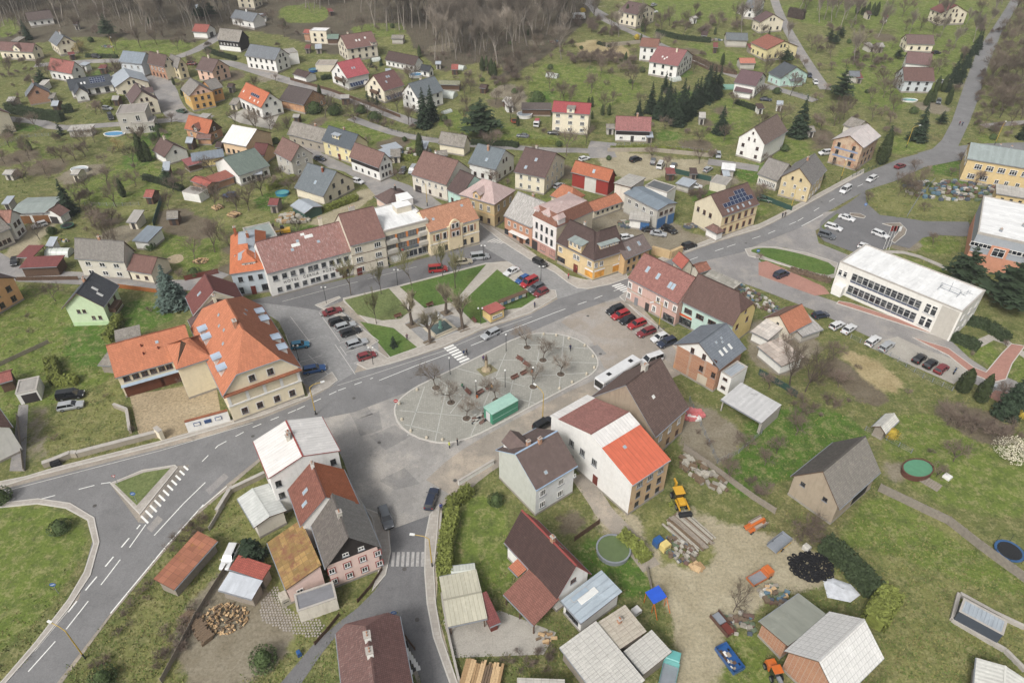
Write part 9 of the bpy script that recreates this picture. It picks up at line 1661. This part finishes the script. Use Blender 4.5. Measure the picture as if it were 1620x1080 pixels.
def heap(p,n,rx,ry,hh,dims,mats,name,label,cat,group,d=(8,0),tidy=False,jit=.5):
 """loose pieces that could be lifted one by one, piled over an ellipse"""
 c=U(p);rz=heading(p,d);r_=random.Random(int(p[0]*7+p[1]));ms=[]
 for m in mats:
  for v in range(2):mb=MB();s=r_.uniform(.8,1.2);mb.box(-dims[0]/2*s,-dims[1]/2*s,0,dims[0]/2*s,dims[1]/2*s,dims[2]*s);ms.append(mb.mesh(name,[m]))
 for i in range(n):
  if tidy:nc=max(2,int(2*ry/(dims[1]*1.12)));x,y,z=r_.uniform(-rx,rx)*.25,-ry+2*ry*((i%nc)+.5)/nc,(i//nc)*dims[2]*.98;an=r_.uniform(-.03,.03)
  else:a=r_.uniform(0,6.28);q_=math.sqrt(r_.random());x,y,z=rx*q_*math.cos(a),ry*q_*math.sin(a),hh*(1-q_)*r_.random();an=r_.uniform(-jit,jit)
  M=TR(c.x,c.y,c.z+.04,rz)@Matrix.Translation((x,y,z))@Matrix.Rotation(an,4,'Z')@Matrix.Rotation(0 if tidy else r_.uniform(-.12,.12)*jit*2,4,'X');tag(add(name,r_.choice(ms),None,M),label,cat,group)
JK=[plain('junk'+h_,h_,.8,0,.25,3)for h_ in('#8a8478','#6b5a48','#4d5560','#a09a8c','#5d6b52','#55707f','#6b5248','#b0aca2')];LG=[plain('cut_wood','#bd9d72',.85,0,.3,5),plain('split_wood','#9c7d56',.85,0,.3,5),plain('bark_wood','#6d5a46',.9,0,.3,4)]
heap(t(30,1370,690),190,3.4,2.4,1.1,(.45,.2,.2),LG,'split_log','split firewood log in the large pale heap by the silver shed','firewood','firewood heap by the silver shed',jit=3)
heap(t(10,1225,592),90,1.9,1.5,.9,(.45,.2,.2),LG,'split_log','firewood log in the round heap above the blue corner house','firewood','round firewood heap',jit=3);heap(t(30,1210,740),45,1.2,3.2,.5,(1.6,.3,.26),LG[2:],'stacked_log','weathered log in the stack beside the plank fence','log','log stack by the plank fence',(8,-6),True)
heap(t(10,1330,268),20,1.8,1.4,.5,(2.4,.3,.28),LG,'cut_log','pale log in the upper stack on the dry meadow','log','upper log stack',(8,4),True);heap(t(10,1432,312),20,1.8,1.4,.5,(2.4,.3,.28),LG,'cut_log','pale log in the lower stack on the dry meadow','log','lower log stack',(8,2),True)
heap(t(11,250,335),46,4.6,3.2,.9,(1.2,.9,.6),[LG[1],JK[3],JK[0]],'timber_bundle','grey bundle of timber or stone stacked behind the hotel','bundle','bundles behind the hotel',jit=.4)
heap(t(31,1400,1050),60,1.2,2.6,.8,(3.2,.3,.28),LG,'felled_log','long pale log stacked at the bottom behind the concrete yard','log','bottom log stack',(2,-8),True);heap(t(32,1120,160),36,.8,2.6,.5,(6.5,.24,.2),[M_WOODG,LG[2],JK[3]],'timber_beam','long grey beam in the pile on the yard island','beam','beams on the yard island',(8,7),True)
heap(t(32,1060,270),85,3.0,2.2,.5,(.55,.4,.35),JK+JK[:2],'scrap_item','odd piece of scrap on the yard island','scrap','scrap on the yard island',(8,6));heap(t(32,1170,375),6,1.2,.8,.2,(1.2,1.0,.15),LG[:2],'wooden_pallet','pale pallet at the tip of the yard island','pallet','pallets on the yard island',(8,6));heap(t(32,1420,720),34,2.6,1.8,.4,(.7,.5,.4),JK,'scrap_item','piece of scrap metal beside the skip','scrap','scrap by the skip');heap(t(33,80,545),38,2.4,1.6,.6,(.7,.5,.4),JK+LG[:1],'scrap_item','piece of mixed junk above the olive roof','scrap','junk above the olive roof')
heap(t(13,1190,165),170,15,7,.9,(1.0,.8,.6),JK,'scrap_crate','crate or scrap item in the big heap beside the factory','scrap','scrap heap beside the factory');heap(t(12,1510,815),110,8.5,2.4,.7,(.7,.5,.45),JK,'junk_item','piece of junk in the heap behind the brown shop roof','scrap','junk heap behind the shop roof',(8,5));heap(t(12,740,370),36,4.2,2.0,.7,(1.4,.8,.5),JK[:5],'scrap_item','piece of scrap beside the bare yard wall','scrap','scrap in the bare yard');heap(t(22,1200,850),50,5.2,2.0,.7,(1.3,.7,.5),[JK[3],JK[0],LG[2]],'rubble_block','stone block or beam in the row beside the plank fence','block','blocks beside the plank fence',(8,6));heap(t(12,1120,385),18,1.8,1.4,.7,(.9,.6,.6),JK[:3],'scrap_item','grey scrap beside the dark pickup','scrap','scrap by the pickup')
heap(t(22,1150,490),22,2.0,1.5,1.2,(1.3,.8,.6),[plain('red_wrap','#c46a6a',.5,0,.4,6),M_WHITE],'insulation_pack','red and white wrapped insulation pack beside the ochre house','insulation','insulation packs',jit=.3);heap(t(21,1395,510),40,2.4,1.4,.5,(.7,.4,.35),[M_STRIP,JK[7],JK[6],DKM],'building_block','building block or pipe piece beside the green cabin','block','materials beside the green cabin',(8,-4))
heap(t(2,1290,250),14,4,2,.4,(1,.8,.6),JK,'garden_item','small thing in the gardens above the lane','garden item','garden items above the lane');heap(t(0,660,290),16,3,1.5,.4,(.9,.7,.6),JK,'garden_item','white or grey thing on the lawn under the forest','garden item','garden items under the forest');heap(t(1,960,930),30,7,3,.5,(1.0,.8,.7),JK+[CP_['maroon']],'garden_item','box or barrel in the row gardens','garden item','things in the row gardens');heap(t(10,370,470),16,2.2,1.4,.3,(.5,.4,.4),JK+[CP_['red'],CP_['yellow'],CP_['green']],'garden_toy','coloured toy on the lawn beside the carports','toy','toys on the lawn');heap(t(32,250,810),14,1.4,.8,.3,(.8,.3,.3),LG,'split_log','log beside the concrete yard','firewood','logs beside the concrete yard');heap(t(2,290,260),12,3,1,.4,(1.2,.8,.6),JK[4:],'garden_item','covered thing under the slope trees','garden item','things under the slope trees')
for p,s,m,l in((t(32,928,235),(1.5,1.1,1.4),CP_['blue'],'blue recycling container on the yard track'),(t(32,970,262),(1.5,1.1,1.4),paint('bin_yellow','#cdb76a',.5),'yellow recycling container beside the blue one'),(t(20,325,798),(.6,.7,1.0),BUMP,'black wheeled bin at the stone wall, first'),(t(20,345,795),(.6,.7,1.0),BUMP,'black wheeled bin at the stone wall, middle'),(t(20,365,790),(.6,.7,1.0),BUMP,'black wheeled bin at the stone wall, last'),(t(32,795,650),(1.3,1.0,.8),M_WHITE,'white water tank beside the plank roof'),(t(31,200,585),(1.3,1.6,1.6),JK[3],'pale cabinet beside the pink house lean-to'),(t(33,290,265),(1.0,1.0,.9),JK[7],'white bale behind the tyre heap'),(t(23,1150,870),(1.2,1.2,.5),M_WHITE,'round white filter box beside the oval pool'),(t(31,285,910),(.6,.6,.9),CP_['blue'],'blue barrel in the bottom garden')):
 w=U(p);mb=MB();c_=.12*min(s);x,y,z=s[0]/2,s[1]/2,s[2];extr(mb,[(-x,0),(x,0),(x,z*.8),(x-c_,z),(-x+c_,z),(-x,z*.8)],-y,y);mb.box(-x*.6,-y-.02,z*.55,x*.6,-y+.01,z*.65,1);tag(add('container',mb.mesh('container',[m,DKM]),None,TR(w.x,w.y,w.z+.03,.6)),l,'container')
w=U(t(23,1040,900));M=TR(w.x,w.y,w.z+.03,.7);o=thing('pool_deck',M,'grey board deck beside the oval pool','deck')
for i in range(9):mb=MB();mb.box(-1.0,-1.8+i*.4,0,1.0,-1.45+i*.4,.12);add('deck_board',mb.mesh('deck_board',[M_WOODG]),o,M)
w=U(t(32,905,600));M=TR(w.x,w.y,w.z+.03,.5);o=thing('play_frame',M,'orange timber play frame with bright blue canopy','play frame');mb=MB();mb.slab([(-1.2,-1.0,2.4),(1.2,-1.0,2.4),(1.2,1.0,2.6),(-1.2,1.0,2.6)],.06);add('canopy',mb.mesh('canopy',[plain('canopy_blue','#1f4fc0',.5)]),o,M)
for x,y in((-1.1,-.9),(1.1,-.9),(-1.1,.9),(1.1,.9),(1.1,-2.2),(-1.1,-2.2)):mb=MB();mb.tube((x*1.05,y,0),(x,y if y>-2 else-1,2.35),.06,.06,6);add('leg',mb.mesh('leg',[CP_['orange']]),o,M)
tp=[U(p).to_2d()for p in tl(33,390,450,450,440,560,480,620,545,560,590,420,560)];cx=sum((p for p in tp),Vector((0,0)))/6;mb=MB();r_=random.Random(9);gr=[[(cx+(tp[i]-cx)*k/4,.35*(1-(k/4)**2)+r_.uniform(0,.14))for i in range(6)]for k in range(5)]
for k in range(4):
 for i in range(6):j=(i+1)%6;P=[gr[k][i],gr[k][j],gr[k+1][j],gr[k+1][i]];mb.face([(p.x-cx.x,p.y-cx.y,z+.05)for p,z in(P if k else P[1:])][::-1],0,sm=True)
tag(add('tarpaulin',mb.mesh('tarpaulin',[plain('tarp_white','#b9bcc0',.4,0,.25,1.2)]),None,TR(cx.x,cx.y)),'crumpled white tarpaulin over a low heap beside the hedge','tarpaulin')
for x,c,l in((760,'maroon','dark red flag on a pole beside the car park'),(778,'red','red and white flag on the middle pole'),(796,'white','pale flag on the last pole')):w=U(t(13,x,520));M=TR(w.x,w.y,w.z);o=thing('flagpole',M,l,'flag');mb=MB();mb.tube((0,0,0),(0,0,7),.05,.03,6);add('pole',mb.mesh('pole',[M_WHITE]),o,M);mb=MB();mb.box(.05,-.01,5.4,1.3,.01,6.9);add('flag',mb.mesh('flag',[CP_[c]]),o,M)
cp=[U(p).to_2d()for p in tl(31,40,600,150,480,230,640,420,700,440,740,390,810,200,770,60,700)];mb=MB();x0,x1,y0,y1=min(p.x for p in cp),max(p.x for p in cp),min(p.y for p in cp),max(p.y for p in cp);r_=random.Random(4);y=y0
while y<y1:
 x=x0+(.22 if int(y/.4)%2 else 0)
 while x<x1:
  if inside((x,y),cp):X,Y,s=x+r_.uniform(-.04,.04),y+r_.uniform(-.04,.04),.15;P=[(X+s*math.cos(k*1.047),Y+s*math.sin(k*1.047))for k in range(6)];mb.prism(P,0,.09+r_.uniform(0,.03))
  x+=.42
 y+=.4
tag(add('cobbles',mb.mesh('cobbles',[plain('cobble','#9b938a',.9,0,.3,3)])),'worn pale cobbles set in the yard beside the pink house','cobbles',kind='stuff')
sheet('terrace',tl(31,860,880,940,820,1000,1000,930,1060),plain('dark_terrace','#3a3836',.9),.06)
for i in range(14):w=U(t(31,880+(i%2)*45+(i//2)*14,885+(i//2)*22-(i%2)*25));mb=MB();mb.box(-.3,-.3,0,.3,.3,.1);tag(add('white_slab',mb.mesh('white_slab',[M_WHITE]),None,TR(w.x,w.y,.07,.3)),'square white slab on the dark terrace beside the south street','slab','white slabs')
ub=MB();r_=random.Random(6);k=0
while k<14000:
 x,y=r_.uniform(min(xs_),max(xs_)),r_.uniform(min(ys_),max(ys_))
 if not inside((x,y),FP)or any((x-a)**2+(y-b)**2<60 for a,b in HC):continue
 h_=r_.uniform(.8,4.2);a=r_.uniform(0,6.28);l=r_.uniform(.1,.9);z=T(x,y);k+=1;w_=r_.uniform(.02,.05);ub.face([(x-w_,y,z),(x+w_,y,z),(x+l*math.cos(a),y+l*math.sin(a),z+h_)],r_.choice((0,0,1)))
tag(add('forest_undergrowth',ub.mesh('forest_undergrowth',[TWIG,leafm('grey_twigs','#7d7266',.3)])),'tangle of leafless undergrowth below the forest trees','undergrowth',kind='stuff')
ORD='first second third fourth fifth sixth seventh eighth ninth tenth eleventh twelfth thirteenth fourteenth fifteenth sixteenth seventeenth eighteenth nineteenth twentieth'.split();gl={}
for o in COL.objects:
 if o.parent is None and o.get('group')and o.get('label'):gl.setdefault((o['group'],o['label']),[]).append(o)
for(g,l),os_ in gl.items():
 if 1<len(os_)<=20 and len(l.split())<=13:
  for n_,o in zip(ORD,sorted(os_,key=lambda o:PR(o.matrix_basis.translation).x)):o['label']=f'{l}, {n_} from left'
mb=MB();mb.box(-380,-30,-2,380,640,112);hm=bpy.data.materials.new('haze');hm.use_nodes=True;nt=hm.node_tree
for n_ in list(nt.nodes):
 if n_.type=='BSDF_PRINCIPLED':nt.nodes.remove(n_)
pv=nt.nodes.new('ShaderNodeVolumePrincipled');pv.inputs['Color'].default_value=(.86,.89,.92,1);pv.inputs['Density'].default_value=.00017;nt.links.new(pv.outputs[0],[n_ for n_ in nt.nodes if n_.type=='OUTPUT_MATERIAL'][0].inputs['Volume'])
tag(add('haze',mb.mesh('haze',[hm])),'thin pale haze in the air over the town','haze',kind='stuff')
